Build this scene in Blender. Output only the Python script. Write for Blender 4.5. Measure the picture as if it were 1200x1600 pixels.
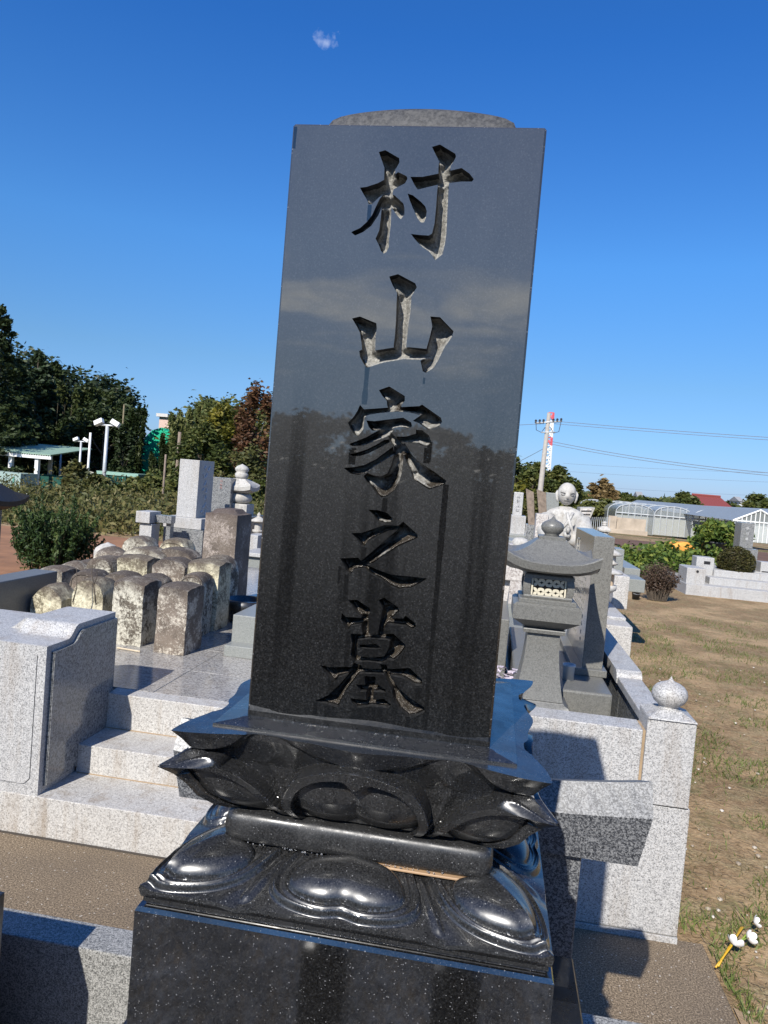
import bpy, bmesh, math, random
import numpy as np
from mathutils import Vector, Matrix, noise
from mathutils.geometry import delaunay_2d_cdt
for o in list(bpy.data.objects): bpy.data.objects.remove(o)
sc = bpy.context.scene
COL = sc.collection
random.seed(7); RNG = np.random.default_rng(7)
# ------------------------------------------------------------------ camera
F, CX, CY, EYE = 1170.0, 600.0, 800.0, 1.6
RW = None
def _cam():
    v = Vector((-7370 - CX, -(72 - CY), -F)); X = -v.normalized()
    n = X.cross(Vector((0, 52, -F))).normalized()
    Z = n if n.y > 0 else -n
    Y = Z.cross(X)
    return Matrix((X, Y, Z))            # world = R @ camera vector
RW = _cam()
cam = bpy.data.cameras.new('camera'); co = bpy.data.objects.new('camera', cam); COL.objects.link(co)
cam.sensor_fit = 'VERTICAL'; cam.sensor_height = 36.0; cam.sensor_width = 27.0
cam.lens = F / 1600 * 36.0
cam.clip_start = 0.05; cam.clip_end = 3000
co.matrix_world = Matrix.Translation((0, 0, EYE)) @ RW.to_4x4()
sc.camera = co
# ------------------------------------------------------------------ sun and sky
SUNV = Vector((0.27, 1.0, -0.83)).normalized()          # direction of travel
ELEV = math.asin(-SUNV.z); AZ = math.atan2(-SUNV.x, -SUNV.y)
sun = bpy.data.lights.new('sun', 'SUN'); sun.energy = 5.0; sun.angle = math.radians(0.53); sun.color = (1.0, 0.95, 0.87)
so = bpy.data.objects.new('sun', sun); COL.objects.link(so)
so.rotation_euler = SUNV.to_track_quat('-Z', 'Y').to_euler()
world = bpy.data.worlds.new('World'); sc.world = world; world.use_nodes = True
wn = world.node_tree.nodes; wl = world.node_tree.links; wn.clear()
sky = wn.new('ShaderNodeTexSky'); sky.sky_type = 'NISHITA'; sky.sun_disc = False
sky.sun_elevation = ELEV; sky.sun_rotation = AZ
sky.altitude = 0; sky.air_density = 1.0; sky.dust_density = 0.25; sky.ozone_density = 3.0
hsv = wn.new('ShaderNodeHueSaturation'); hsv.inputs['Saturation'].default_value = 1.0; hsv.inputs['Value'].default_value = 1.0
geo = wn.new('ShaderNodeTexCoord')
sepw = wn.new('ShaderNodeSeparateXYZ'); wl.new(geo.outputs['Generated'], sepw.inputs[0])
# the clear, deep blue of an autumn sky: one correction by height, the same all round
tint = wn.new('ShaderNodeValToRGB'); wl.new(sepw.outputs[2], tint.inputs[0])
TINT = [(0.0, (.60, .82, 1.5)), (.05, (.62, .88, 1.42)), (.14, (.66, 1.0, 1.36)), (.28, (.60, 1.24, 1.85)), (.5, (.33, 1.06, 2.0))]
while len(tint.color_ramp.elements) < len(TINT): tint.color_ramp.elements.new(.5)
for el_, (p_, c_) in zip(tint.color_ramp.elements, TINT): el_.position = p_; el_.color = tuple(q / 2 for q in c_) + (1,)
tm = wn.new('ShaderNodeVectorMath'); tm.operation = 'MULTIPLY'; wl.new(sky.outputs[0], tm.inputs[0]); wl.new(tint.outputs[0], tm.inputs[1])
tm2 = wn.new('ShaderNodeVectorMath'); tm2.operation = 'SCALE'; wl.new(tm.outputs[0], tm2.inputs[0]); tm2.inputs['Scale'].default_value = 2.0
wl.new(tm2.outputs[0], hsv.inputs['Color'])
def wmath(op, a, b=None, c=None, clamp=False):
    n = wn.new('ShaderNodeMath'); n.operation = op; n.use_clamp = clamp
    for i, v in enumerate((a, b, c)):
        if v is None: continue
        if isinstance(v, (int, float)): n.inputs[i].default_value = v
        else: wl.new(v, n.inputs[i])
    return n.outputs[0]
# a cloud deck: direction / height = position on a flat layer
zc = wmath('MAXIMUM', sepw.outputs[2], 0.03)
cxx = wmath('DIVIDE', sepw.outputs[0], zc); cyy = wmath('DIVIDE', sepw.outputs[1], zc)
comb = wn.new('ShaderNodeCombineXYZ'); wl.new(cxx, comb.inputs[0]); wl.new(cyy, comb.inputs[1])
cn = wn.new('ShaderNodeTexNoise'); cn.inputs['Scale'].default_value = 0.85; cn.inputs['Detail'].default_value = 12; cn.inputs['Roughness'].default_value = 0.62
cn.inputs['Distortion'].default_value = 0.6
wl.new(comb.outputs[0], cn.inputs['Vector'])
cm = wn.new('ShaderNodeMapRange'); cm.inputs[1].default_value = 0.48; cm.inputs[2].default_value = 0.68
bank = wn.new('ShaderNodeMapRange'); bank.inputs[1].default_value = .10; bank.inputs[2].default_value = 0.0; bank.inputs[3].default_value = -.10; bank.inputs[4].default_value = .07
wl.new(wmath('ABSOLUTE', wmath('SUBTRACT', sepw.outputs[2], .215)), bank.inputs[0])
wl.new(wmath('ADD', cn.outputs['Fac'], bank.outputs[0]), cm.inputs[0])
# the clouds stand in the southern half of the sky, between 6 and 40 degrees up
south = wn.new('ShaderNodeMapRange'); south.inputs[1].default_value = -0.25; south.inputs[2].default_value = -0.6
wl.new(sepw.outputs[1], south.inputs[0])
lowf = wn.new('ShaderNodeMapRange'); lowf.inputs[1].default_value = 0.09; lowf.inputs[2].default_value = 0.2
wl.new(sepw.outputs[2], lowf.inputs[0])
cf = wmath('MULTIPLY', wmath('MULTIPLY', cm.outputs[0], south.outputs[0]), lowf.outputs[0])
# one small wisp high in the north
def pdir(px, py):
    d = RW @ Vector((px - CX, -(py - CY), -F)); return d.normalized()
wd = pdir(513, 64)
dist = wn.new('ShaderNodeVectorMath'); dist.operation = 'DISTANCE'
wl.new(geo.outputs['Generated'], dist.inputs[0]); dist.inputs[1].default_value = wd
n2 = wn.new('ShaderNodeTexNoise'); n2.inputs['Scale'].default_value = 55; n2.inputs['Detail'].default_value = 6
wl.new(geo.outputs['Generated'], n2.inputs['Vector'])
wm = wn.new('ShaderNodeMapRange'); wm.inputs[1].default_value = 0.030; wm.inputs[2].default_value = 0.0
wl.new(dist.outputs['Value'], wm.inputs[0])
w2 = wmath('MULTIPLY', wmath('SUBTRACT', wmath('ADD', wmath('MULTIPLY', wm.outputs[0], .62), n2.outputs['Fac']), 0.88), .8, clamp=True)
cfin = wmath('MAXIMUM', wmath('MULTIPLY', cf, 0.85), w2)
mixw = wn.new('ShaderNodeMix'); mixw.data_type = 'RGBA'
wl.new(cfin, mixw.inputs[0]); wl.new(hsv.outputs[0], mixw.inputs[6]); mixw.inputs[7].default_value = (23.0, 23.5, 23.0, 1)
bg = wn.new('ShaderNodeBackground'); bg.inputs['Strength'].default_value = 0.060
wl.new(mixw.outputs[2], bg.inputs['Color'])
wo = wn.new('ShaderNodeOutputWorld'); wl.new(bg.outputs[0], wo.inputs[0])
sc.view_settings.view_transform = 'Standard'; sc.view_settings.look = 'None'
sc.view_settings.exposure = 0.52; sc.view_settings.gamma = 1.0; sc.view_settings.use_curve_mapping = False
sc.render.engine = 'CYCLES'
sc.cycles.max_bounces = 6; sc.cycles.transparent_max_bounces = 12
# ------------------------------------------------------------------ pixel -> place
def ray(px, py): return RW @ Vector((px - CX, -(py - CY), -F))
def atY(px, py, y):
    d = ray(px, py); t = y / d.y; return Vector((d.x * t, y, EYE + d.z * t))
def atZ(px, py, z):
    d = ray(px, py); t = (z - EYE) / d.z; return Vector((d.x * t, d.y * t, z))
def atX(px, py, x):
    d = ray(px, py); t = x / d.x; return Vector((x, d.y * t, EYE + d.z * t))
def sstep(a, b, v):
    t = min(1, max(0, (v - a) / (b - a))); return t * t * (3 - 2 * t)
def gz(x, y):
    """height of the land: level round the graves, then falling away, more to the left"""
    t = max(0.0, y - 13)
    t = t if t > 12 else t * t / 24 + (0 if t <= 0 else 0)
    if y - 13 > 12: t = (y - 13) - 6
    r = x / max(y, 1)
    k = 0.026 + 0.05 * sstep(0.02, -0.4, r)
    return -k * min(t, 75 + (t - 75) * 0.15 if t > 75 else t)
def atG(px, py):
    d = ray(px, py); d = d / d.y; y = 2.0
    while y < 400:
        if EYE + d.z * y < gz(d.x * y, y): break
        y *= 1.01
    return Vector((d.x * y, y, gz(d.x * y, y)))
# ------------------------------------------------------------------ object helpers
def link(name, me, mat=None, parent=None, loc=None):
    o = bpy.data.objects.new(name, me); COL.objects.link(o)
    if mat is not None and me is not None and not me.materials: me.materials.append(mat)
    if parent is not None: o.parent = parent
    if loc is not None: o.location = loc
    return o
def tag(o, label=None, cat=None, group=None, kind=None):
    if label: o['label'] = label
    if cat: o['category'] = cat
    if group: o['group'] = group
    if kind: o['kind'] = kind
    return o
def thing(name, label, cat, loc=(0, 0, 0), rz=0, group=None):
    o = bpy.data.objects.new(name, None); COL.objects.link(o); o.empty_display_size = .1
    o.location = loc; o.rotation_euler = (0, 0, rz)
    return tag(o, label, cat, group)
def tomesh(bm, name='mesh', smooth=False):
    bmesh.ops.recalc_face_normals(bm, faces=bm.faces[:])
    me = bpy.data.meshes.new(name); bm.to_mesh(me); bm.free()
    if smooth: me.polygons.foreach_set('use_smooth', [True] * len(me.polygons))
    return me
def fin(name, bm, mat, parent=None, smooth=False, loc=None):
    return link(name, tomesh(bm, name, smooth), mat, parent, loc)
def add_box(bm, x0, x1, y0, y1, z0, z1, bev=0.0, seg=2, taper=0.0):
    vs = []
    for z, t in ((z0, 0), (z1, taper)):
        for x, y in ((x0 + t, y0 + t), (x1 - t, y0 + t), (x1 - t, y1 - t), (x0 + t, y1 - t)):
            vs.append(bm.verts.new((x, y, z)))
    fs = [bm.faces.new([vs[i] for i in q]) for q in ((3, 2, 1, 0), (4, 5, 6, 7), (0, 1, 5, 4), (1, 2, 6, 5), (2, 3, 7, 6), (3, 0, 4, 7))]
    if bev > 0:
        es = set(e for f in fs for e in f.edges)
        bmesh.ops.bevel(bm, geom=list(es), offset=bev, segments=seg, affect='EDGES', profile=0.6)
    return bm
def box(name, x0, x1, y0, y1, z0, z1, mat, parent=None, bev=0.004, seg=2, taper=0.0):
    bm = bmesh.new(); add_box(bm, x0, x1, y0, y1, z0, z1, bev, seg, taper)
    return fin(name, bm, mat, parent)
def add_lathe(bm, prof, cx=0, cy=0, n=32, cap=True):
    rings = []
    for r, z in prof:
        rings.append([bm.verts.new((cx + max(r, 1e-4) * math.cos(2 * math.pi * i / n), cy + max(r, 1e-4) * math.sin(2 * math.pi * i / n), z)) for i in range(n)])
    for a, b in zip(rings, rings[1:]):
        for i in range(n): bm.faces.new((a[i], a[(i + 1) % n], b[(i + 1) % n], b[i]))
    if cap:
        bm.faces.new(rings[0][::-1]); bm.faces.new(rings[-1])
    return bm
def add_tube(bm, pts, rad, n=8):
    rings = []
    pts = [Vector(p) for p in pts]
    if isinstance(rad, (int, float)): rad = [rad] * len(pts)
    for i, p in enumerate(pts):
        t = (pts[min(i + 1, len(pts) - 1)] - pts[max(i - 1, 0)]).normalized()
        a = t.orthogonal() if i == 0 else (a - t * a.dot(t))
        a = a.normalized(); b = t.cross(a)
        rings.append([bm.verts.new(p + (a * math.cos(2 * math.pi * k / n) + b * math.sin(2 * math.pi * k / n)) * rad[i]) for k in range(n)])
    for r, s in zip(rings, rings[1:]):
        for k in range(n): bm.faces.new((r[k], r[(k + 1) % n], s[(k + 1) % n], s[k]))
    bm.faces.new(rings[0][::-1]); bm.faces.new(rings[-1])
    return bm
def add_prism(bm, poly, axis, a, b):
    """polygon given in the two other axes, pushed along axis from a to b"""
    def P(u, v, w):
        return (w, u, v) if axis == 'x' else (u, w, v) if axis == 'y' else (u, v, w)
    lo = [bm.verts.new(P(u, v, a)) for u, v in poly]; hi = [bm.verts.new(P(u, v, b)) for u, v in poly]
    fs = [bm.faces.new(lo[::-1]), bm.faces.new(hi)]
    n = len(poly)
    for i in range(n): fs.append(bm.faces.new((lo[i], lo[(i + 1) % n], hi[(i + 1) % n], hi[i])))
    return fs
def add_sq(bm, levels, cx=0, cy=0, n=1, lift=0.0):
    """square in plan stack: levels of (half width, z[, corner lift[, corner round]])"""
    m = 4 * n; rings = []
    for lv in levels:
        w, z = lv[0], lv[1]; cl = lv[2] if len(lv) > 2 else 0; cr = lv[3] if len(lv) > 3 else 0
        ring = []
        for side in range(4):
            for k in range(n):
                s = -1 + 2 * k / n
                x, y = s, -1.0
                if cr:
                    L = (abs(x) ** (2 / cr) + 1) ** (cr / 2); x /= L; y /= L
                    zz = z + cl * (max(0, (abs(s))) ** 3)
                else: zz = z + cl * abs(s) ** 3
                c, q = ((1, 0), (0, 1), (-1, 0), (0, -1))[side]
                ring.append(bm.verts.new((cx + w * (x * c - y * q), cy + w * (x * q + y * c), zz)))
        rings.append(ring)
    for a, b in zip(rings, rings[1:]):
        for i in range(m): bm.faces.new((a[i], a[(i + 1) % m], b[(i + 1) % m], b[i]))
    bm.faces.new(rings[0][::-1]); bm.faces.new(rings[-1])
    return bm
def grid_mesh(name, P, wrap=False):
    """P: array (nu, nv, 3)"""
    nu, nv = P.shape[:2]
    me = bpy.data.meshes.new(name)
    idx = np.arange(nu * nv).reshape(nu, nv)
    q = np.stack([idx[:-1, :-1], idx[1:, :-1], idx[1:, 1:], idx[:-1, 1:]], -1).reshape(-1, 4)
    me.from_pydata(P.reshape(-1, 3).tolist(), [], q.tolist()); me.update()
    me.polygons.foreach_set('use_smooth', [True] * len(me.polygons))
    return me
# ------------------------------------------------------------------ materials
ALB = .84
class NT:
    def __init__(s, name):
        s.m = bpy.data.materials.new(name); s.m.use_nodes = True
        s.n = s.m.node_tree.nodes; s.l = s.m.node_tree.links
        s.b = s.n['Principled BSDF']; s.out = s.n['Material Output']
        s.tc = s.n.new('ShaderNodeTexCoord'); s.oi = s.n.new('ShaderNodeObjectInfo')
    def set(s, inp, v):
        if isinstance(v, (int, float)): inp.default_value = v
        elif isinstance(v, (tuple, list)): inp.default_value = tuple(q * ALB for q in v) + ((1,) if len(v) == 3 and inp.type == 'RGBA' else ())
        else: s.l.new(v, inp)
    def P(s, k, v): s.set(s.b.inputs[k], v)
    def math(s, op, a, b=0.0, c=None, clamp=False):
        n = s.n.new('ShaderNodeMath'); n.operation = op; n.use_clamp = clamp
        s.set(n.inputs[0], a); s.set(n.inputs[1], b)
        if c is not None: s.set(n.inputs[2], c)
        return n.outputs[0]
    def co(s, rand=True, scale=(1, 1, 1)):
        mp = s.n.new('ShaderNodeMapping'); s.l.new(s.tc.outputs['Object'], mp.inputs[0]); mp.inputs['Scale'].default_value = scale
        if rand:
            c = s.n.new('ShaderNodeCombineXYZ'); r = s.math('MULTIPLY', s.oi.outputs['Random'], 37.0)
            for i in range(3): s.l.new(r, c.inputs[i])
            s.l.new(c.outputs[0], mp.inputs['Location'])
        return mp.outputs[0]
    def noise(s, scale, detail=3, rough=.55, co=None, dist=0.0):
        n = s.n.new('ShaderNodeTexNoise'); n.inputs['Scale'].default_value = scale; n.inputs['Detail'].default_value = detail
        n.inputs['Roughness'].default_value = rough; n.inputs['Distortion'].default_value = dist
        s.l.new(co if co is not None else s.co(), n.inputs['Vector']); return n.outputs['Fac']
    def voro(s, scale, co=None, out='Distance', feature='F1'):
        n = s.n.new('ShaderNodeTexVoronoi'); n.feature = feature; n.inputs['Scale'].default_value = scale
        s.l.new(co if co is not None else s.co(), n.inputs['Vector']); return n.outputs[out]
    def ramp(s, fac, stops, const=False):
        n = s.n.new('ShaderNodeValToRGB'); s.l.new(fac, n.inputs[0]); e = n.color_ramp.elements
        if const: n.color_ramp.interpolation = 'CONSTANT'
        while len(e) < len(stops): e.new(0.5)
        for el, (p, c) in zip(e, stops):
            el.position = p; el.color = tuple(q * ALB for q in c) + (1,) if isinstance(c, (tuple, list)) else (c * ALB, c * ALB, c * ALB, 1)
        return n.outputs[0]
    def mix(s, f, a, b, mode='MIX'):
        n = s.n.new('ShaderNodeMix'); n.data_type = 'RGBA'; n.blend_type = mode
        s.set(n.inputs[0], f); s.set(n.inputs[6], a); s.set(n.inputs[7], b); return n.outputs[2]
    def rng(s, v, a, b, c=0.0, d=1.0):
        n = s.n.new('ShaderNodeMapRange'); s.set(n.inputs[0], v)
        for i, q in enumerate((a, b, c, d)): n.inputs[i + 1].default_value = q
        return n.outputs[0]
    def bump(s, h, st=.3, dist=.01):
        n = s.n.new('ShaderNodeBump'); n.inputs['Strength'].default_value = st; n.inputs['Distance'].default_value = dist
        s.l.new(h, n.inputs['Height']); s.l.new(n.outputs[0], s.b.inputs['Normal'])
    def xyz(s, world=False):
        n = s.n.new('ShaderNodeSeparateXYZ')
        if world:
            g = s.n.new('ShaderNodeNewGeometry'); s.l.new(g.outputs['Position'], n.inputs[0])
        else: s.l.new(s.tc.outputs['Object'], n.inputs[0])
        return n.outputs
def plain(name, col, rough=.6, metal=0, var=.12, scale=8, bump=0.0):
    t = NT(name); f = t.noise(scale, 4)
    t.P('Base Color', t.ramp(f, [(.3, [c * (1 - var) for c in col]), (.7, [min(1, c * (1 + var)) for c in col])]))
    t.P('Roughness', rough); t.P('Metallic', metal)
    if bump: t.bump(t.noise(scale * 6, 4), bump, .01)
    return t.m
def granite(name, dark, mid, light, grain=210, rough=.45, spec=.5, stain=0.0, staincol=(.22, .15, .08), contrast=1.0, bump=0.0):
    t = NT(name)
    c = t.co()
    a = t.noise(grain, 2, .6, c); b = t.noise(grain * .45, 2, .5, c); v = t.voro(grain * .7, c, 'Color')
    sv = t.n.new('ShaderNodeSeparateColor'); t.l.new(v, sv.inputs[0])
    f = t.math('ADD', t.math('MULTIPLY', a, .55), t.math('ADD', t.math('MULTIPLY', b, .25), t.math('MULTIPLY', sv.outputs[0], .2)))
    f = t.math('ADD', t.math('MULTIPLY', t.math('SUBTRACT', f, .5), contrast), .5, clamp=True)
    colr = t.ramp(f, [(.36, dark), (.46, mid), (.53, [(m + l) / 2 for m, l in zip(mid, light)]), (.62, light)])
    big = t.noise(2.3, 4, .6, c)
    colr = t.mix(t.rng(big, .35, .7, 0, .16), colr, [x * .75 for x in mid])
    if stain:
        sc_ = t.co(scale=(6, 6, .9)); w = t.noise(2.0, 5, .65, sc_)
        colr = t.mix(t.math('MULTIPLY', t.rng(w, .5, .72), stain), colr, t.mix(.55, colr, staincol))
    t.P('Base Color', colr)
    t.P('Roughness', t.rng(b, .3, .7, rough * .85, rough * 1.2)); t.P('Specular IOR Level', spec)
    if bump: t.bump(a, bump, .002)
    return t.m
M = {}
M['granite_white'] = granite('white_granite', (.16, .16, .16), (.38, .375, .365), (.60, .59, .57), 370, .5, stain=.6, contrast=1.0)
M['granite_step'] = granite('pale_step_granite', (.22, .21, .195), (.43, .41, .38), (.62, .60, .56), 280, .6, stain=.9, contrast=.9)
M['granite_polish'] = granite('polished_grey_granite', (.05, .055, .06), (.17, .175, .18), (.33, .335, .33), 190, .12, stain=.25, staincol=(.2, .19, .08))
M['granite_pave'] = granite('paving_granite', (.13, .12, .115), (.30, .285, .265), (.46, .44, .41), 160, .16, .5, stain=.35)
M['granite_dark'] = granite('dark_speckled_granite', (.022, .024, .028), (.062, .066, .075), (.25, .255, .26), 460, .4, contrast=1.05)
M['granite_kerb'] = granite('kerb_granite', (.06, .06, .058), (.19, .19, .18), (.46, .455, .43), 460, .45, contrast=1.05)
M['granite_grey'] = granite('fine_grey_granite', (.10, .10, .092), (.145, .143, .13), (.20, .197, .18), 330, .38, contrast=.8)
M['granite_green'] = granite('greenish_grey_granite', (.17, .18, .165), (.24, .25, .235), (.30, .31, .29), 300, .35, contrast=.8)
M['white_stone'] = granite('white_carved_stone', (.33, .32, .29), (.45, .435, .40), (.54, .52, .48), 40, .8, stain=.7, contrast=.8)
M['pink_granite'] = granite('weathered_pale_granite', (.25, .22, .2), (.45, .41, .38), (.6, .57, .53), 120, .7, stain=.5)
M['beige'] = plain('beige_concrete', (.42, .35, .27), .9, 0, .2, 2, .2)

def black_granite():
    t = NT('black_polished_granite'); c = t.co(rand=False)
    g = t.noise(520, 2, .6, c)
    base = t.ramp(g, [(.35, (.005, .005, .005)), (.6, (.017, .017, .017)), (.75, (.045, .045, .045))])
    v = t.voro(420, c); vc = t.voro(420, c, 'Color'); sv = t.n.new('ShaderNodeSeparateColor'); t.l.new(vc, sv.inputs[0])
    pick = t.math('GREATER_THAN', sv.outputs[1], .80)
    sz = t.math('MULTIPLY', sv.outputs[2], .42)
    fl = t.math('MULTIPLY', pick, t.math('LESS_THAN', v, sz))
    col = t.mix(fl, base, (.30, .30, .31))
    x, y, z = t.xyz()
    # dry dust film, missing where water has run
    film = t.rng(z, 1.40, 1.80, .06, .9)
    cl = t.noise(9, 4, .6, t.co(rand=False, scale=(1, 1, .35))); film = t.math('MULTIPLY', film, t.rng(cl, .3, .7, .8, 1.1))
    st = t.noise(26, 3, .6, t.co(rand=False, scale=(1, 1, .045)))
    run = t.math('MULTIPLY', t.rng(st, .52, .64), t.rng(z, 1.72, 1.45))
    wet = run
    for (px, p0, p1, w) in STREAKS:
        a = atY(px, p0, .92); b_ = atY(px - (p1 - p0) * .085, p1, .92)
        xm = t.math('ABSOLUTE', t.math('SUBTRACT', x, a.x))
        wob = t.math('MULTIPLY', t.math('SUBTRACT', t.noise(30, 2, .5, c), .5), w * 1.2)
        m1 = t.math('LESS_THAN', t.math('ADD', xm, wob), w)
        m2 = t.math('MULTIPLY', t.math('LESS_THAN', z, a.z), t.math('GREATER_THAN', z, b_.z))
        wet = t.math('MAXIMUM', wet, t.math('MULTIPLY', m1, m2))
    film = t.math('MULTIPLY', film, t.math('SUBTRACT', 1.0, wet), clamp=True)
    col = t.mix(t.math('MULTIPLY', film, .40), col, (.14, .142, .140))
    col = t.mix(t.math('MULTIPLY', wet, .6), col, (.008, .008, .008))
    t.P('Base Color', col)
    t.P('Roughness', t.math('ADD', t.math('MULTIPLY', film, .02), .012))
    t.P('Specular IOR Level', 1.0)
    return t.m
STREAKS = [(578, 320, 345, .003), (574, 572, 632, .0035), (663, 590, 600, .0015), (552, 700, 726, .004), (602, 778, 800, .0035),
           (697, 757, 1140, .0035), (668, 700, 724, .004), (672, 690, 722, .003), (569, 855, 876, .0035), (542, 898, 940, .003), (531, 885, 912, .002),
           (545, 985, 1045, .003), (640, 900, 905, .002), (512, 1100, 1135, .0035), (553, 1108, 1135, .003), (493, 1098, 1125, .003), (638, 1120, 1155, .003), (655, 1075, 1092, .004), (462, 198, 232, .002)]
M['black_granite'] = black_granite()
def black_wet(name='black_wet_granite', lo=.006, mid=.022, hi=.06, ro=.30, coat=.8, bmp=.03, crg=.025):
    t = NT(name); c = t.co(rand=False)
    g = t.noise(520, 2, .6, c)
    base = t.ramp(g, [(.35, (lo, lo, lo)), (.6, (mid, mid, mid)), (.75, (hi, hi, hi))])
    v = t.voro(420, c); vc = t.voro(420, c, 'Color'); sv = t.n.new('ShaderNodeSeparateColor'); t.l.new(vc, sv.inputs[0])
    fl = t.math('MULTIPLY', t.math('GREATER_THAN', sv.outputs[1], .86), t.math('LESS_THAN', v, t.math('MULTIPLY', sv.outputs[2], .34)))
    t.P('Base Color', t.mix(fl, base, (.20, .20, .20)))
    w = t.noise(14, 3, .6, c)
    t.P('Roughness', t.rng(t.noise(33, 5, .7, t.co(rand=False, scale=(1, 1, .3))), .35, .65, ro * .8, ro * 1.35)); t.P('Specular IOR Level', .6)
    t.P('Coat Weight', t.rng(w, .38, .6, coat, coat * .4)); t.P('Coat Roughness', crg)
    if bmp: t.bump(t.noise(60, 3, .5, c), bmp, .004)
    return t.m
M['black_wet'] = black_wet()
M['black_lotus'] = black_wet('black_lotus_granite', .008, .030, .075, .27, .55)
M['black_waist'] = black_wet('black_honed_granite', .010, .030, .075, .42, .12)
M['black_block'] = black_wet('black_block_granite', .004, .014, .045, .09, 1.0, 0, .045)
M['black_block'].node_tree.nodes['Principled BSDF'].inputs['Coat IOR'].default_value = 1.9
def cut_stone():
    t = NT('rough_cut_stone'); c = t.co(rand=False)
    g = t.noise(330, 3, .7, c); x, y, z = t.xyz()
    dry = t.ramp(g, [(.3, (.17, .165, .15)), (.55, (.33, .32, .29)), (.75, (.5, .49, .45))])
    damp = t.ramp(g, [(.3, (.02, .017, .013)), (.6, (.07, .058, .045)), (.8, (.16, .14, .12))])
    low = t.rng(z, 1.80, 1.45, .05, .80)
    n = t.noise(26, 3, .6, c)
    f = t.math('ADD', t.math('MULTIPLY', t.rng(n, .35, .65), .7), low)
    wetf = t.rng(f, .62, .9)
    t.P('Base Color', t.mix(wetf, dry, damp)); t.P('Roughness', t.rng(wetf, 0, 1, .85, .22))
    t.bump(t.noise(260, 4, .7, c), .8, .004)
    return t.m
M['cut_stone'] = cut_stone()
M['cut_wall'] = granite('dark_cut_edge', (.008, .008, .008), (.02, .02, .02), (.05, .05, .05), 500, .5, .3)
def lichen(name, base, top, lich, amount=.5):
    t = NT(name); c = t.co()
    n1 = t.noise(11, 6, .65, c); n2 = t.noise(60, 4, .6, c)
    col = t.ramp(n1, [(.3, [b * .6 for b in base]), (.55, base), (.75, [b * 1.3 for b in base])])
    p = t.noise(48, 8, .86, c, .2); p2 = t.noise(7, 2, .5, c)
    m = t.rng(t.math('ADD', p, t.math('MULTIPLY', t.math('SUBTRACT', p2, .5), .55)), .60 - amount * .18, .67 - amount * .18)
    col = t.mix(m, col, t.mix(t.rng(n2, .35, .65), [min(.9, l * 1.4) for l in lich], [l * .8 for l in lich]))
    x, y, z = t.xyz()
    # dark crust towards the weathered top, damp foot
    cr = t.rng(t.math('ADD', z, t.math('MULTIPLY', t.math('SUBTRACT', n1, .5), .25)), -.10, -.015)
    col = t.mix(t.math('MULTIPLY', cr, .9), col, t.mix(n2, top, [q * .5 for q in top]))
    w2_ = t.noise(150, 3, .8, c); col = t.mix(t.rng(w2_, .60, .66, 0, .55), col, [l * 1.1 for l in lich]); col = t.mix(t.rng(w2_, .40, .34, 0, .6), col, (.03, .025, .02))
    t.P('Base Color', col); t.P('Roughness', .92); t.P('Specular IOR Level', .2)
    t.bump(t.math('ADD', n1, t.math('MULTIPLY', p, .6)), .6, .012)
    return t.m
M['old1'] = lichen('old_stone_lichen', (.13, .11, .085), (.13, .10, .082), (.52, .49, .40), .8)
M['old2'] = lichen('old_stone_brown', (.21, .17, .135), (.10, .082, .072), (.50, .45, .37), .6)
M['old3'] = lichen('old_stone_yellow', (.22, .19, .125), (.13, .10, .08), (.58, .53, .38), .95)
M['old4'] = lichen('old_stone_grey_brown', (.19, .155, .125), (.15, .115, .1), (.34, .29, .25), .45)

def ground_mat():
    t = NT('dry_soil_with_grass'); c = t.co(rand=False)
    n = t.noise(1.1, 6, .62, c); f = t.noise(38, 5, .7, c); m = t.noise(6, 5, .65, c)
    soil = t.ramp(f, [(.3, (.135, .088, .047)), (.5, (.26, .175, .095)), (.72, (.41, .295, .17))])
    sand = t.ramp(f, [(.3, (.34, .225, .12)), (.7, (.53, .38, .22))])
    col = t.mix(t.rng(n, .46, .60), soil, sand)
    straw = t.ramp(t.noise(90, 3, .7, c), [(.4, (.15, .11, .055)), (.6, (.42, .34, .19))])
    col = t.mix(t.rng(m, .48, .62, 0, .7), col, straw)
    gm = t.noise(2.3, 5, .7, c)
    green = t.ramp(f, [(.3, (.035, .05, .014)), (.7, (.12, .15, .04))])
    gf = t.math('MULTIPLY', t.rng(gm, .53, .64), t.rng(m, .38, .6))
    x, y, z = t.xyz()
    near = t.math('MULTIPLY', gf, t.rng(y, 6.5, 4.5, .35, .75))
    far = t.math('MULTIPLY', t.rng(t.noise(.16, 4, .6, c), .45, .6), t.rng(y, 14, 20, 0, .85))
    col = t.mix(t.math('MAXIMUM', near, far), col, green)
    t.P('Base Color', col); t.P('Roughness', .95); t.P('Specular IOR Level', .15)
    t.bump(t.math('ADD', f, m), .7, .02)
    return t.m
M['ground'] = ground_mat()
def path_mat():
    t = NT('washed_concrete_path'); c = t.co(rand=False)
    f = t.noise(170, 4, .75, c); n = t.noise(3, 5, .65, c); v = t.voro(60, c); vc = t.voro(60, c, 'Color')
    sv = t.n.new('ShaderNodeSeparateColor'); t.l.new(vc, sv.inputs[0])
    col = t.ramp(f, [(.40, (.07, .05, .03)), (.5, (.18, .132, .083)), (.60, (.40, .31, .205))])
    col = t.mix(t.rng(n, .35, .7, 0, .45), col, (.11, .085, .06))
    peb = t.math('MULTIPLY', t.math('GREATER_THAN', sv.outputs[0], .72), t.math('LESS_THAN', v, .17))
    col = t.mix(t.math('MULTIPLY', peb, .7), col, (.6, .55, .47))
    t.P('Base Color', col); t.P('Roughness', .9); t.bump(f, .35, .004)
    return t.m
M['path'] = path_mat()
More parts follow.
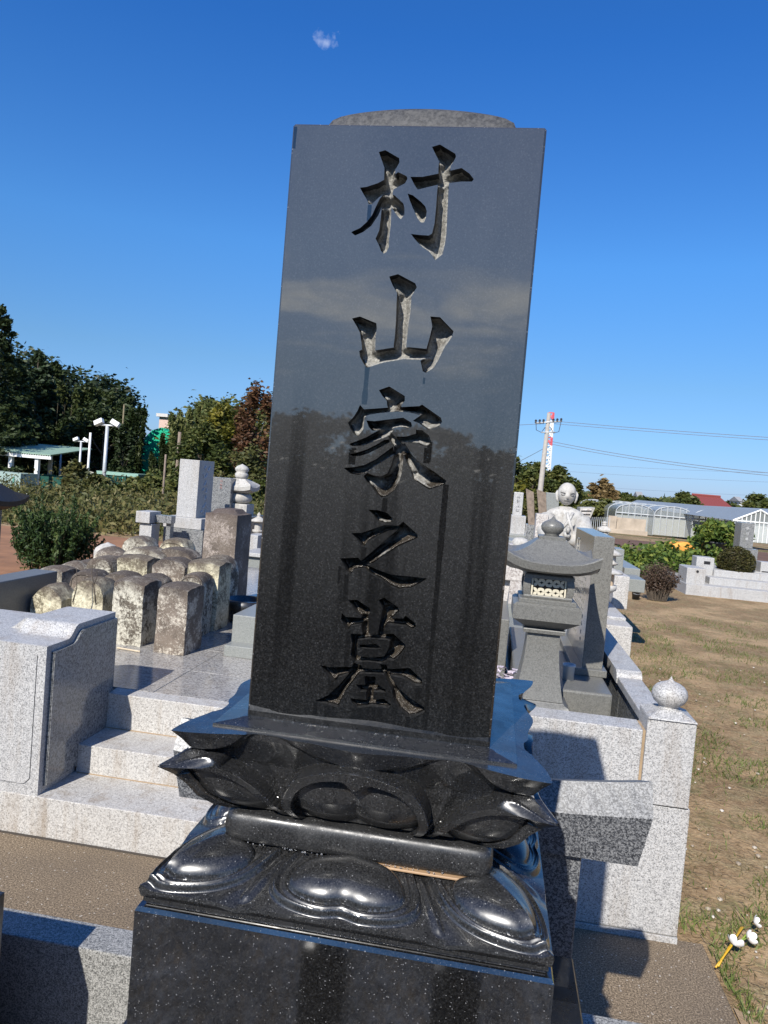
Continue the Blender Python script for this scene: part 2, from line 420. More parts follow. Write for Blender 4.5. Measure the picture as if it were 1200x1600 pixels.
def leafmat(name, cols, rough=.55, transl=.25, scale=1.4):
    t = NT(name); g = t.n.new('ShaderNodeNewGeometry')
    wn_ = t.n.new('ShaderNodeTexNoise'); wn_.inputs['Scale'].default_value = scale; wn_.inputs['Detail'].default_value = 4
    t.l.new(g.outputs['Position'], wn_.inputs['Vector'])
    f = t.math('ADD', t.math('MULTIPLY', wn_.outputs['Fac'], .75), t.math('MULTIPLY', t.oi.outputs['Random'], .25))
    rp = t.n.new('ShaderNodeMapRange'); t.l.new(g.outputs['Random Per Island'], rp.inputs[0]); rp.inputs[3].default_value = -.16; rp.inputs[4].default_value = .16
    f = t.math('ADD', f, rp.outputs[0])
    n = len(cols); col = t.ramp(f, [(.25 + .5 * i / (n - 1), c_) for i, c_ in enumerate(cols)])
    t.P('Base Color', col); t.P('Roughness', rough); t.P('Specular IOR Level', .25)
    tr = t.n.new('ShaderNodeBsdfTranslucent'); t.l.new(col, tr.inputs[0])
    mx = t.n.new('ShaderNodeMixShader'); mx.inputs[0].default_value = transl
    t.l.new(t.b.outputs[0], mx.inputs[1]); t.l.new(tr.outputs[0], mx.inputs[2]); t.l.new(mx.outputs[0], t.out.inputs[0])
    return t.m
M['leaf_dark'] = leafmat('dark_foliage', [(.012, .022, .008), (.028, .045, .014), (.05, .07, .022)], transl=.12, scale=.35)
M['leaf_bamboo'] = leafmat('bamboo_foliage', [(.02, .035, .01), (.05, .07, .02), (.10, .115, .035)], transl=.2, scale=.3)
M['leaf_mid'] = leafmat('green_foliage', [(.03, .045, .012), (.075, .095, .022), (.15, .15, .04)], scale=.5)
M['leaf_yellow'] = leafmat('yellowing_foliage', [(.05, .065, .012), (.13, .13, .02), (.26, .22, .03)], scale=.5)
M['leaf_red'] = leafmat('autumn_foliage', [(.06, .035, .018), (.13, .06, .03), (.16, .10, .04)], scale=.5)
M['leaf_scrub'] = leafmat('dry_scrub', [(.045, .055, .016), (.11, .115, .035), (.22, .18, .07)], scale=.7)
M['leaf_box'] = leafmat('round_shrub_foliage', [(.03, .03, .01), (.07, .07, .02), (.13, .10, .035)], scale=6)
M['leaf_vine'] = leafmat('vine_foliage', [(.035, .065, .014), (.10, .16, .03), (.25, .27, .05)], scale=2)
M['leaf_con'] = leafmat('juniper_foliage', [(.02, .045, .014), (.06, .10, .028), (.17, .21, .06)], scale=4)
M['twig'] = leafmat('dry_twigs', [(.07, .045, .03), (.14, .09, .065), (.16, .13, .06)], scale=6)
M['grass'] = leafmat('grass_blades', [(.06, .09, .02), (.13, .17, .04), (.22, .24, .08)], scale=5)
M['straw'] = leafmat('dry_straw', [(.16, .11, .05), (.32, .24, .12), (.48, .40, .25)], scale=5)
M['bark'] = plain('bark', (.09, .07, .05), .9, 0, .35, 20, .5)
M['culm'] = plain('bamboo_culm', (.17, .14, .08), .7, 0, .3, 4)
M['wood'] = plain('weathered_wood', (.22, .17, .13), .9, 0, .3, 25, .4)
M['concrete_pole'] = plain('pole_concrete', (.36, .33, .29), .8)
M['white_paint'] = plain('white_paint', (.75, .75, .73), .5, 0, .05)
M['steel'] = plain('galvanised_steel', (.55, .57, .58), .45, .3, .1)
M['black_plastic'] = plain('black_plastic', (.02, .02, .022), .35)
M['wire'] = plain('cable', (.03, .03, .035), .6)
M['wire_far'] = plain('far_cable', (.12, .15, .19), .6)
M['grout'] = plain('joint_grout', (.36, .26, .16), .9, 0, .15, 30)
M['dark_joint'] = plain('damp_joint', (.06, .05, .04), .9)
# ------------------------------------------------------------------ land and paths
def build_ground():
    ys = np.concatenate([np.arange(-12, 14, .8), np.geomspace(14, 900, 60)]); xs = np.concatenate([-np.geomspace(900, 12, 44), np.arange(-11, 11.5, .75), np.geomspace(12, 900, 44)])
    ys = np.concatenate([-np.geomspace(900, 14, 20), ys])
    P = np.zeros((len(xs), len(ys), 3))
    for i, x in enumerate(xs):
        for j, y in enumerate(ys):
            z = gz(x, y)
            if not (-1.7 < x < 1.0 and -3 < y < 6): z += .02 * noise.noise(Vector((x * .7, y * .7, 0)))
            P[i, j] = (x, y, z - .012)
    o = link('ground', grid_mesh('ground', P), M['ground']); tag(o, kind='structure')
build_ground()
PX1 = atZ(1150, 1600, 0).x + .01
bm = bmesh.new(); add_box(bm, -9, PX1, 1.60, 2.84, -.15, 0.0, .004, 1)
tag(fin('path', bm, M['path']), kind='structure')
def lay(name, poly, z, mat, kind='structure'):
    bm = bmesh.new(); bm.faces.new([bm.verts.new((x, y, z)) for x, y in poly])
    return tag(fin(name, bm, mat), kind=kind)
M['field'] = plain('ploughed_soil', (.14, .07, .038), .95, 0, .3, 1.2, .8)
M['field2'] = plain('orange_soil', (.27, .13, .06), .95, 0, .3, 2, .8)
def field(name, x0, x1, y0, y1, mat, off=.03, n=14, sink=0):
    P = np.zeros((n, n * 2, 3))
    for i in range(n):
        for j in range(n * 2):
            x = x0 + (x1 - x0) * i / (n - 1); y = y0 + (y1 - y0) * j / (2 * n - 1)
            P[i, j] = (x, y, gz(x, y) + off + .03 * noise.noise(Vector((x * 2, y * 2, 3))))
    return tag(link(name, grid_mesh(name, P), mat), kind='structure')
field('ploughed_field', 5.2, 22, 19.5, 42, M['field'])
field('orange_field', -16, -4.5, 7.0, 13.5, M['field2'], .05)
# sand pad beside the path end
lay('sand_patch', [(PX1 + .005, 1.2), (2.2, 1.2), (2.2, 2.30), (1.25, 2.33), (PX1 + .09, 2.42), (PX1 + .005, 2.5)], .002, plain('sand', (.36, .25, .145), .95, 0, .15, 60, .4))

# ------------------------------------------------------------------ carving
def cdt_face(outer, holes):
    """split polygon outer by (possibly overlapping) hole polygons. returns verts, kept tris, hole tris, boundary edges"""
    vs = []; fs = []
    for poly in [outer] + holes:
        ar = sum(poly[i][0] * poly[(i + 1) % len(poly)][1] - poly[(i + 1) % len(poly)][0] * poly[i][1] for i in range(len(poly)))
        if ar < 0: poly = poly[::-1]
        fs.append(list(range(len(vs), len(vs) + len(poly)))); vs += [Vector(p) for p in poly]
    v, e, f, ov, oe, of = delaunay_2d_cdt(vs, [], fs, 1, 1e-6)
    keep, cut = [], []
    for tri, src in zip(f, of):
        (keep if all(s == 0 for s in src) else cut).append(tri)
    ek = {}
    for tri in cut:
        for a, b in zip(tri, list(tri[1:]) + [tri[0]]):
            k = (min(a, b), max(a, b)); ek[k] = ek.get(k, 0) + 1
    bd = [k for k, c in ek.items() if c == 1]
    return v, keep, cut, bd
SY = 0.92                                   # plane of the slab's front face
def cr(px0, py0, pts, s=4): return [(px0 + x / s, py0 + y / s) for x, y in pts]
A = lambda *p: cr(480, 200, p); B = lambda *p: cr(480, 580, p); C = lambda *p: cr(440, 780, p)
STROKES = [
 A((448,150),(488,138),(575,188),(577,215),(550,262),(552,300),(545,340),(533,420),(527,500),(522,600),(512,690),(510,745),(495,775),(478,785),(462,770),(445,725),(427,692),(450,640),(460,560),(468,470),(480,420),(495,360),(480,340),(483,250),(462,190)),
 A((330,373),(370,368),(440,345),(497,315),(550,290),(568,275),(620,300),(627,315),(612,345),(560,372),(500,405),(450,432),(405,475),(385,475),(375,450),(350,410)),
 A((492,425),(468,490),(445,545),(400,612),(350,650),(300,672),(275,652),(285,645),(330,625),(370,590),(405,545),(430,490),(455,440),(475,418)),
 A((530,415),(545,420),(600,470),(608,500),(608,540),(585,570),(560,545),(530,500),(520,460)),
 A((645,305),(720,305),(820,285),(900,265),(965,250),(1015,285),(1042,320),(1030,335),(960,335),(880,345),(800,358),(690,385),(670,355)),
 A((780,118),(830,103),(925,160),(930,180),(915,210),(895,238),(895,300),(885,350),(880,450),(875,560),(870,660),(862,720),(845,790),(800,825),(785,800),(760,770),(720,745),(690,715),(665,685),(648,662),(700,668),(760,672),(780,660),(795,600),(805,500),(812,400),(820,330),(820,250),(825,210),(800,160)),
 A((628,410),(660,420),(710,460),(738,490),(747,520),(742,560),(730,590),(710,590),(690,565),(660,500),(640,450)),
 A((513,928),(568,913),(675,970),(685,995),(665,1030),(652,1050),(645,1150),(630,1250),(622,1330),(615,1405),(545,1405),(540,1360),(548,1300),(555,1200),(558,1100),(562,1030),(535,985),(520,950)),
 A((280,1190),(330,1178),(432,1220),(435,1250),(428,1300),(425,1380),(425,1415),(345,1425),(340,1350),(330,1280),(310,1240)),
 A((325,1395),(340,1385),(365,1412),(425,1390),(540,1372),(640,1370),(745,1380),(740,1440),(700,1450),(600,1445),(480,1465),(400,1490),(370,1498),(350,1470),(330,1430)),
 A((770,1178),(830,1182),(915,1270),(905,1305),(860,1370),(820,1450),(790,1500),(740,1530),(722,1520),(708,1455),(735,1440),(745,1380),(765,1310),(782,1240)),
 B((448,118),(513,95),(610,155),(610,185),(590,210),(585,240),(510,245),(500,215),(497,185),(470,155)),
 B((330,210),(355,238),(500,228),(620,222),(700,218),(718,208),(835,290),(843,315),(825,345),(760,365),(745,358),(700,325),(660,310),(700,282),(710,275),(640,258),(560,252),(450,262),(375,275),(358,290),(352,360),(320,405),(295,400),(270,360),(255,322),(290,285),(315,245)),
 B((370,308),(420,312),(520,300),(600,290),(650,320),(655,345),(630,358),(575,348),(500,368),(405,372),(385,350)),
 B((530,352),(540,370),(500,410),(430,435),(350,465),(280,468),(262,455),(300,440),(370,412),(430,378),(480,355)),
 B((505,400),(525,385),(570,430),(600,455),(610,480),(600,560),(590,640),(575,690),(545,745),(500,780),(460,790),(435,770),(400,720),(370,690),(352,655),(375,635),(410,650),(460,658),(500,640),(525,590),(540,530),(543,470),(520,440)),
 B((515,425),(515,445),(450,480),(380,515),(330,530),(285,530),(260,518),(300,512),(370,490),(430,460),(480,430)),
 B((535,472),(545,520),(480,560),(420,595),(370,635),(320,648),(270,640),(228,605),(300,598),(360,585),(430,550),(490,505)),
 B((555,410),(620,408),(680,390),(680,365),(720,370),(760,400),(775,440),(755,470),(720,465),(690,450),(640,445),(575,440)),
 B((588,460),(610,450),(660,530),(710,575),(790,625),(870,685),(860,705),(810,725),(760,740),(720,715),(660,675),(650,630),(620,570),(598,510)),
 B((380,865),(440,868),(500,885),(530,915),(530,945),(480,950),(440,940),(415,900)),
 B((275,1012),(340,1010),(400,990),(480,962),(570,965),(600,940),(690,1020),(690,1040),(650,1060),(560,1100),(480,1150),(400,1205),(350,1212),(330,1190),(390,1140),(460,1080),(530,1020),(565,990),(500,1000),(420,1035),(380,1060),(355,1098),(335,1090),(310,1050)),
 B((205,1170),(320,1165),(340,1190),(370,1210),(450,1245),(530,1272),(620,1280),(750,1295),(700,1330),(640,1360),(570,1365),(520,1345),(460,1300),(400,1270),(350,1232),(290,1240),(270,1275),(245,1250),(230,1215)),
 C((415,632),(470,628),(550,680),(555,700),(540,740),(545,800),(545,855),(510,860),(498,800),(495,740),(460,700),(440,665)),
 C((378,712),(400,735),(503,742),(503,780),(430,795),(410,820),(395,800),(370,750)),
 C((605,632),(640,615),(725,672),(735,695),(700,735),(670,760),(640,810),(635,855),(600,855),(608,800),(622,730),(630,680)),
 C((665,745),(760,745),(775,728),(835,775),(840,800),(815,820),(770,795),(690,785),(650,780)),
 C((430,840),(465,848),(475,880),(470,960),(490,1010),(450,1022),(430,970),(440,900)),
 C((430,840),(560,848),(640,842),(700,842),(775,910),(770,930),(740,975),(700,1010),(665,1005),(640,985),(668,930),(675,890),(660,880),(560,872),(470,880)),
 C((485,910),(590,905),(625,930),(590,938),(490,930)),
 C((465,980),(560,990),(660,980),(655,1010),(620,1027),(540,1015),(465,1018)),
 C((235,1035),(300,1050),(440,1048),(560,1060),(700,1060),(800,1055),(880,1130),(875,1165),(830,1165),(760,1120),(640,1095),(520,1090),(400,1100),(350,1115),(325,1145),(300,1120),(265,1075)),
 C((450,1020),(500,1040),(505,1070),(460,1120),(400,1200),(370,1260),(350,1300),(300,1290),(240,1270),(210,1260),(290,1225),(360,1160),(420,1090)),
 C((612,1030),(655,1035),(680,1110),(730,1180),(800,1240),(890,1300),(895,1330),(840,1355),(790,1360),(730,1310),(700,1260),(690,1200),(660,1140),(630,1080)),
 C((518,1105),(585,1110),(590,1130),(575,1180),(572,1260),(530,1260),(525,1190),(520,1130)),
 C((463,1158),(520,1160),(600,1158),(650,1190),(650,1210),(600,1205),(490,1205)),
 C((428,1245),(520,1255),(640,1248),(685,1285),(670,1305),(560,1295),(470,1305),(440,1275)),
]
TX = -0.1345; TYC = SY + 0.155; HW = 0.1555     # centre of the monument in plan, half width of the slab
SZ0, SZ1 = 1.281, 2.031
tomb = thing('gravestone', 'tall polished black gravestone on carved lotus pedestal, five large characters cut in its face', 'gravestone', (TX, TYC, 0))
def tp(name, bm_or_me, mat, smooth=False):
    me = bm_or_me if isinstance(bm_or_me, bpy.types.Mesh) else tomesh(bm_or_me, name, smooth)
    o = link(name, me, mat, tomb); o.matrix_parent_inverse = Matrix.Translation((-TX, -TYC, 0)); return o
def build_slab():
    r = .0025
    outer = [(TX - HW + r, SZ0), (TX + HW - r, SZ0), (TX + HW - r, SZ1 - r), (TX - HW + r, SZ1 - r)]
    holes = []
    for s in STROKES:
        p = [atY(x, y, SY) for x, y in s]; holes.append([(q.x, q.z) for q in p])
    v, keep, cut, bd = cdt_face(outer, holes)
    V = [(p.x, SY, p.y) for p in v]; n = len(V)
    DEP = .036
    V2 = [(p.x, SY + DEP, p.y) for p in v]
    me = bpy.data.meshes.new('slab')
    # shell: front + sides with a fine chamfer
    faces = [tuple(t) for t in keep]
    VV = V + V2
    b = len(VV); y1 = SY + 2 * HW
    x0, x1 = TX - HW, TX + HW
    VV += [(x0 + r, SY, SZ0), (x1 - r, SY, SZ0), (x1 - r, SY, SZ1 - r), (x0 + r, SY, SZ1 - r),
           (x0, SY + r, SZ0), (x1, SY + r, SZ0), (x1, SY + r, SZ1 - r), (x0, SY + r, SZ1 - r),
           (x0, y1, SZ0), (x1, y1, SZ0), (x1, y1, SZ1 - r), (x0, y1, SZ1 - r),
           (x0 + r, SY + r, SZ1), (x1 - r, SY + r, SZ1), (x1 - r, y1 - r, SZ1), (x0 + r, y1 - r, SZ1)]
    q = lambda *i: faces.append(tuple(b + k for k in i))
    q(0, 4, 7, 3); q(1, 2, 6, 5); q(3, 2, 13, 12); q(4, 8, 11, 7); q(5, 6, 10, 9); q(8, 9, 10, 11)
    q(12, 13, 14, 15); q(7, 11, 15, 12); q(6, 13, 14, 10); q(10, 14, 15, 11); q(3, 12, 7); q(2, 6, 13)
    me.from_pydata(VV, [], faces); me.update()
    bm = bmesh.new(); bm.from_mesh(me); bmesh.ops.recalc_face_normals(bm, faces=bm.faces[:])
    for f in bm.faces:
        if abs(f.normal.y) > .99 and f.calc_center_median().y < SY + .001 and f.normal.y > 0: f.normal_flip()
    bm.to_mesh(me); bm.free()
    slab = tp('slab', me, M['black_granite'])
    # walls of the cut characters
    mw = bpy.data.meshes.new('cut_walls')
    W = []; Fw = []
    for a, c in bd:
        k = len(W); W += [V[a], V[c], V2[c], V2[a]]; Fw.append((k, k + 1, k + 2, k + 3))
    # floor: a relief that is deepest along the middle of every stroke
    mw.from_pydata(W, [], Fw); mw.update(); mw.materials.append(M['cut_stone']); mw.materials.append(M['cut_wall']); mw.polygons.foreach_set('material_index', [1] * len(mw.polygons))
    ow = link('inscription', mw, None, slab)
    xs0 = min(v[i].x for k in bd for i in k); xs1 = max(v[i].x for k in bd for i in k)
    zs0 = min(v[i].y for k in bd for i in k); zs1 = max(v[i].y for k in bd for i in k)
    st = .0012
    gx = np.arange(xs0 - .004, xs1 + .004, st); gzz = np.arange(zs0 - .004, zs1 + .004, st)
    GX, GZ = np.meshgrid(gx, gzz, indexing='ij'); D = np.full(GX.shape, 9.0); NZ = np.zeros(GX.shape)
    for a, c in bd:
        ax, az, bx, bz = v[a].x, v[a].y, v[c].x, v[c].y
        R = .022
        i0 = max(0, int((min(ax, bx) - R - gx[0]) / st)); i1 = int((max(ax, bx) + R - gx[0]) / st) + 1
        j0 = max(0, int((min(az, bz) - R - gzz[0]) / st)); j1 = int((max(az, bz) + R - gzz[0]) / st) + 1
        sx, sz = GX[i0:i1, j0:j1], GZ[i0:i1, j0:j1]
        dx, dz = bx - ax, bz - az; L = dx * dx + dz * dz + 1e-12
        t = np.clip(((sx - ax) * dx + (sz - az) * dz) / L, 0, 1)
        d = np.hypot(sx - ax - t * dx, sz - az - t * dz)
        nn = ((sz - az - t * dz) - .35 * (sx - ax - t * dx)) / (d + 1e-9)
        up = d < D[i0:i1, j0:j1]
        NZ[i0:i1, j0:j1][up] = nn[up]; D[i0:i1, j0:j1][up] = d[up]
    D = np.minimum(D, .022)
    m_ = np.minimum(D, .009); below = np.clip((NZ + .1) / .6, 0, 1)
    dep = (.0235 + .35 * m_) * (1 - below) + np.minimum(.0035 + 2.4 * m_, .0240) * below
    for _ in range(3):
        dep[1:-1, 1:-1] = (dep[:-2, 1:-1] + dep[2:, 1:-1] + dep[1:-1, :-2] + dep[1:-1, 2:] + dep[1:-1, 1:-1] * 2) / 6
    nz = np.array([[noise.noise(Vector((x * 230, 0, z * 230))) * .0008 + noise.noise(Vector((x * 60, 4, z * 60))) * .0012 for z in gzz] for x in gx])
    P = np.stack([GX, SY + dep + nz, GZ], -1)
    # only keep cells in or next to a stroke
    inside = np.zeros(GX.shape, bool)
    for tri in cut:
        p = [v[i] for i in tri]
        i0 = max(0, int((min(a.x for a in p) - gx[0]) / st) - 1); i1 = int((max(a.x for a in p) - gx[0]) / st) + 3
        j0 = max(0, int((min(a.y for a in p) - gzz[0]) / st) - 1); j1 = int((max(a.y for a in p) - gzz[0]) / st) + 3
        inside[i0:i1, j0:j1] |= (D[i0:i1, j0:j1] < .0025)
        for k in range(len(p) - 2):
            a, b_, c_ = p[0], p[k + 1], p[k + 2]
            sx, sz = GX[i0:i1, j0:j1], GZ[i0:i1, j0:j1]
            s1 = (b_.x - a.x) * (sz - a.y) - (b_.y - a.y) * (sx - a.x)
            s2 = (c_.x - b_.x) * (sz - b_.y) - (c_.y - b_.y) * (sx - b_.x)
            s3 = (a.x - c_.x) * (sz - c_.y) - (a.y - c_.y) * (sx - c_.x)
            inside[i0:i1, j0:j1] |= ((s1 >= 0) & (s2 >= 0) & (s3 >= 0)) | ((s1 <= 0) & (s2 <= 0) & (s3 <= 0))
    idx = np.arange(GX.size).reshape(GX.shape)
    ok = inside[:-1, :-1] & inside[1:, :-1] & inside[1:, 1:] & inside[:-1, 1:]
    qd = np.stack([idx[:-1, :-1][ok], idx[1:, :-1][ok], idx[1:, 1:][ok], idx[:-1, 1:][ok]], -1)
    used, inv = np.unique(qd, return_inverse=True)
    fl = bpy.data.meshes.new('cut_floor')
    fl.from_pydata(P.reshape(-1, 3)[used].tolist(), [], inv.reshape(-1, 4).tolist()); fl.update()
    fl.polygons.foreach_set('use_smooth', [True] * len(fl.polygons)); fl.materials.append(M['cut_stone'])
    # join the floor into the inscription part
    bm = bmesh.new(); bm.from_mesh(mw); bm.from_mesh(fl); bm.to_mesh(mw); bm.free()
    # rounded top stone
    bm = bmesh.new(); nc = 24; W_ = .126
    rows = []
    for i in range(nc + 1):
        x = -1 + 2 * i / nc; row = []
        for j in range(nc + 1):
            y = -1 + 2 * j / nc
            hz = (.016 * max(0, 1 - abs(x) ** 2) + .033 * max(0, 1 - abs(x) ** 14) ** .5) * max(0, 1 - abs(y) ** 7) ** .4
            row.append(bm.verts.new((TX + x * W_ * (1 + .0 * y), TYC + y * W_, SZ1 + hz + .001)))
        rows.append(row)
    for r1, r2 in zip(rows, rows[1:]):
        for j in range(nc): bm.faces.new((r1[j], r2[j], r2[j + 1], r1[j + 1]))
    add_box(bm, TX - W_, TX + W_, TYC - W_, TYC + W_, SZ1 - .002, SZ1 + .004, 0)
    tp('cap_stone', bm, M['granite_grey_dark'], True)
M['granite_grey_dark'] = granite('unpolished_black_granite', (.028, .028, .028), (.05, .05, .05), (.085, .083, .08), 300, .6, contrast=.9)
build_slab()
def smooth01(x): x = np.clip(x, 0, 1); return x * x * (3 - 2 * x)
def upper_lotus():
    nu, nv = 301, 140
    s = np.linspace(-1, 1, nu)[:, None] * np.ones((1, nv)); v = np.ones((nu, 1)) * np.linspace(0, 1, nv)[None, :]
    a = np.abs(s); u = 1 - a
    Cv = np.interp(v, [0, .04, .12, .25, .4, .53, .60, .64, .68, .76, .80, .9, 1], [.150, .166, .182, .198, .209, .221, .231, .2365, .2275, .2115, .2085, .2165, .2265])
    Pv = np.interp(v, [0, .05, .2, .35, .5, .65, .8, 1], [.150, .168, .187, .199, .207, .213, .218, .218])
    # back row: bell shaped petals centred on |s| = .5
    v2 = .76 + .30 * np.exp(-((a - .5) / .21) ** 2)
    conc = np.interp(v, [0, .05, .2, .4, .6, .8, .93, 1], [.146, .156, .162, .166, .174, .188, .197, .199]) + .005 * np.exp(-((a - .5) / .035) ** 2) * (1 - v)
    lip = .005 * np.exp(-((v2 - v) / .03) ** 2)
    back = conc + lip
    Cb = np.interp(v, [0, .7, .79, .9, 1], [.2, .2085, .2085, .2165, .2265])
    band = np.interp(v, [0, .6, .8, 1], [.19, .196, .203, .216]) - .010 * smooth01(a / .3) * smooth01(u / .5)
    band = band + (Cb - band) * smooth01(1 - u / .42)
    k = smooth01((v - v2) / .025)
    D = back * (1 - k) + band * k
    # front row: one petal in the middle and one over each corner
    def petal(t, hw, top, prof, drop):
        vt = top * np.clip(1 - (np.clip(t / hw, 0, 1)) ** 2.3, 0, 1) ** .5 - drop * np.exp(-(t / .10) ** 2)
        ins = smooth01((vt - v) / .02) * (t < hw)
        tt = t / (hw * .88); q = np.clip(1 - tt ** 2.4, 0, 1) ** .5 * (top - .125) - drop * np.exp(-(t / .10) ** 2)
        if drop == 0: q = q - .10 * np.exp(-(t / .04) ** 2)
        hol = smooth01((q - v) / .02)
        sw = (np.clip(tt, 0, 1) - .48) / .52; vv = (v - .28) / .36
        bul = .0120 * np.clip(1 - sw ** 2 - vv ** 2 * .8, 0, 1)
        return ins, prof - .017 * hol + bul * hol + .003 * np.exp(-((vt - v) / .02) ** 2)
    i1, d1 = petal(a, .485, .80, Pv, 0)
    mixc = smooth01(u / .46)
    prof_c = Cv * (1 - mixc) + (Pv - .004) * mixc
    i2, d2 = petal(u, .485, .80, prof_c, .15)
    D = D * (1 - i1) + np.maximum(d1, D) * i1
    D = D * (1 - i2) + np.maximum(d2, D) * i2
    cor = smooth01((.05 - u) / .05); D = D * (1 - cor) + Cv * cor
    zz = 1.158 + .1175 * v
    sag = .012 * np.exp(-((a - .5) / .12) ** 2) * smooth01((.25 - v) / .25)      # scalloped lower hem
    zz = zz - .0 * sag
    X = s * Cv; Yv = -D
    top = X[:, -1], Yv[:, -1]
    bm = bmesh.new()
    for kk in range(4):
        c, q = ((1, 0), (0, 1), (-1, 0), (0, -1))[kk]
        P = np.stack([TX + X * c - Yv * q, TYC + X * q + Yv * c, zz], -1)
        idx = [[bm.verts.new(P[i, j]) for j in range(nv)] for i in range(nu)]
        for i in range(nu - 1):
            for j in range(nv - 1): bm.faces.new((idx[i][j], idx[i + 1][j], idx[i + 1][j + 1], idx[i][j + 1]))
        # top: from the rim in to the raised plate and the foot of the slab
        prev = [idx[i][-1] for i in range(nu)]
        for w, z in ((.1885, 1.2750), (.1883, 1.2776), (.1872, 1.2779), (.163, 1.2800), (.160, 1.2812), (.150, 1.2812)):
            ring = []
            for i in range(nu):
                x, y = s[i, 0] * w, -w; ring.append(bm.verts.new((TX + x * c - y * q, TYC + x * q + y * c, z)))
            for i in range(nu - 1): bm.faces.new((prev[i], prev[i + 1], ring[i + 1], ring[i]))
            prev = ring
        ring = []
        for i in range(nu):
            x, y = s[i, 0] * .10, -.10; ring.append(bm.verts.new((TX + x * c - y * q, TYC + x * q + y * c, 1.158)))
        low = [idx[i][0] for i in range(nu)]
        for i in range(nu - 1): bm.faces.new((low[i + 1], low[i], ring[i], ring[i + 1]))
    bmesh.ops.remove_doubles(bm, verts=bm.verts[:], dist=.00005)
    return bm
def finish_smooth(o, ang=32):
    me = o.data
    me.polygons.foreach_set('use_smooth', [True] * len(me.polygons))
    try: me.set_sharp_from_angle(angle=math.radians(ang))
    except Exception: pass
finish_smooth(tp('upper_lotus', upper_lotus(), M['black_lotus']), 38)
bm = bmesh.new()
prof = [(.150, 1.1595)] + [(.160 + .0125 * math.sin(math.pi * t) ** .22, 1.1595 - .0375 * t) for t in (.004, .03, .08, .16, .28, .5, .72, .84, .92, .97, .996)] + [(.150, 1.118)]
add_sq(bm, [(w, z, 0, .07) for w, z in prof], TX, TYC, 36)
finish_smooth(tp('waist_stone', bm, M['black_waist']), 40)
def lower_lotus():
    nu, nv = 301, 140
    s = np.linspace(-1, 1, nu)[:, None] * np.ones((1, nv)); v = np.ones((nu, 1)) * np.linspace(0, 1, nv)[None, :]
    a = np.abs(s); u = 1 - a
    D = .152 + (.2440 - .152) * v
    Z = 1.1165 - .0315 * v ** 1.15
    def petal(t, hw):
        vs = v + .055 * np.exp(-(t / .07) ** 2)
        e = (t / hw) ** 2.5 + (np.abs(vs - .48) / .35) ** 2.6
        d = .0185 * np.clip(1 - e, 0, 1) ** .46
        f = (t / (hw + .105)) ** 2.6 + (np.abs(vs - .30) / .69) ** 3.0       # raised frame round the dome
        fr = .0035 * smooth01((1.0 - f) / .08) + .0050 * np.exp(-((f - .87) / .075) ** 2) + .0022 * np.exp(-((f - .62) / .06) ** 2)
        return np.maximum(d + .003, fr) * (e < 1) + fr * (e >= 1)
    Z = Z + np.maximum(petal(a, .355), petal(u, .335))
    Z = Z + .0035 * np.exp(-((a - .5) / .022) ** 2) * smooth01((v - .1) / .2) * smooth01((.93 - v) / .1)
    Z = Z - .004 * np.exp(-((a - .5) / .07) ** 2) * smooth01((v - .55) / .4)
    Z = Z + .005 * smooth01((.07 - u) / .07) * v ** 3
    bm = bmesh.new()
    for kk in range(4):
        c, q = ((1, 0), (0, 1), (-1, 0), (0, -1))[kk]
        X = s * D; Yv = -D
        P = np.stack([TX + X * c - Yv * q, TYC + X * q + Yv * c, Z], -1)
        idx = [[bm.verts.new(P[i, j]) for j in range(nv)] for i in range(nu)]
        for i in range(nu - 1):
            for j in range(nv - 1): bm.faces.new((idx[i][j], idx[i][j + 1], idx[i + 1][j + 1], idx[i + 1][j]))
        prev = [idx[i][-1] for i in range(nu)]
        zr = [Z[i, -1] for i in range(nu)]
        for w, z in ((.2450, None), (.2425, 1.0760), (.2400, 1.0745), (.2405, 1.0695), (.2375, 1.0685), (.2375, 1.0655), (.20, 1.0655)):
            ring = []
            for i in range(nu):
                zz = (zr[i] - .004) if z is None else z
                x, y = s[i, 0] * w, -w; ring.append(bm.verts.new((TX + x * c - y * q, TYC + x * q + y * c, zz)))
            for i in range(nu - 1): bm.faces.new((prev[i], ring[i], ring[i + 1], prev[i + 1]))
            prev = ring
    bmesh.ops.remove_doubles(bm, verts=bm.verts[:], dist=.00005)
    return bm
finish_smooth(tp('lower_lotus', lower_lotus(), M['black_lotus']), 40)
bm = bmesh.new(); add_sq(bm, [(.247, .742), (.247, 1.0595), (.2445, 1.0645), (.20, 1.0656)], TX, TYC, 1)
tp('base_block', bm, M['black_block'])
bm = bmesh.new(); add_sq(bm, [(.355, .35), (.355, .735), (.352, .7385), (.24, .7385)], TX, TYC - .02, 1)
tp('plinth', bm, M['black_wet'])
# resin bead in the joint under the waist stone
bm = bmesh.new(); add_box(bm, TX - .02, TX + .155, TYC - .1738, TYC - .160, 1.1192, 1.1222, .0008, 1)
tp('joint_filler', bm, plain('tan_sealant', (.42, .27, .15), .5))
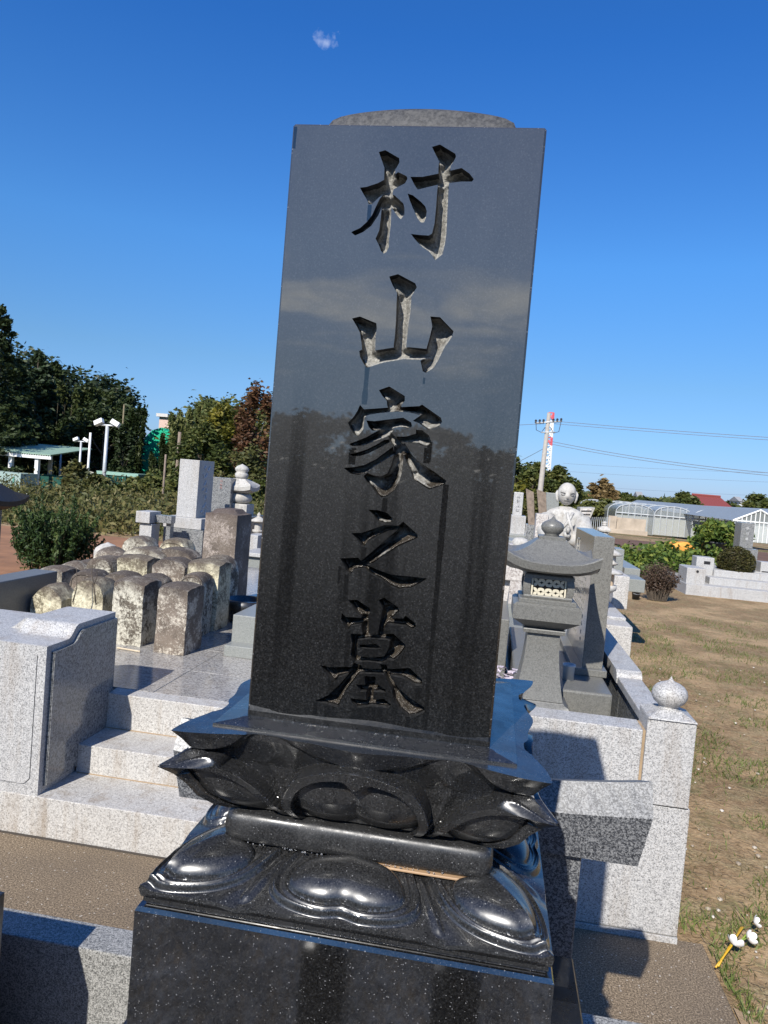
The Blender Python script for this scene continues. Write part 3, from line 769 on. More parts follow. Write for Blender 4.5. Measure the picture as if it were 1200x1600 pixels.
# water beads that cling to the pedestal
def beads():
    bm = bmesh.new(); R = random.Random(3)
    for k in range(70):
        z = R.choice([1.281, 1.273, 1.272]); x = TX + R.uniform(-.12, .05) if k < 45 else TX + R.uniform(-.14, .14)
        y = TYC - (.160 if z > 1.28 else .1858)
        r = R.uniform(.0007, .0018)
        bmesh.ops.create_icosphere(bm, subdivisions=1, radius=r, matrix=Matrix.Translation((x, y - .0006, z + r * .3)))
    for k in range(60):
        x = TX + R.uniform(-.2, .12); w = .166; bmesh.ops.create_icosphere(bm, subdivisions=1, radius=R.uniform(.0006, .0016), matrix=Matrix.Translation((x, TYC - .170 - R.random() * .004, 1.1245)))
    return bm
t = NT('water_drops'); t.P('Base Color', (.9, .9, .9)); t.P('Roughness', .02); t.P('Transmission Weight', .9); t.P('IOR', 1.33)
M['water'] = t.m
ob = tp('water_beads', beads(), M['water'], True); tag(ob, kind='stuff')

# ------------------------------------------------------------------ wooden-tablet stand behind (granite beam on two legs)
st = thing('tablet_stand', 'dark speckled granite stand with flared beam on two legs, behind the black gravestone', 'tablet stand', (TX, 1.6, 0))
def sp(parent, name, bm, mat, smooth=False):
    o = fin(name, bm, mat, parent, smooth); L = parent.matrix_world if False else Matrix.Translation(parent.location) @ Matrix.Rotation(parent.rotation_euler.z, 4, 'Z')
    o.matrix_parent_inverse = L.inverted(); return o
bm = bmesh.new()
N = 24; hw0 = .492; topz = lambda t: 1.018 + .034 * abs(t) ** 2.4
midz = lambda t: .966 + .022 * abs(t) ** 2.4
sec = []
for i in range(N + 1):
    t = -1 + 2 * i / N; x = TX + hw0 * t
    xb = TX + (hw0 - .018) * t
    ring = [bm.verts.new(p) for p in ((x, 1.56, topz(t) - .016), (x, 1.525, topz(t) - .004), (x, 1.492, midz(t)), (xb, 1.50, .886), (xb, 1.66, .886), (x, 1.668, midz(t) - .01), (x, 1.64, topz(t) - .045))]
    sec.append(ring)
for a_, b_ in zip(sec, sec[1:]):
    for k in range(7): bm.faces.new((a_[k], b_[k], b_[(k + 1) % 7], a_[(k + 1) % 7]))
bm.faces.new(sec[0]); bm.faces.new(sec[-1][::-1])
sp(st, 'beam', bm, M['granite_dark'])
for sx in (-1, 1):
    xc = TX + sx * .315
    sp(st, 'leg', add_box(bmesh.new(), xc - .055, xc + .055, 1.52, 1.64, .1, .886, .004), M['granite_dark'])
# ------------------------------------------------------------------ own plot: rear kerb, neighbour block, floor, gravel
k0 = thing('stone_kerb', 'long low grey granite kerb running behind the black gravestone at the path edge', 'kerb', (0, 1.78, 0))
for xa, xb in ((-3.4, -1.7), (-1.697, .05), (.053, .93)):
    sp(k0, 'kerb_block', add_box(bmesh.new(), xa, xb, 1.73, 1.832, -.05, .35, .004), M['granite_kerb'])
tag(box('memorial_block', -2.1, -1.018, 1.30, 1.53, .1, .592, M['black_wet']), 'polished black stone block cut off by the left edge of the photo, shading the kerb', 'memorial stone')
tag(box('kerb_footing', -1.9, -1.02, 1.42, 1.60, -.05, .115, M['granite_dark']), 'low dark granite footing in shadow at the bottom left corner', 'footing stone')
lay('plot_floor', [(-3.4, -2.6), (.95, -2.6), (.95, 1.73), (-3.4, 1.73)], .0, M['path'])
def gravel():
    R = np.random.default_rng(5); n = 34000
    base = bmesh.new(); bmesh.ops.create_icosphere(base, subdivisions=1, radius=1); bv = np.array([v.co[:] for v in base.verts]); bf = np.array([[v.index for v in f.verts] for f in base.faces]); base.free()
    pos = np.stack([R.uniform(-1.5, .8, n), R.uniform(-1.3, .72, n), R.uniform(.0, .012, n)], -1)
    sc_ = R.uniform(.0035, .008, (n, 1, 1)) * R.uniform(.6, 1.3, (n, 1, 3))
    V = (bv[None] * sc_ + pos[:, None, :]).reshape(-1, 3)
    Fc = (bf[None] + (np.arange(n) * len(bv))[:, None, None]).reshape(-1, 3)
    me = bpy.data.meshes.new('gravel'); me.from_pydata(V.tolist(), [], Fc.tolist()); me.update()
    t = NT('white_gravel'); g = t.n.new('ShaderNodeNewGeometry')
    t.P('Base Color', t.ramp(g.outputs['Random Per Island'], [(0, (.4, .39, .36)), (.5, (.7, .69, .66)), (1, (.95, .94, .9))])); t.P('Roughness', .09)
    tag(link('gravel', me, t.m), kind='stuff')
gravel()

for px_, lab in ((-.268, 'left black flower post added out of view for a dark reflection in the base block'), (.012, 'right black flower post added out of view for a dark reflection in the base block')):
    fpo = thing('added_flower_post', lab, 'flower post', (px_, .10, 0))  # unseen posts, added for the dark upright bands mirrored in the block
    fin('post', add_box(bmesh.new(), -.05, .05, -.05, .05, 0, .60, .006), M['black_wet'], fpo)
    bm = bmesh.new(); add_lathe(bm, [(.0, .60), (.034, .60), (.034, .66), (.040, .665), (.040, .672), (.030, .672), (.028, .62)], 0, 0, 20, cap=False); fin('vase', bm, M['steel'] if 'steel' in M else M['black_wet'], fpo, True)
# ================================================================== left plot: steps, terrace, gate pillar, old stones
def part(parent, name, bm, mat, smooth=False):
    o = fin(name, bm, mat, parent, smooth)
    L = Matrix.Translation(parent.location) @ Matrix.Rotation(parent.rotation_euler.z, 4, 'Z'); o.matrix_parent_inverse = L.inverted(); return o
ZT = .467
ter = thing('grave_terrace', 'pale granite terrace with three steps and paved top left of the black gravestone', 'grave terrace', (-1.6, 2.9, 0))
XL, XR = -3.3, .16
part(ter, 'step', add_box(bmesh.new(), XL, XR, 2.81, 3.13, -.05, .171, .004), M['granite_step'])
part(ter, 'step', add_box(bmesh.new(), -1.748, XR, 3.085, 3.35, .13, .299, .004), M['granite_step'])
part(ter, 'step', add_box(bmesh.new(), -1.748, XR, 3.325, 3.42, .26, ZT, .004), M['granite_step'])
# damp line under each step
part(ter, 'mortar_joint', add_box(bmesh.new(), XL, XR, 2.803, 2.812, -.01, .006, 0), M['dark_joint'])
part(ter, 'mortar_joint', add_box(bmesh.new(), -1.74, XR, 3.0805, 3.09, .171, .1745, 0), M['grout'])
part(ter, 'mortar_joint', add_box(bmesh.new(), -1.74, XR, 3.3205, 3.33, .299, .3025, 0), M['grout'])
# paving of the terrace: rows of slabs with open joints
part(ter, 'bedding', add_box(bmesh.new(), XL, XR, 3.42, 8.2, .1, ZT - .012, 0), M['grout'])
ys = [3.4225, 3.86, 4.33, 4.80, 5.30, 5.9, 6.6, 7.4, 8.2]
for j in range(len(ys) - 1):
    xs_ = [XL, -2.66, -2.10, -1.56, -1.04, -.5, XR]
    for i in range(len(xs_) - 1):
        part(ter, 'paving_slab', add_box(bmesh.new(), xs_[i] + .0015, xs_[i + 1] - .0015, ys[j] + .0015, ys[j + 1] - .0015, ZT - .05, ZT + random.uniform(-.0007, .0007), .0015, 1), M['granite_pave'])
# gate pillar with stepped top
gp = thing('gate_pillar', 'large pale granite gate pillar with curved stepped top and grooved front beside the steps', 'pillar', (-2.0, 2.85, .171))
def ogee(y0, y1, y2, zl, zh, n=8):
    pts = [(y0, zl)]
    pts += [(y1 + (y2 - y1) * k / n, zl + (zh - zl) * (.5 - .5 * math.cos(math.pi * k / n))) for k in range(n + 1)]
    return pts
PF = 2.822; ZL, ZH = .797, .850
prof = [(PF, .171)] + ogee(PF, 2.97, 3.05, ZL, ZH) + [(3.37, ZH), (3.37, .171)]
bm = bmesh.new(); add_prism(bm, prof, 'x', -2.00, -1.757)
# lower shoulder to the left, joined by the same curve
pl = ogee(-1.0, 0, .07, 0, 1)
add_box(bm, -2.6, -2.0005, PF + .0005, 3.37, .171, ZL, 0)
bmesh.ops.remove_doubles(bm, verts=bm.verts[:], dist=1e-5)
part(gp, 'body', bm, M['granite_white'])
# ogee on the left shoulder
bm = bmesh.new(); add_prism(bm, [(-2.0, ZL - .01)] + [(-2.0 - .09 * k / 8, ZL + (ZH - ZL) * (.5 + .5 * math.cos(math.pi * k / 8)) + (-.001 if k == 0 else 0)) for k in range(9)] + [(-2.09, ZL - .01)], 'y', 3.05, 3.369)
part(gp, 'shoulder', bm, M['granite_white'])
def off(p, d):
    # inset the side outline for the raised panel
    return [(y, z) for y, z in p]
g = .028
prof2 = [(PF + g, .20)] + ogee(PF + g, 2.97 + .020, 3.05 + .020, ZL - g, ZH - g) + [(3.37, ZH - g), (3.37, .20)]
bm = bmesh.new(); add_prism(bm, prof2, 'x', -1.757, -1.742)
es = [e for e in bm.edges if all(v.co.x > -1.743 for v in e.verts)]
bmesh.ops.bevel(bm, geom=es, offset=.004, segments=2, affect='EDGES')
part(gp, 'side_panel', bm, M['granite_polish'])
# groove cut into the front: face with a channel, built as a thin facing
def channel_face(name, parent, outer, centre, wdt, y, dep, mat, matg):
    holes = []
    n = len(centre)
    for i in range(n - 1):
        (x0, z0), (x1, z1) = centre[i], centre[i + 1]; dx, dz = x1 - x0, z1 - z0; L = math.hypot(dx, dz); ux, uz = dx / L, dz / L; nx, nz = -uz * wdt, ux * wdt
        e = wdt * .4
        holes.append([(x0 - ux * e + nx, z0 - uz * e + nz), (x1 + ux * e + nx, z1 + uz * e + nz), (x1 + ux * e - nx, z1 + uz * e - nz), (x0 - ux * e - nx, z0 - uz * e - nz)])
    v, keep, cut, bd = cdt_face(outer, holes)
    V = [(p.x, y, p.y) for p in v] + [(p.x, y + dep, p.y) for p in v]; nn = len(v)
    Fs = [tuple(t) for t in keep] + [(a, b, b + nn, a + nn) for a, b in bd] + [tuple(i + nn for i in t) for t in cut]
    # closing rim round the facing
    ob = [(outer[i], outer[(i + 1) % len(outer)]) for i in range(len(outer))]
    for (a, b) in ob:
        k = len(V); V += [(a[0], y, a[1]), (b[0], y, b[1]), (b[0], y + dep + .002, b[1]), (a[0], y + dep + .002, a[1])]; Fs.append((k, k + 1, k + 2, k + 3))
    me = bpy.data.meshes.new(name); me.from_pydata(V, [], Fs); me.update()
    o = link(name, me, mat, parent); L = Matrix.Translation(parent.location); o.matrix_parent_inverse = L.inverted(); return o
gx0, gx1, gz0, gz1 = -2.5, -1.797, .212, .752
channel_face('front_panel', gp, [(-2.6, .1715), (-1.7572, .1715), (-1.7572, ZL - .001), (-2.6, ZL - .001)],
             [(gx0, gz0), (gx1 - .03, gz0), (gx1 - .022, gz0 + .004), (gx1 - .004, gz0 + .022), (gx1, gz0 + .03), (gx1, gz1)], .0022, PF - .0065, .006, M['granite_white'], None)
channel_face('front_panel', gp, [(-2.05, .0), (-2.049, .0), (-2.049, .001)], [(-2.0495, .0), (-2.0494, .0005)], .0001, PF - .002, .001, M['granite_white'], None) if False else None
# low wall at the left rear
wl_ = thing('side_wall', 'low dark polished wall with pale top at the left edge behind the gate pillar', 'wall', (-2.9, 5, 0))
p0 = atZ(0, 908, .80); p1 = atZ(55, 899, .80)
part(wl_, 'wall_panel', add_box(bmesh.new(), p1.x - .17, p1.x, 3.41, p1.y + .25, .0, .80, .008), M['granite_grey'])
part(wl_, 'wall_base', add_box(bmesh.new(), p1.x - .2, p1.x + .03, 3.41, p1.y + .25, .0, .50, .008), M['granite_polish'])

# ------------------------------------------------------------------ old gravestones
def weather(bm, amp=.006, sc_=14, seed=0):
    for v in bm.verts:
        n = noise.noise_vector(v.co * sc_ + Vector((seed, seed * 2, 0))); n2 = noise.noise_vector(v.co * sc_ * 3 + Vector((seed, 0, 0)))
        v.co += n * amp + n2 * amp * .4
def old_stone(px0, px1, ptop, Y, dep, kind, mat, label, zb=ZT, topm=None, wob=.006, yaw=0.0, name='old_gravestone'):
    a = atY(px0, ptop, Y); b = atY(px1, ptop + (px1 - px0) * .1, Y)
    w = b.x - a.x; xc = (a.x + b.x) / 2; h = (a.z + b.z) / 2 - zb
    top = thing(name, label, 'gravestone', (xc, Y + dep / 2, zb), yaw, 'old lichen-covered gravestones gathered on the terrace')
    bm = bmesh.new()
    nx, ny, nz = 12, 6, 18
    def roof(s, t):      # s across, t depth, both -1..1 ; drop below h
        if kind == 'flat': return .018 * (s * s + t * t) 
        if kind == 'round': return .30 * w * (1 - math.sqrt(max(0, 1 - (s * .96) ** 2))) + .01 * t * t
        if kind == 'arch': return .55 * w * (1 - math.sqrt(max(0, 1 - (abs(s) ** 1.25 * .98) ** 2))) + .012 * t * t
        if kind == 'point': return .42 * w * abs(s) ** 1.5 + .01 * t * t
        if kind == 'dome': return .22 * w * (s * s + t * t) ** .8
        if kind == 'cap': return (.0 if max(abs(s), abs(t)) < .66 else .03) + .01 * s * s
        return 0
    # closed block as a deformed grid box
    bmesh.ops.create_cube(bm, size=2)
    bmesh.ops.subdivide_edges(bm, edges=bm.edges[:], cuts=8, use_grid_fill=True)
    for v in bm.verts:
        s, t, q = v.co.x, v.co.y, (v.co.z + 1) / 2
        rd = 1 - .03 * (max(0, abs(s) - .75) * 4) ** 2 * (max(0, abs(t) - .75) * 4) ** 2
        taper = 1 + .03 * (1 - q)
        dr = roof(s, t) * max(0, (q - .5) * 2) ** 1.5
        v.co = Vector((s * w / 2 * taper * rd, t * dep / 2 * taper * rd, q * h - dr - h))
    weather(bm, wob, 12, random.random() * 50)
    # origin of the body mesh at its top so that the crust follows the top
    o = fin('stone_body', bm, mat, top, True); o.location = (0, 0, h); finish_smooth(o, 38)
    if topm == 'frame':          # arched frame cut round the face
        bm = bmesh.new(); pts = []
        r = w * .40
        for k in range(15):
            an = math.pi * k / 14; pts.append((-math.cos(an) * r, -dep / 2 - .001, h - .14 * w - r * .72 + math.sin(an) * r * .72))
        pts = [(-r, -dep / 2 - .001, h * .35)] + pts + [(r, -dep / 2 - .001, h * .35)]
        add_tube(bm, pts, .0045, 6); fin('face_frame', bm, mat, top, True).location = (0, 0, 0)
    return top
L1 = M['old1']; L2 = M['old2']; L3 = M['old3']
OS = [
 (50, 97, 911, 4.30, .20, 'point', L3, 'small yellowish pointed old gravestone at the front left of the group', None),
 (113, 161, 902, 4.28, .22, 'arch', L3, 'round-topped yellowish old gravestone with a bare twig in front', None),
 (178, 227, 902, 4.22, .24, 'flat', L1, 'flat-topped lichen-spotted old gravestone in the front row above the paving', None),
 (248, 296, 911, 4.14, .24, 'flat', L2, 'brown old gravestone at the front right corner of the group', None),
 (60, 99, 884, 4.75, .22, 'flat', L1, 'square lichen-spotted old gravestone behind the small pointed one', None),
 (108, 152, 889, 4.72, .22, 'arch', L2, 'old gravestone with an arched frame carved round its face', 'frame'),
 (161, 206, 892, 4.85, .2, 'round', L2, 'dull brown old gravestone half hidden in the second row', None),
 (208, 252, 897, 4.75, .2, 'round', L2, 'reddish round-topped old gravestone between the two tallest front stones', None),
 (281, 318, 894, 4.62, .2, 'arch', L1, 'old gravestone with worn round top behind the brown corner stone', 'frame'),
 (88, 128, 875, 5.25, .2, 'dome', L1, 'low old gravestone with a peaked worn top in the third row', None),
 (116, 146, 874, 5.60, .2, 'round', L2, 'brown rounded old gravestone nearest the juniper bush', None),
 (134, 177, 868, 5.22, .22, 'arch', L1, 'dome-topped lichen-spotted old gravestone in the third row', None),
 (183, 231, 866, 5.10, .22, 'flat', L3, 'wide flat-topped pale old gravestone in the middle of the group', None),
 (238, 289, 870, 5.05, .22, 'round', L2, 'wide brown old gravestone in the middle right of the group', None),
 (294, 344, 873, 4.85, .24, 'flat', L3, 'tall pale yellow old gravestone at the right side of the group', None),
 (312, 361, 866, 5.35, .2, 'arch', L1, 'round-topped old gravestone in front of the tall brown pillar stone', 'frame'),
 (147, 188, 852, 5.85, .2, 'dome', L2, 'low wide old gravestone in the back row at the left', None),
 (190, 256, 852, 5.80, .22, 'round', L1, 'very wide rounded lichen-spotted old gravestone in the back row', None),
 (240, 302, 853, 5.90, .22, 'round', L2, 'wide brown rounded old gravestone in the back row', None),
 (190, 236, 836, 6.40, .22, 'arch', L1, 'lichen-spotted round-topped old gravestone at the very back', None),
 (247, 294, 839, 6.35, .22, 'arch', L3, 'pale old gravestone with arched frame at the very back', 'frame'),
 (172, 212, 866, 5.6, .2, 'round', L2, 'brown old gravestone wedged between the wide ones in the middle', None),
]
for r in OS:
    old_stone(r[0], r[1], r[2], r[3], r[4], r[5], r[6], r[7], topm=r[8], yaw=random.uniform(-.05, .05))
o_ = old_stone(321, 372, 793, 5.55, .36, 'cap', M['old4'], 'tall weathered brown square gravestone standing over the old stones', wob=.003, name='tall_gravestone')
o_['group'] = ''; del o_['group']
# small white pointed stone at the back left
bm = bmesh.new(); c = atY(168, 858, 6.3); add_lathe(bm, [(.11, ZT - .1), (.115, c.z - .02), (.10, c.z + .01), (.06, c.z + .04), (.02, c.z + .055), (.001, c.z + .065)], c.x, 6.3, 24)
tag(fin('pagoda_cap', bm, M['white_stone'], smooth=True), 'small white pointed stone cap among the old gravestones', 'stone cap')
# twig on the arched stone
bm = bmesh.new(); q = atY(150, 945, 4.15); tw = [q, q + Vector((-.012, -.01, .09)), q + Vector((-.035, -.01, .19)), q + Vector((-.04, 0, .24))]
add_tube(bm, tw, [.004, .0035, .0025, .0015], 5); add_tube(bm, [q + Vector((-.02, -.01, .11)), q + Vector((.0, -.01, .17)), q + Vector((-.01, 0, .25))], [.003, .002, .0012], 5)
add_tube(bm, [q + Vector((-.15, 0, .0)), q + Vector((-.13, 0, .09)), q + Vector((-.14, .0, .21))], [.004, .003, .0015], 5)
tag(fin('bare_twig', bm, M['bark'], smooth=True), 'bare dead twig leaning against the round-topped yellowish old stone', 'twig')
# loose pale stick lying on the paving
bm = bmesh.new(); a = atZ(183, 1012, ZT + .006); b = atZ(219, 1018, ZT + .006); add_tube(bm, [a, b], .005, 6)
tag(fin('loose_stick', bm, plain('pale_stick', (.6, .5, .35), .7)), 'pale thin stick lying on the paving before the old stones', 'stick')
# dark basin-like things right of the stones, low mossy kerb
c = atZ(382, 915, .6)
bm = bmesh.new(); add_lathe(bm, [(.12, ZT), (.16, ZT + .10), (.165, ZT + .16), (.14, ZT + .165), (.11, ZT + .12)], c.x * 5.3 / c.y + .02, 5.3, 24)
tag(fin('stone_basin', bm, M['black_wet'], smooth=True), 'dark round stone basin in the shade beside the tall brown stone', 'basin')
# grey stepped grave base partly behind the slab
gb = thing('plain_grave', 'plain grey two-tier granite grave base just left of the black gravestone', 'grave base', (-1.1, 4.4, ZT))
a = atZ(349, 1025, ZT); b = atY(365, 966, a.y + .12)
part(gb, 'lower_tier', add_box(bmesh.new(), a.x + .0, -.35, a.y, a.y + 1.2, ZT, atY(352, 1008, a.y).z, .004), M['granite_green'])
part(gb, 'upper_tier', add_box(bmesh.new(), atY(363, 980, a.y + .12).x, -.42, a.y + .12, a.y + 1.1, ZT + .05, atY(380, 962, a.y + .12).z, .004), M['granite_green'])
part(gb, 'gravestone', add_box(bmesh.new(), -1.05, -.75, a.y + .5, a.y + .8, ZT + .3, 1.45, .004), M['granite_green'])

# ================================================================== right plot: wall, post, lantern, stele
rw = thing('plot_wall', 'speckled white granite wall round the plot right of the black gravestone', 'wall', (.5, 3, 0))
part(rw, 'lower_course', add_box(bmesh.new(), .165, .798, 2.81, 2.96, .025, .498, .004), M['granite_white'])
part(rw, 'footing', add_box(bmesh.new(), .165, .80, 2.806, 2.97, -.05, .022, .003), M['granite_white'])
part(rw, 'wall_block', add_box(bmesh.new(), .165, .608, 2.812, 2.94, .5005, .768, .004), M['granite_white'])
part(rw, 'grout', add_box(bmesh.new(), .604, .628, 2.820, 2.94, .50, .765, 0), M['grout'])
part(rw, 'grout', add_box(bmesh.new(), .17, .79, 2.818, 2.94, .494, .504, 0), M['grout'])
part(rw, 'side_course', add_box(bmesh.new(), .63, .795, 2.965, 6.3, -.05, .498, .004), M['granite_white'])
part(rw, 'side_wall', add_box(bmesh.new(), .655, .745, 2.98, 3.60, .45, .735, .003), M['granite_polish'])
part(rw, 'coping', add_box(bmesh.new(), .640, .748, 2.965, 3.60, .735, .770, .004), M['granite_white'])
part(rw, 'side_wall', add_box(bmesh.new(), .655, .745, 3.602, 5.0, .45, .765, .003), M['granite_polish'])
bm = bmesh.new(); add_prism(bm, [(3.602, .740), (3.602, .765), (3.615, .785), (3.64, .797), (4.9, .797), (4.9, .765)], 'x', .636, .752)
part(rw, 'coping', bm, M['granite_white'])
gpst = thing('corner_post', 'speckled granite corner post topped by an onion-shaped finial', 'post', (.703, 2.89, .5))
part(gpst, 'post', add_box(bmesh.new(), .618, .789, 2.803, 2.96, .5035, .818, .004), M['granite_white'])
bm = bmesh.new(); add_sq(bm, [(.0855, .8175), (.0835, .822), (.048, .838), (.04, .843)], .7035, 2.8815); part(gpst, 'post_cap', bm, M['granite_white'])
fp = [(.040, .840), (.037, .846), (.034, .850), (.040, .856), (.055, .868), (.063, .884), (.064, .898), (.060, .912), (.050, .925), (.036, .934), (.020, .940), (.010, .945), (.004, .954), (.0005, .962)]
bm = bmesh.new(); add_lathe(bm, fp, .7035, 2.8815, 40); part(gpst, 'finial', bm, M['granite_white'], True)
# raised floor and grey block inside the plot
tag(box('plot_platform', .165, .628, 2.97, 6.2, .0, .56, M['granite_green'], bev=.004), 'grey granite platform filling the plot right of the black gravestone', 'platform')
tag(box('grey_block', .16, .585, 3.36, 4.75, .562, .742, M['granite_grey'], bev=.01), 'low grey granite block under the dark upright memorial board', 'stone block')
lt_x, lt_y = .2555, 3.30
def lz(ry): return EYE + ry * lt_y
lan = thing('stone_lantern', 'grey granite lantern with curved roof and onion finial on the wall to the right', 'lantern', (lt_x, lt_y, .56))
lanp = lambda n, bm, m=None, sm=False: part(lan, n, bm, m or M['granite_grey'], sm)
k = lt_y / 3.4
def lq(lv, n=1): 
    bm = bmesh.new(); add_sq(bm, lv, lt_x, lt_y, n); return bm
lanp('base', lq([(.150, .56), (.150, .655), (.145, .660), (.05, .66)]))
bm = bmesh.new(); add_sq(bm, [(.140, .655), (.141, .668), (.136, .674), (.124, .700), (.108, .715), (.105, .72)], lt_x, lt_y, 6)
for v in bm.verts:
    if .66 < v.co.z < .712: v.co.z += .010 * abs(math.sin((v.co.x - lt_x) * 34) * math.sin((v.co.y - lt_y) * 34)) 
finish_smooth(lanp('lotus_base', bm), 35)
fl = []
for i in range(15):
    t_ = i / 14; z = .722 + (1.00 - .722) * t_
    fl.append((.102 * (1 - t_) ** 1.9 + .068 * (1 - (1 - t_) ** 1.9), z))
finish_smooth(lanp('shaft', lq(fl)), 30)
lanp('shaft_collar', lq([(.070, 1.0), (.086, 1.004), (.088, 1.018), (.086, 1.022), (.072, 1.024)]))
lanp('tray', lq([(.075, 1.0245), (.132, 1.062), (.140, 1.066), (.140, 1.125), (.128, 1.134), (.05, 1.134)]))
lanp('tray_step', lq([(.118, 1.1345), (.118, 1.148), (.114, 1.152), (.05, 1.152)]))
# fire box: four bulging corner frames round a black core, the shade inside put in as colour
bm = bmesh.new(); zz = [1.1525 + (1.262 - 1.1525) * i / 10 for i in range(11)]
hwid = [.088 + .018 * math.sin(math.pi * (.12 + .80 * i / 10)) for i in range(11)]
add_sq(bm, [(h_ - .022, z) for h_, z in zip(hwid, zz)], lt_x, lt_y)
lanp('firebox_dark_fill', bm, M['black_plastic'])
bm = bmesh.new()
for sx, sy in ((-1, -1), (1, -1), (1, 1), (-1, 1)):
    rings = []
    for h_, z in zip(hwid, zz):
        o_, i_ = h_, h_ - .030
        rings.append([bm.verts.new((lt_x + sx * a, lt_y + sy * b, z)) for a, b in ((o_, o_), (i_, o_), (i_, i_), (o_, i_))])
    for r1, r2 in zip(rings, rings[1:]):
        for q_ in range(4): bm.faces.new((r1[q_], r1[(q_ + 1) % 4], r2[(q_ + 1) % 4], r2[q_]))
    bm.faces.new(rings[0]); bm.faces.new(rings[-1])
add_sq(bm, [(.098, 1.1525), (.101, 1.160), (.099, 1.168), (.08, 1.168)], lt_x, lt_y); add_sq(bm, [(.080, 1.238), (.104, 1.238), (.1025, 1.252), (.092, 1.262)], lt_x, lt_y)
lanp('firebox_frame', bm)
# pierced window: overlapping rings in a pale frame
bm = bmesh.new(); wy = lt_y - .100
wmat = plain('pale_lattice', (.60, .55, .42), .7)
ww, wz0, wz1 = .072, 1.160, 1.243
for poly in ([(-ww, wz0), (ww, wz0), (ww, wz0 + .006), (-ww, wz0 + .006)], [(-ww, wz1 - .006), (ww, wz1 - .006), (ww, wz1), (-ww, wz1)], [(-ww, wz0), (-ww + .007, wz0), (-ww + .007, wz1), (-ww, wz1)], [(ww - .007, wz0), (ww, wz0), (ww, wz1), (ww - .007, wz1)]):
    add_prism(bm, [(lt_x + a, b) for a, b in poly], 'y', wy, wy + .012)
cxs = [-.046, -.0155, .0155, .046]; 
for ci, cxx_ in enumerate(cxs):
    for cz in (1.182, 1.2205):
        # four pointed petals to each cell
        for k_ in range(4):
            an = math.pi / 4 + k_ * math.pi / 2
            dx, dz = math.cos(an), math.sin(an); px_, pz_ = -dz, dx
            r_ = .0235; w_ = .0068
            pts = [(lt_x + cxx_ + dx * r_ * t2 + px_ * w_ * math.sin(math.pi * t2) * s2, cz + dz * r_ * t2 + pz_ * w_ * math.sin(math.pi * t2) * s2) for s2, t2 in [(1, .0), (1, .25), (1, .5), (1, .75), (1, 1.0), (-1, .75), (-1, .5), (-1, .25)]]
            add_prism(bm, pts, 'y', wy + .002 + .0003 * k_, wy + .010)
lanp('window_lattice', bm, wmat)
# roof
n_ = 10; bm = bmesh.new()
rl = [(.115, 1.264), (.165, 1.268, .02), (.184, 1.276, .034), (.190, 1.277, .036), (.197, 1.308, .044), (.193, 1.312, .044)]
for i in range(1, 11):
    t_ = i / 10; rl.append((.193 - (.193 - .062) * t_, 1.312 + .088 * t_ ** 1.3, .044 * (1 - t_) ** 2.5))
rl += [(.056, 1.401), (.056, 1.412), (.050, 1.416), (.02, 1.416)]
add_sq(bm, rl, lt_x, lt_y, n_)
finish_smooth(lanp('roof', bm), 30)
fp2 = [(.034, 1.414), (.030, 1.422), (.036, 1.428), (.046, 1.440), (.049, 1.455), (.045, 1.468), (.033, 1.478), (.018, 1.484), (.008, 1.491), (.001, 1.501)]
bm = bmesh.new(); add_lathe(bm, fp2, lt_x, lt_y, 36); lanp('finial', bm, None, True)

# memorial board standing edge-on
M['board'] = granite('brown_grey_board_granite', (.10, .095, .085), (.17, .165, .15), (.24, .235, .21), 300, .18, contrast=.7)
mb = thing('memorial_board', 'tall dark polished memorial board seen edge-on behind the grey lantern', 'memorial stone', (.53, 4.0, .74))
part(mb, 'board', add_box(bmesh.new(), .487, .583, 3.70, 4.52, .742, 1.412, .004), M['board'])
part(mb, 'foot', add_box(bmesh.new(), .44, .60, 3.66, 4.56, .7425, .775, .003), M['granite_grey'])
# names cut in the broad face: columns of small strokes, and a square crest
bm = bmesh.new(); R = random.Random(11)
def glyph_x(bm, x, y, z, s):
    for _ in range(R.randint(4, 6)):
        a = R.uniform(-.4, .4) * s; b = R.uniform(-.4, .4) * s
        if R.random() < .55: add_box(bm, x - .0012, x, y - s * .38, y + s * .38, z + b, z + b + s * .09, 0)
        else: add_box(bm, x - .0012, x, y + a, y + a + s * .09, z - s * .4, z + s * .4, 0)
for col in range(9):
    for row in range(R.randint(7, 11)): glyph_x(bm, .4868, 4.42 - col * .068, 1.22 - row * .038, .026)
tag(part(mb, 'inscription', bm, plain('cut_letter_grey', (.28, .27, .24), .8)), kind='stuff')
bm = bmesh.new()
for a0, a1, b0, b1 in ((4.28, 4.40, 1.355, 1.362), (4.28, 4.40, 1.275, 1.282), (4.28, 4.288, 1.275, 1.362), (4.392, 4.40, 1.275, 1.362), (4.315, 4.365, 1.325, 1.33), (4.315, 4.365, 1.305, 1.31), (4.315, 4.32, 1.305, 1.33), (4.36, 4.365, 1.305, 1.33)):
    add_box(bm, .4852, .4872, a0, a1, b0, b1, 0)
part(mb, 'crest', bm, plain('crest_grey', (.45, .43, .38), .8))
# cylinder vase beside the shaft
vx = atY(888, 1055, 3.55); bm = bmesh.new(); add_lathe(bm, [(.0, .742), (.026, .742), (.026, .80), (.030, .805), (.030, .815), (.022, .815), (.02, .79)], vx.x, 3.55, 24, cap=False)
tag(fin('flower_vase', bm, M['steel'], smooth=True), 'small dark metal flower cup between the lantern shaft and the memorial board', 'vase')
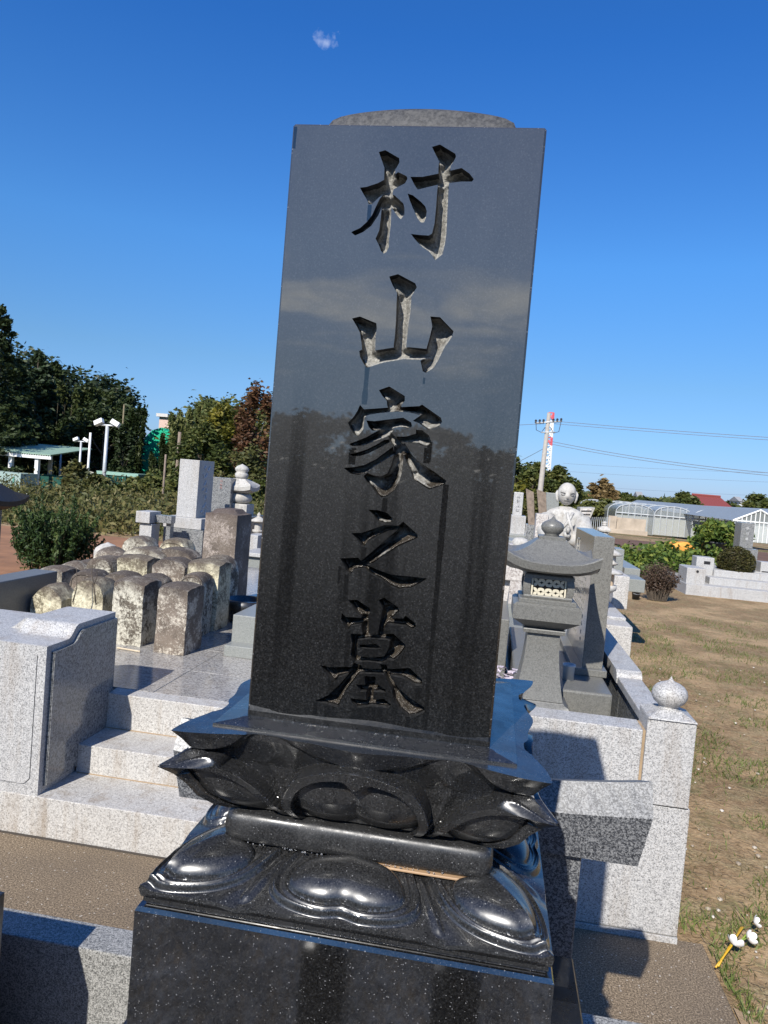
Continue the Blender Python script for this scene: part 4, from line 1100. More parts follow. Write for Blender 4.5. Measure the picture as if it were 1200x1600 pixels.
# pale curved stand behind the lantern
cs = thing('incense_stand', 'pale pinkish granite stand with curved legs behind the grey lantern', 'stone stand', (.25, 4.3, .56))
for s_ in (-1, 1):
    xc = .245 + s_ * .17
    pts = [(xc - s_ * .05, .7), (xc + s_ * .06, .7), (xc + s_ * .045, .80), (xc + s_ * .03, .86), (xc + s_ * .06, .93), (xc + s_ * .11, .99), (xc + s_ * .11, 1.06), (xc - s_ * .06, 1.06), (xc - s_ * .05, .92), (xc - s_ * .02, .85)]
    bm = bmesh.new(); add_prism(bm, pts, 'y', 4.55, 4.66); part(cs, 'leg', bm, M['pink_granite'])
part(cs, 'top_slab', add_box(bmesh.new(), -.02, .47, 4.5, 4.72, 1.06, 1.20, .006), M['pink_granite'])
# flowers in cellophane at the foot of the next stone
bm = bmesh.new(); R = random.Random(4); c = atY(790, 1055, 3.6)
for k in range(46):
    p = c + Vector((R.uniform(-.05, .05), R.uniform(-.06, .06), R.uniform(-.02, .035))); s = R.uniform(.008, .018)
    vs = [bm.verts.new(p + Vector((math.cos(a_) * s, math.sin(a_) * s * .7, R.uniform(-.3, .8) * s))) for a_ in (0, 1.3, 2.5, 3.9, 5.1)]
    bm.faces.new(vs)
tag(fin('offering_flowers', bm, plain('pale_lilac_petals', (.50, .44, .50), .6, 0, .3, 60)), 'small bunch of pale lilac flowers laid beside the black gravestone', 'flowers')
ob_ = thing('grey_grave_step', 'plain grey granite step between the black gravestone and the lantern', 'stone step', (.08, 3.9, .56))
part(ob_, 'block', add_box(bmesh.new(), -.35, .13, 3.9, 4.9, .56, .93, .006), M['granite_grey'])
# next plot's corner wall behind
nw = thing('rear_plot_wall', 'granite corner wall of the next plot with a pale blue-lit top behind the board', 'wall', (.95, 5, 0))
a = atY(940, 975, 5.3); b = atY(989, 982, 5.3)
part(nw, 'corner_block', add_box(bmesh.new(), a.x, b.x, 5.3, 5.55, -.02, a.z, .008), M['granite_step'])
part(nw, 'side_block', add_box(bmesh.new(), b.x - .16, b.x - .003, 5.56, 7.2, -.02, a.z + .02, .008), M['granite_white'])
part(nw, 'corner_foot', add_box(bmesh.new(), a.x, b.x + .02, 5.26, 5.56, -.02, .45, .006), M['granite_step'])
# ================================================================== other graves further off
def pbox(parent, name, x0, x1, yt, yb, Y, dep, mat, bev=.006, rise=.085):
    """block whose front face, at distance Y, spans these pixels of the photograph"""
    ym = (yt + yb) / 2
    a = atY(x0, ym, Y); b = atY(x1, ym, Y); t = atY((x0 + x1) / 2, yt, Y).z; l = atY((x0 + x1) / 2, yb, Y).z
    bm = bmesh.new(); add_box(bm, a.x, b.x, Y, Y + dep, l, t, min(bev, (b.x - a.x) * .1), 2)
    return part(parent, name, bm, mat) if parent is not None else fin(name, bm, mat)
def glyphs(parent, name, px, tops, s, Y, mat, thick=.004, seed=1, strokes=None):
    """a column of small cut characters on a front face"""
    R = random.Random(seed); bm = bmesh.new()
    for ty in tops:
        c = atY(px + (tops[0] - ty) * .085 * 1.0, ty, Y)
        for k in range(R.randint(4, 6)):
            a = R.uniform(-.38, .3) * s; b = R.uniform(-.38, .3) * s
            if R.random() < .5: add_box(bm, c.x - s * .4, c.x + s * .4, Y - thick, Y, c.z + b, c.z + b + s * .1, 0)
            else: add_box(bm, c.x + a, c.x + a + s * .1, Y - thick, Y, c.z - s * .42, c.z + s * .42, 0)
    return tag(part(parent, name, bm, mat), kind='stuff')
gz_stone = lambda x, y: 0.0
# -- left: white monument with a verse on its shaded side
wmn = thing('white_gravestone', 'tall white granite gravestone with flowing writing on its shaded right side', 'gravestone', (-3.8, 9.0, 0))
a = atY(280, 770, 9.0); b = atY(311, 770, 9.0); zt = atY(296, 718, 9.0).z; zb_ = atY(290, 808, 9.0).z
D_ = .50
part(wmn, 'shaft', add_box(bmesh.new(), a.x - .02, b.x - .02, 9.0, 9.0 + D_, zb_, zt, .004), M['granite_w2'] if 'granite_w2' in M else M['granite_white'])
bm = bmesh.new(); R = random.Random(5)
for k in range(7):
    zc = zt - .10 - k * .095; yc = 9.0 + D_ * .5 + R.uniform(-.03, .03)
    pts = [(b.x - .0175, yc + (-.10 + .05 * j) * R.uniform(.5, 1), zc + .035 * math.sin(j * 1.9 + k * 2.1)) for j in range(5)]
    add_tube(bm, pts, .009, 5)
part(wmn, 'inscription', bm, plain('pale_letter_paint', (.55, .57, .6), .7))
part(wmn, 'upper_base', add_box(bmesh.new(), a.x - .14, b.x + .10, 8.9, 9.62, atY(290, 826, 8.9).z, zb_ - .001, .005), M['granite_white'])
part(wmn, 'lower_base', add_box(bmesh.new(), a.x - .12, b.x + .14, 8.88, 9.7, .0, atY(290, 826.5, 8.9).z, .005), M['granite_polish'])
gt = thing('stone_gateway', 'white granite gateway post and lintel left of the white gravestone', 'stone gateway', (-4.3, 8.6, 0))
pbox(gt, 'post', 217, 236, 818, 858, 8.4, .22, M['granite_white'])
pbox(gt, 'post_cap', 212, 234, 799, 817, 8.36, .30, M['granite_white'])
pbox(gt, 'lintel', 236, 268, 805, 817, 8.5, .12, M['granite_polish'])
pbox(gt, 'inner_post', 259, 266, 806, 850, 8.55, .1, M['granite_polish'])
# grey stele with a notch of light
gs = thing('grey_gravestone', 'broad grey polished gravestone standing behind the white one', 'gravestone', (-3.6, 10, 0))
pbox(gs, 'slab', 329, 360, 746, 800, 10.2, .42, M['granite_polish'])
part(gs, 'base', add_box(bmesh.new(), -4.2, -3.4, 10.0, 10.9, 0, .9, .006), M['granite_polish'])
glyphs(gs, 'inscription', 346, [752, 757, 762], .04, 10.2, plain('pinkish_letters', (.45, .28, .26), .7), seed=2)
# five-tier pagoda
def gorinto(name, label, px, pys, Y, scale, mat):
    c = atY(px, pys[0], Y); z = lambda p: atY(px, p, Y).z
    t_ = thing(name, label, 'stone pagoda', (c.x, Y, z(pys[-1])))
    u = scale
    bm = bmesh.new(); f0, f1, f2, f3, f4 = [z(p) for p in pys[:5]]   # finial top, finial base, roof bottom, sphere bottom, base bottom
    h = f0 - f1
    add_lathe(bm, [(.35 * u, f1), (.42 * u, f1 + h * .1), (.46 * u, f1 + h * .28), (.40 * u, f1 + h * .38), (.34 * u, f1 + h * .42), (.46 * u, f1 + h * .55), (.47 * u, f1 + h * .70), (.34 * u, f1 + h * .84), (.12 * u, f1 + h * .94), (.01 * u, f0)], c.x, Y, 24)
    part(t_, 'jewel', bm, mat, True)
    bm = bmesh.new(); hh = f1 - f2
    add_sq(bm, [(.62 * u, f2), (1.0 * u, f2 + .16 * hh, .14 * hh), (1.02 * u, f2 + .42 * hh, .20 * hh)] + [(1.02 * u - (.62 * u) * q_, f2 + hh * (.42 + .58 * q_ ** .8), .20 * hh * (1 - q_) ** 2) for q_ in (.2, .4, .6, .8, 1)], c.x, Y, 8)
    part(t_, 'roof', bm, mat)
    bm = bmesh.new(); hs = f2 - f3
    add_lathe(bm, [(.5 * u, f3), (.72 * u, f3 + .2 * hs), (.84 * u, f3 + .5 * hs), (.74 * u, f3 + .82 * hs), (.55 * u, f2)], c.x, Y, 28)
    part(t_, 'sphere', bm, mat, True)
    bm = bmesh.new(); add_sq(bm, [(.78 * u, f4), (.78 * u, f3 - .01), (.76 * u, f3)], c.x, Y); part(t_, 'base', bm, mat)
    return t_
gorinto('stone_pagoda', 'white five-part stone pagoda showing between the tall brown stone and the black slab', 379, [725, 748, 770, 787, 880], 10.5, .215, M['white_stone'])
def small_lantern(name, label, px, pys, Y, u, mat, ped=0.0, light=None):
    """finial top, upper roof bottom, box bottom, tray bottom, foot"""
    c = atY(px, pys[0], Y); z = lambda p: atY(px, p, Y).z
    t_ = thing(name, label, 'lantern', (c.x, Y, z(pys[-1])))
    z0, z1, z2, z3, z4 = [z(p) for p in pys]
    bm = bmesh.new(); h = z0 - z1
    add_lathe(bm, [(.80 * u, z1), (1.0 * u, z1 + .05 * h), (1.0 * u, z1 + .16 * h), (.62 * u, z1 + .34 * h), (.28 * u, z1 + .52 * h), (.2 * u, z1 + .56 * h), (.22 * u, z1 + .62 * h), (.24 * u, z1 + .76 * h), (.10 * u, z1 + .90 * h), (.01 * u, z0)], c.x, Y, 28)
    part(t_, 'roof', bm, mat, True)
    bm = bmesh.new(); add_lathe(bm, [(.45 * u, z2), (.45 * u, z1 + .002)], c.x, Y, 16); part(t_, 'firebox', bm, light or mat)
    bm = bmesh.new(); add_lathe(bm, [(.34 * u, z3), (.66 * u, z3 + (z2 - z3) * .4), (.68 * u, z2)], c.x, Y, 24); part(t_, 'tray', bm, mat, True)
    bm = bmesh.new(); add_lathe(bm, [(.40 * u, z4), (.27 * u, z4 + .3 * (z3 - z4)), (.22 * u, z4 + .6 * (z3 - z4)), (.28 * u, z3)], c.x, Y, 20); part(t_, 'shaft', bm, mat, True)
    return t_
small_lantern('stone_lantern', 'small white stone lantern half hidden by the left edge of the black slab', 405, [800, 816, 828, 834, 866], 10.0, .11, M['white_stone'])
lc = thing('low_grave', 'low pale granite grave with dark niche left of the black slab', 'grave', (-3.2, 9.2, 0))
pbox(lc, 'block', 384, 402, 836, 868, 9.2, .4, M['granite_white']); pbox(lc, 'step', 379, 410, 870, 898, 8.6, .5, M['granite_green']); pbox(lc, 'coping', 377, 412, 864, 870, 8.55, .6, M['granite_white'])
pbox(lc, 'rear_block', 384, 398, 850, 900, 9.9, .3, M['granite_polish'])
# -- right: statue of a monk
js = thing('monk_statue', 'pale stone statue of a bald monk with hands joined behind the grey lantern', 'statue', (0, 8.0, 0))
JY = 8.0; jc = atY(885, 780, JY); js.location = (jc.x, JY, .6)
jx = jc.x; zt = atY(885, 754, JY).z; zc = atY(885, 790, JY).z; sh = atY(880, 800, JY).z
hh = zt - zc                                    # head height
bm = bmesh.new()
nU, nV = 36, 28
rings = []
for j in range(nV + 1):
    ph = math.pi * j / nV; r = math.sin(ph); z_ = math.cos(ph)
    ring = []
    for i in range(nU):
        th = 2 * math.pi * i / nU; x, y = r * math.sin(th), -r * math.cos(th)
        wx = .40 * hh * (1 - .13 * max(0, -z_) ** 1.4 + .02 * z_); wy = .44 * hh
        P_ = Vector((x * wx, y * wy, z_ * .5 * hh))
        f_ = max(0, -y) ** 2 if y < 0 else 0
        zz = P_.z / hh
        P_.y -= hh * (.10 * math.exp(-(x / .16) ** 2) * math.exp(-((zz + .10) / .09) ** 2) * f_)          # nose
        P_.y += hh * (.075 * math.exp(-((abs(x) - .42) / .2) ** 2) * math.exp(-((zz - .01) / .045) ** 2) * f_)   # eye hollows
        P_.y -= hh * (.03 * math.exp(-((abs(x) - .42) / .15) ** 2) * math.exp(-((zz + .015) / .02) ** 2) * f_)  # lids
        P_.y -= hh * (.03 * math.exp(-(x / .22) ** 2) * math.exp(-((zz + .26) / .03) ** 2) * f_)          # mouth
        P_.y += hh * (.05 * math.exp(-(x / .3) ** 2) * math.exp(-((zz + .235) / .012) ** 2) * f_)
        P_.y -= hh * (.03 * math.exp(-(x / .3) ** 2) * math.exp(-((zz + .40) / .06) ** 2) * f_)          # chin
        ring.append(bm.verts.new(P_ + Vector((jx, JY, (zt + zc) / 2))))
    rings.append(ring)
for r1, r2 in zip(rings, rings[1:]):
    for i in range(nU):
        try: bm.faces.new((r1[i], r1[(i + 1) % nU], r2[(i + 1) % nU], r2[i]))
        except ValueError: pass
bmesh.ops.remove_doubles(bm, verts=bm.verts[:], dist=1e-5)
for s_ in (-1, 1):                               # long ears
    add_tube(bm, [(jx + s_ * .40 * hh, JY + .02, zc + .62 * hh), (jx + s_ * .425 * hh, JY, zc + .5 * hh), (jx + s_ * .405 * hh, JY, zc + .30 * hh), (jx + s_ * .37 * hh, JY - .01, zc + .14 * hh)], [.010, .018, .016, .008], 8)
part(js, 'head', bm, M['white_stone'], True)
def face_y(x, zz):
    r_ = math.sqrt(max(0, 1 - (x / (.40 * hh)) ** 2 - (zz / (.5 * hh)) ** 2)); return JY - .44 * hh * r_
bm = bmesh.new(); zm = (zt + zc) / 2  # grey lines put the shade of the carved face into colour
for pts_ in ([(-.29, .045), (-.20, .065), (-.10, .03)], [(.29, .045), (.20, .065), (.10, .03)], [(-.27, -.035), (-.19, -.045), (-.11, -.03)], [(.27, -.035), (.19, -.045), (.11, -.03)], [(-.12, -.27), (0, -.262), (.12, -.27)], [(-.05, -.16), (0, -.175), (.05, -.16)]):
    add_tube(bm, [(jx + a_ * hh, face_y(a_ * hh, b_ * hh) - .004 - (.05 * hh if b_ in (-.16, -.175) else 0), zm + b_ * hh) for a_, b_ in pts_], .0042, 5)
tag(part(js, 'feature_shade_lines', bm, plain('carving_shade_grey', (.24, .23, .21), .9), True), kind='stuff')
# robe: rounded shoulders, folds, sleeves meeting in prayer
bm = bmesh.new(); rings = []
def body_w(q):   # q: 0 neck .. 1 hem
    return np.interp(q, [0, .025, .055, .10, .3, .5, .75, 1], [.26, .55, .86, 1.0, 1.06, .94, .96, 1.06])
z_hem = .62
for j in range(41):
    q = j / 40; z_ = sh + .06 + (z_hem - sh - .06) * q; ring = []
    for i in range(64):
        th = 2 * math.pi * i / 64; x, y = math.sin(th), -math.cos(th)
        w_ = body_w(q) * .62 * hh
        fold = .018 * hh * math.sin(th * 9 + 3 * math.sin(q * 9)) * min(1, q * 2.5)
        dpt = .60 if q < .5 else .66
        ring.append(bm.verts.new((jx + x * (w_ * 1.35 + fold), JY + y * (w_ * dpt * 1.3 + fold), z_ - .03 * hh * math.cos(th * 3) * q)))
    rings.append(ring)
for r1, r2 in zip(rings, rings[1:]):
    for i in range(64): bm.faces.new((r1[i], r1[(i + 1) % 64], r2[(i + 1) % 64], r2[i]))
bm.faces.new(rings[0]); bm.faces.new(rings[-1][::-1])
for s_ in (-1, 1):
    add_tube(bm, [(jx + s_ * .72 * hh, JY - .05, sh - .25 * hh), (jx + s_ * .80 * hh, JY - .15, sh - .85 * hh), (jx + s_ * .52 * hh, JY - .33, sh - 1.15 * hh), (jx + s_ * .18 * hh, JY - .43, sh - .95 * hh)], [.085, .105, .10, .06], 14)
    for f_ in range(4):
        add_tube(bm, [(jx + s_ * (.5 - f_ * .03) * hh, JY - .36, sh - (1.25 + f_ * .22) * hh), (jx + s_ * (.48 - f_ * .05) * hh, JY - .36, sh - (1.75 + f_ * .2) * hh)], [.03, .018], 8)
add_tube(bm, [(jx - .05 * hh, JY - .32, sh + .02 * hh), (jx + .10 * hh, JY - .37, sh - .45 * hh), (jx + .3 * hh, JY - .38, sh - .9 * hh)], [.016, .018, .014], 8)
add_tube(bm, [(jx + .22 * hh, JY - .28, sh + .02 * hh), (jx + .02 * hh, JY - .36, sh - .35 * hh), (jx - .3 * hh, JY - .37, sh - .8 * hh)], [.016, .018, .014], 8)
part(js, 'robed_body', bm, M['white_stone'], True)
bm = bmesh.new()                                  # joined hands, fingers up
for s_ in (-1, 1):
    add_tube(bm, [(jx + s_ * .045 * hh, JY - .44, sh - 1.0 * hh), (jx + s_ * .04 * hh, JY - .46, sh - .78 * hh)], [.024, .022], 8)
    for f_ in range(4):
        L_ = (.26, .31, .29, .22)[f_]
        add_tube(bm, [(jx + s_ * .032 * hh, JY - .485 + f_ * .017, sh - .80 * hh), (jx + s_ * .028 * hh, JY - .49 + f_ * .017, sh - (.80 - L_ * .6) * hh), (jx + s_ * .020 * hh, JY - .485 + f_ * .016, sh - (.80 - L_) * hh)], [.0095, .009, .006], 6)
    add_tube(bm, [(jx + s_ * .05 * hh, JY - .43, sh - .92 * hh), (jx + s_ * .03 * hh, JY - .415, sh - .72 * hh)], [.011, .008], 6)
part(js, 'joined_hands', bm, M['white_stone'], True)
bm = bmesh.new(); add_lathe(bm, [(.52 * hh * 1.6, .40), (.95 * hh, .44), (1.0 * hh, .52), (.86 * hh, .60), (.8 * hh, .63)], jx, JY, 32); add_sq(bm, [(.30, .0), (.30, .40)], jx, JY)
part(js, 'pedestal', bm, M['white_stone'], True)
# slanted reading-desk stone right of the statue
sl = thing('tilted_tablet', 'pale tilted stone tablet with carved lines right of the monk statue', 'tablet', (1.0, 8.6, 0))
c = atY(942, 806, 8.6); 
bm = bmesh.new(); pts = [(atY(x, y, 8.6).x, atY(x, y, 8.6).z) for x, y in ((906, 793), (929, 793), (917, 820), (905, 822))]
add_prism(bm, pts, 'y', 8.55, 8.9); part(sl, 'tablet', bm, M['white_stone'])
bm = bmesh.new()
for k_ in range(4):
    a, b = atY(908, 797 + k_ * 5, 8.54), atY(924 - k_ * 2, 797 + k_ * 5.4, 8.54); add_tube(bm, [a, b], .012, 5)
part(sl, 'carved_lines', bm, M['pink_granite'])
pbox(sl, 'support', 900, 918, 822, 880, 8.6, .3, M['white_stone'])
# slab and posts to the left of the statue
sb = thing('grey_slab', 'plain grey slab standing behind the left shoulder of the monk statue', 'gravestone', (.4, 8.8, 0))
pbox(sb, 'slab', 851, 872, 770, 832, 8.9, .16, M['granite_green'])
tp_ = thing('stone_post', 'pale square stone post left of the monk statue', 'post', (.3, 8.2, 0))
pbox(tp_, 'post', 834, 853, 803, 900, 7.8, .25, M['pink_granite'])
for k_, (xa, ya, xb, yb, w_) in enumerate(((828, 764, 833, 832, .03), (846, 765, 851, 815, .035))):
    pa, pb = atY(xa, ya, 8.5), atY(xb, yb + 40, 8.5)
    bm = bmesh.new(); add_box(bm, -w_, w_, -.02, .02, 0, 1, .004)
    for v in bm.verts:
        q = v.co.z; v.co = Vector((pb.x + (pa.x - pb.x) * q + v.co.x * (1 + .5 * q), 8.5 + v.co.y, pb.z + (pa.z - pb.z) * q - (.03 if q > .9 and v.co.x > 0 else 0)))
    tag(fin('wooden_tablet', bm, M['wood']), ['weathered grey wooden memorial board standing nearest the black slab', 'weathered wooden memorial board leaning beside the grey slab behind the statue'][k_], 'wooden tablet', 'wooden memorial boards')
wg = thing('slim_gravestone', 'slim white gravestone with carved writing at the right edge of the black slab', 'gravestone', (.25, 9.5, 0))
pbox(wg, 'shaft', 802, 817, 769, 806, 9.6, .2, M['granite_white'], .01)
glyphs(wg, 'inscription', 810.5, [776, 783, 790, 797], .05, 9.6, plain('faint_cut_letters', (.42, .42, .42), .8), seed=7)
pbox(wg, 'base', 798, 821, 806, 836, 9.5, .4, M['granite_white']); pbox(wg, 'lower_base', 794, 826, 836, 862, 9.3, .6, M['granite_green']); 
bg_ = thing('basket_grave', 'grey stone box with an oval opening below the slim white gravestone', 'stone box', (.2, 8, 0))
pbox(bg_, 'box', 786, 838, 846, 880, 7.6, .5, M['granite_green']); pbox(bg_, 'niche', 822, 834, 820, 850, 8.4, .3, M['granite_polish'])
dg = thing('pale_fence_pillar', 'weathered pale pillar close to the right edge of the black slab', 'pillar', (.15, 6, 0))
pbox(dg, 'pillar', 797, 815, 872, 945, 5.6, .3, M['pink_granite']); pbox(dg, 'rear_panel', 784, 800, 850, 905, 6.6, .2, M['pink_granite'])
hs_ = thing('buddhist_mound', 'small rounded white stone to the left of the lantern finial', 'stone', (.3, 6.6, 0))
c = atY(814, 838, 6.9); bm = bmesh.new(); add_lathe(bm, [(.07, c.z - .12), (.085, c.z - .09), (.08, c.z - .05), (.055, c.z - .02), (.02, c.z - .01)], c.x, 6.9, 20); part(hs_, 'stone', bm, M['white_stone'], True)
part(hs_, 'stand', add_box(bmesh.new(), c.x - .1, c.x + .1, 6.8, 7.0, .4, c.z - .1, .005), M['granite_green'])
small_lantern('stone_lantern', 'small pale two-tier lantern on a slim shaft right of the memorial board', 951, [878, 896, 914, 926, 972], 5.9, .115, M['white_stone'], light=plain('pierced_box', (.6, .45, .3), .8))
small_lantern('stone_lantern', 'small pale lantern top with narrow roof beyond the two-tier lantern', 957, [850, 868, 878, 884, 905], 7.2, .10, M['white_stone'])
pg = thing('pale_grave_group', 'pale granite grave blocks stepping back behind the small lanterns', 'grave', (1.2, 6.8, 0))
pbox(pg, 'block', 958, 982, 900, 952, 6.3, .5, M['granite_step']); pbox(pg, 'rear_block', 960, 974, 858, 900, 7.6, .3, M['granite_green'])
pbox(pg, 'kerb', 975, 1000, 888, 905, 8.6, 1.2, M['granite_green']); pbox(pg, 'kerb', 972, 1008, 905, 925, 8.0, .5, M['granite_green'])
sp_ = gorinto('stone_pagoda', 'tiny white pagoda tip beyond the top of the memorial board', 945, [814, 822, 832, 838, 870], 9.4, .07, M['white_stone'])
# -- far right grave
rg = thing('terraced_grave', 'grey granite terraced grave with steps at the right edge of the lawn', 'grave', (3, 11.5, 0))
RY = 10.6
def rb(n, x0, x1, yt, yb, Y, dep, m=M['granite_g3'] if 'granite_g3' in M else M['granite_white']): return pbox(rg, n, x0, x1, yt, yb, Y, dep, m, .01)
def rstep(n, xl, ztop, zbot, Y, dep):
    part(rg, n, add_box(bmesh.new(), xl, xl + 4.2, Y, Y + dep, zbot, ztop, .008), M['granite_white'])
p = atG(1071, 928); RY = p.y
z1 = atY(1072, 912, RY).z
rstep('step', p.x, z1, -.05, RY, 2.8)
q1 = atY(1108, 914, RY + .35); z2 = atY(1110, 902, RY + .35).z; rstep('step', q1.x, z2, .05, RY + .35, 2.3)
q2 = atY(1115, 900, RY + .7); z3 = atY(1117, 890, RY + .7).z; rstep('step', q2.x, z3, .1, RY + .7, 1.9)
def rpost(n, x0, x1, yt, yb, Y, dep, zl):
    a, b = atY(x0, yt, Y), atY(x1, yt, Y)
    return part(rg, n, add_box(bmesh.new(), a.x, b.x, Y, Y + dep, zl, atY((x0 + x1) / 2, yt, Y).z, .012), M['granite_white'])
rpost('gate_post', 1074, 1104, 888, 0, RY + .12, .62, z1 - .01)
rpost('gate_post', 1089, 1117, 871, 0, RY + .80, .35, z1)
o = pbox(rg, 'name_plate', 1100, 1110, 877, 882, RY + .797, .02, M['black_plastic'], .001)
bm = bmesh.new(); c = atY(1090, 893, RY + .118); add_lathe(bm, [(.001, -.004), (.024, -.004), (.024, .004), (.001, .004)], 0, 0, 16)
for v in bm.verts: v.co = Vector((c.x + v.co.x, RY + .118 + v.co.z, c.z + v.co.y))
part(rg, 'round_vent', bm, M['black_plastic'])
rgs = thing('square_gravestone', 'grey gravestone with white cut characters standing behind the round shrub', 'gravestone', (4, RY + 1.7, 0))
GY = RY + 1.6
pbox(rgs, 'shaft', 1157, 1178, 817, 857, GY, .40, M['granite_grey2'] if 'granite_grey2' in M else M['granite_polish'])
glyphs(rgs, 'inscription', 1168, [826, 834, 842], .055, GY, M['white_paint'], .006, 9)
pbox(rgs, 'upper_base', 1159, 1184, 858, 876, GY - .1, .6, M['granite_polish']); pbox(rgs, 'lower_base', 1161, 1186, 877, 897, GY - .2, .8, M['granite_polish'])
e1 = thing('flower_stand', 'small white granite block at the right edge of the photo above the steps', 'stone block', (4.5, RY + 1, 0))
pbox(e1, 'block', 1188, 1215, 879, 902, RY + 1.0, .3, M['granite_white']); pbox(e1, 'plate', 1190, 1205, 893, 897, RY + .99, .02, M['black_plastic'], .001)
pbox(rg, 'upper_step', 1171, 1240, 896, 906, RY + .9, .8, M['granite_white'])
bk = thing('black_bucket', 'black plastic bucket on the grass beside the dry bush', 'bucket', (1.6, 9, 0))
c = atG(993, 937); bk.location = c; bm = bmesh.new(); add_lathe(bm, [(.0, 0), (.055, 0), (.070, .115), (.074, .118), (.074, .124), (.066, .124), (.052, .01), (.0, .01)], 0, 0, 24, cap=False)
fin('pail', bm, M['black_plastic'], bk, True)
bm = bmesh.new(); add_tube(bm, [(-.07, 0, .118), (-.05, -.05, .09), (0, -.075, .08), (.05, -.05, .09), (.07, 0, .118)], .002, 5); fin('handle', bm, M['steel'], bk, True)
# black pot behind the round shrub, with a tall leafy plant
bp = thing('planter_tub', 'tall black tub holding a leafy bush behind the round shrub', 'planter', (3.9, 18, 0))
pc = atY(1118, 846, 18.0); gzp = gz(pc.x, 18.0); bp.location = (pc.x, 18.0, gzp); hp = pc.z - gzp
bm = bmesh.new(); add_lathe(bm, [(.24, 0), (.29, hp - .05), (.31, hp - .04), (.31, hp), (.27, hp), (.26, hp - .06)], 0, 0, 28); fin('tub', bm, M['black_plastic'], bp, True)
fc = thing('yellow_sack', 'orange-yellow sack lying on the leafy vegetable bed', 'sack', (0, 0, 0))
c = atY(1062, 856, 18.5); fc.location = c; bm = bmesh.new(); bmesh.ops.create_icosphere(bm, subdivisions=3, radius=1)
for v in bm.verts: v.co = Vector((v.co.x * .32, v.co.y * .2, max(-.08, v.co.z * .15))) + noise.noise_vector(v.co * 2) * .05
fin('sack', bm, plain('orange_cloth', (.75, .33, .06), .8, 0, .2, 10), fc, True)
# artificial flowers on the ground, lower right
fl_ = thing('artificial_lily', 'white artificial flowers on yellow stems dropped on the grass at the lower right', 'artificial flowers', atZ(1140, 1490, 0))
FO = fl_.location.copy()
def petal_cup(c, r, tilt, n=6, h=.8):
    bm = bmesh.new()
    for k in range(n):
        an = 2 * math.pi * k / n + .3
        rows = []
        for j in range(6):
            q = j / 5; rr = r * (.12 + .88 * math.sin(q * math.pi * .55)); zz = r * h * (q ** 1.2) * 1.2 - (r * .12 * q ** 6)
            wd = r * .50 * math.sin(math.pi * (.12 + .82 * q)) 
            row = []
            for m_ in (-1, -.5, 0, .5, 1):
                p = Vector((rr + (-.10 * r * (1 - m_ * m_)) * -1 * q, m_ * wd, zz + .08 * r * (m_ * m_)))
                row.append(bm.verts.new(Matrix.Rotation(an, 3, 'Z') @ p))
            rows.append(row)
        for a_, b_ in zip(rows, rows[1:]):
            for m_ in range(4): bm.faces.new((a_[m_], a_[m_ + 1], b_[m_ + 1], b_[m_]))
    mt = Matrix.Translation(c) @ Matrix.Rotation(tilt[0], 4, 'X') @ Matrix.Rotation(tilt[1], 4, 'Y')
    bmesh.ops.transform(bm, matrix=mt, verts=bm.verts[:]); return bm
M['petal'] = plain('white_cloth_petal', (.86, .85, .84), .6, 0, .03)
M['yellow_wire'] = plain('yellow_wrapped_stem', (.62, .36, .02), .5, 0, .15)
for (px, py, r, tl) in ((1147, 1477, .034, (-.75, .5)), (1170, 1466, .028, (-1.5, 1.0)), (1178, 1441, .026, (-.3, 1.3))):
    c = atZ(px, py, .05); fin('flower_head', petal_cup(c - FO, r * .82, tl, 5), M['petal'], fl_, True)
bm = bmesh.new(); s0 = atZ(1120, 1512, .01); s1 = atZ(1141, 1478, .04); s2 = atZ(1158, 1452, .05); s3 = atZ(1162, 1447, .035)
for k in range(3):
    o3 = Vector((.004 * (k - 1), .004 * (k % 2), .003 * k)); add_tube(bm, [s0 + o3 - FO, s1 - o3 - FO, s2 + o3 - FO, s3 - FO], .0033, 6)
fin('stem', bm, M['yellow_wire'], fl_, True)
bm = bmesh.new(); add_tube(bm, [s1 - FO, atZ(1158, 1470, .045) - FO, atZ(1166, 1466, .05) - FO], .003, 6); add_tube(bm, [atZ(1158, 1470, .045) - FO, atZ(1174, 1450, .04) - FO], .003, 6)
fin('side_stem', bm, plain('green_wire', (.25, .35, .05), .5), fl_, True)
# dark roof tip of a lantern at the left edge
lr = thing('dark_lantern_roof', 'upturned dark stone roof corner poking in at the left edge of the photo', 'lantern', (-3.2, 5.6, 0))
bm = bmesh.new(); c = atY(18, 776, 6.9); cxl = c.x - .30
add_sq(bm, [(.14, 1.02), (.29, 1.07, .05), (.30, 1.12, .06), (.20, 1.20, .01), (.08, 1.30)], cxl, 6.9, 8)
for v in bm.verts: v.co.z += c.z - 1.17
part(lr, 'roof', bm, M['cut_wall'])
bm = bmesh.new(); add_sq(bm, [(.12, .0), (.12, c.z - .14)], cxl, 6.9); part(lr, 'shaft', bm, M['granite_dark'])
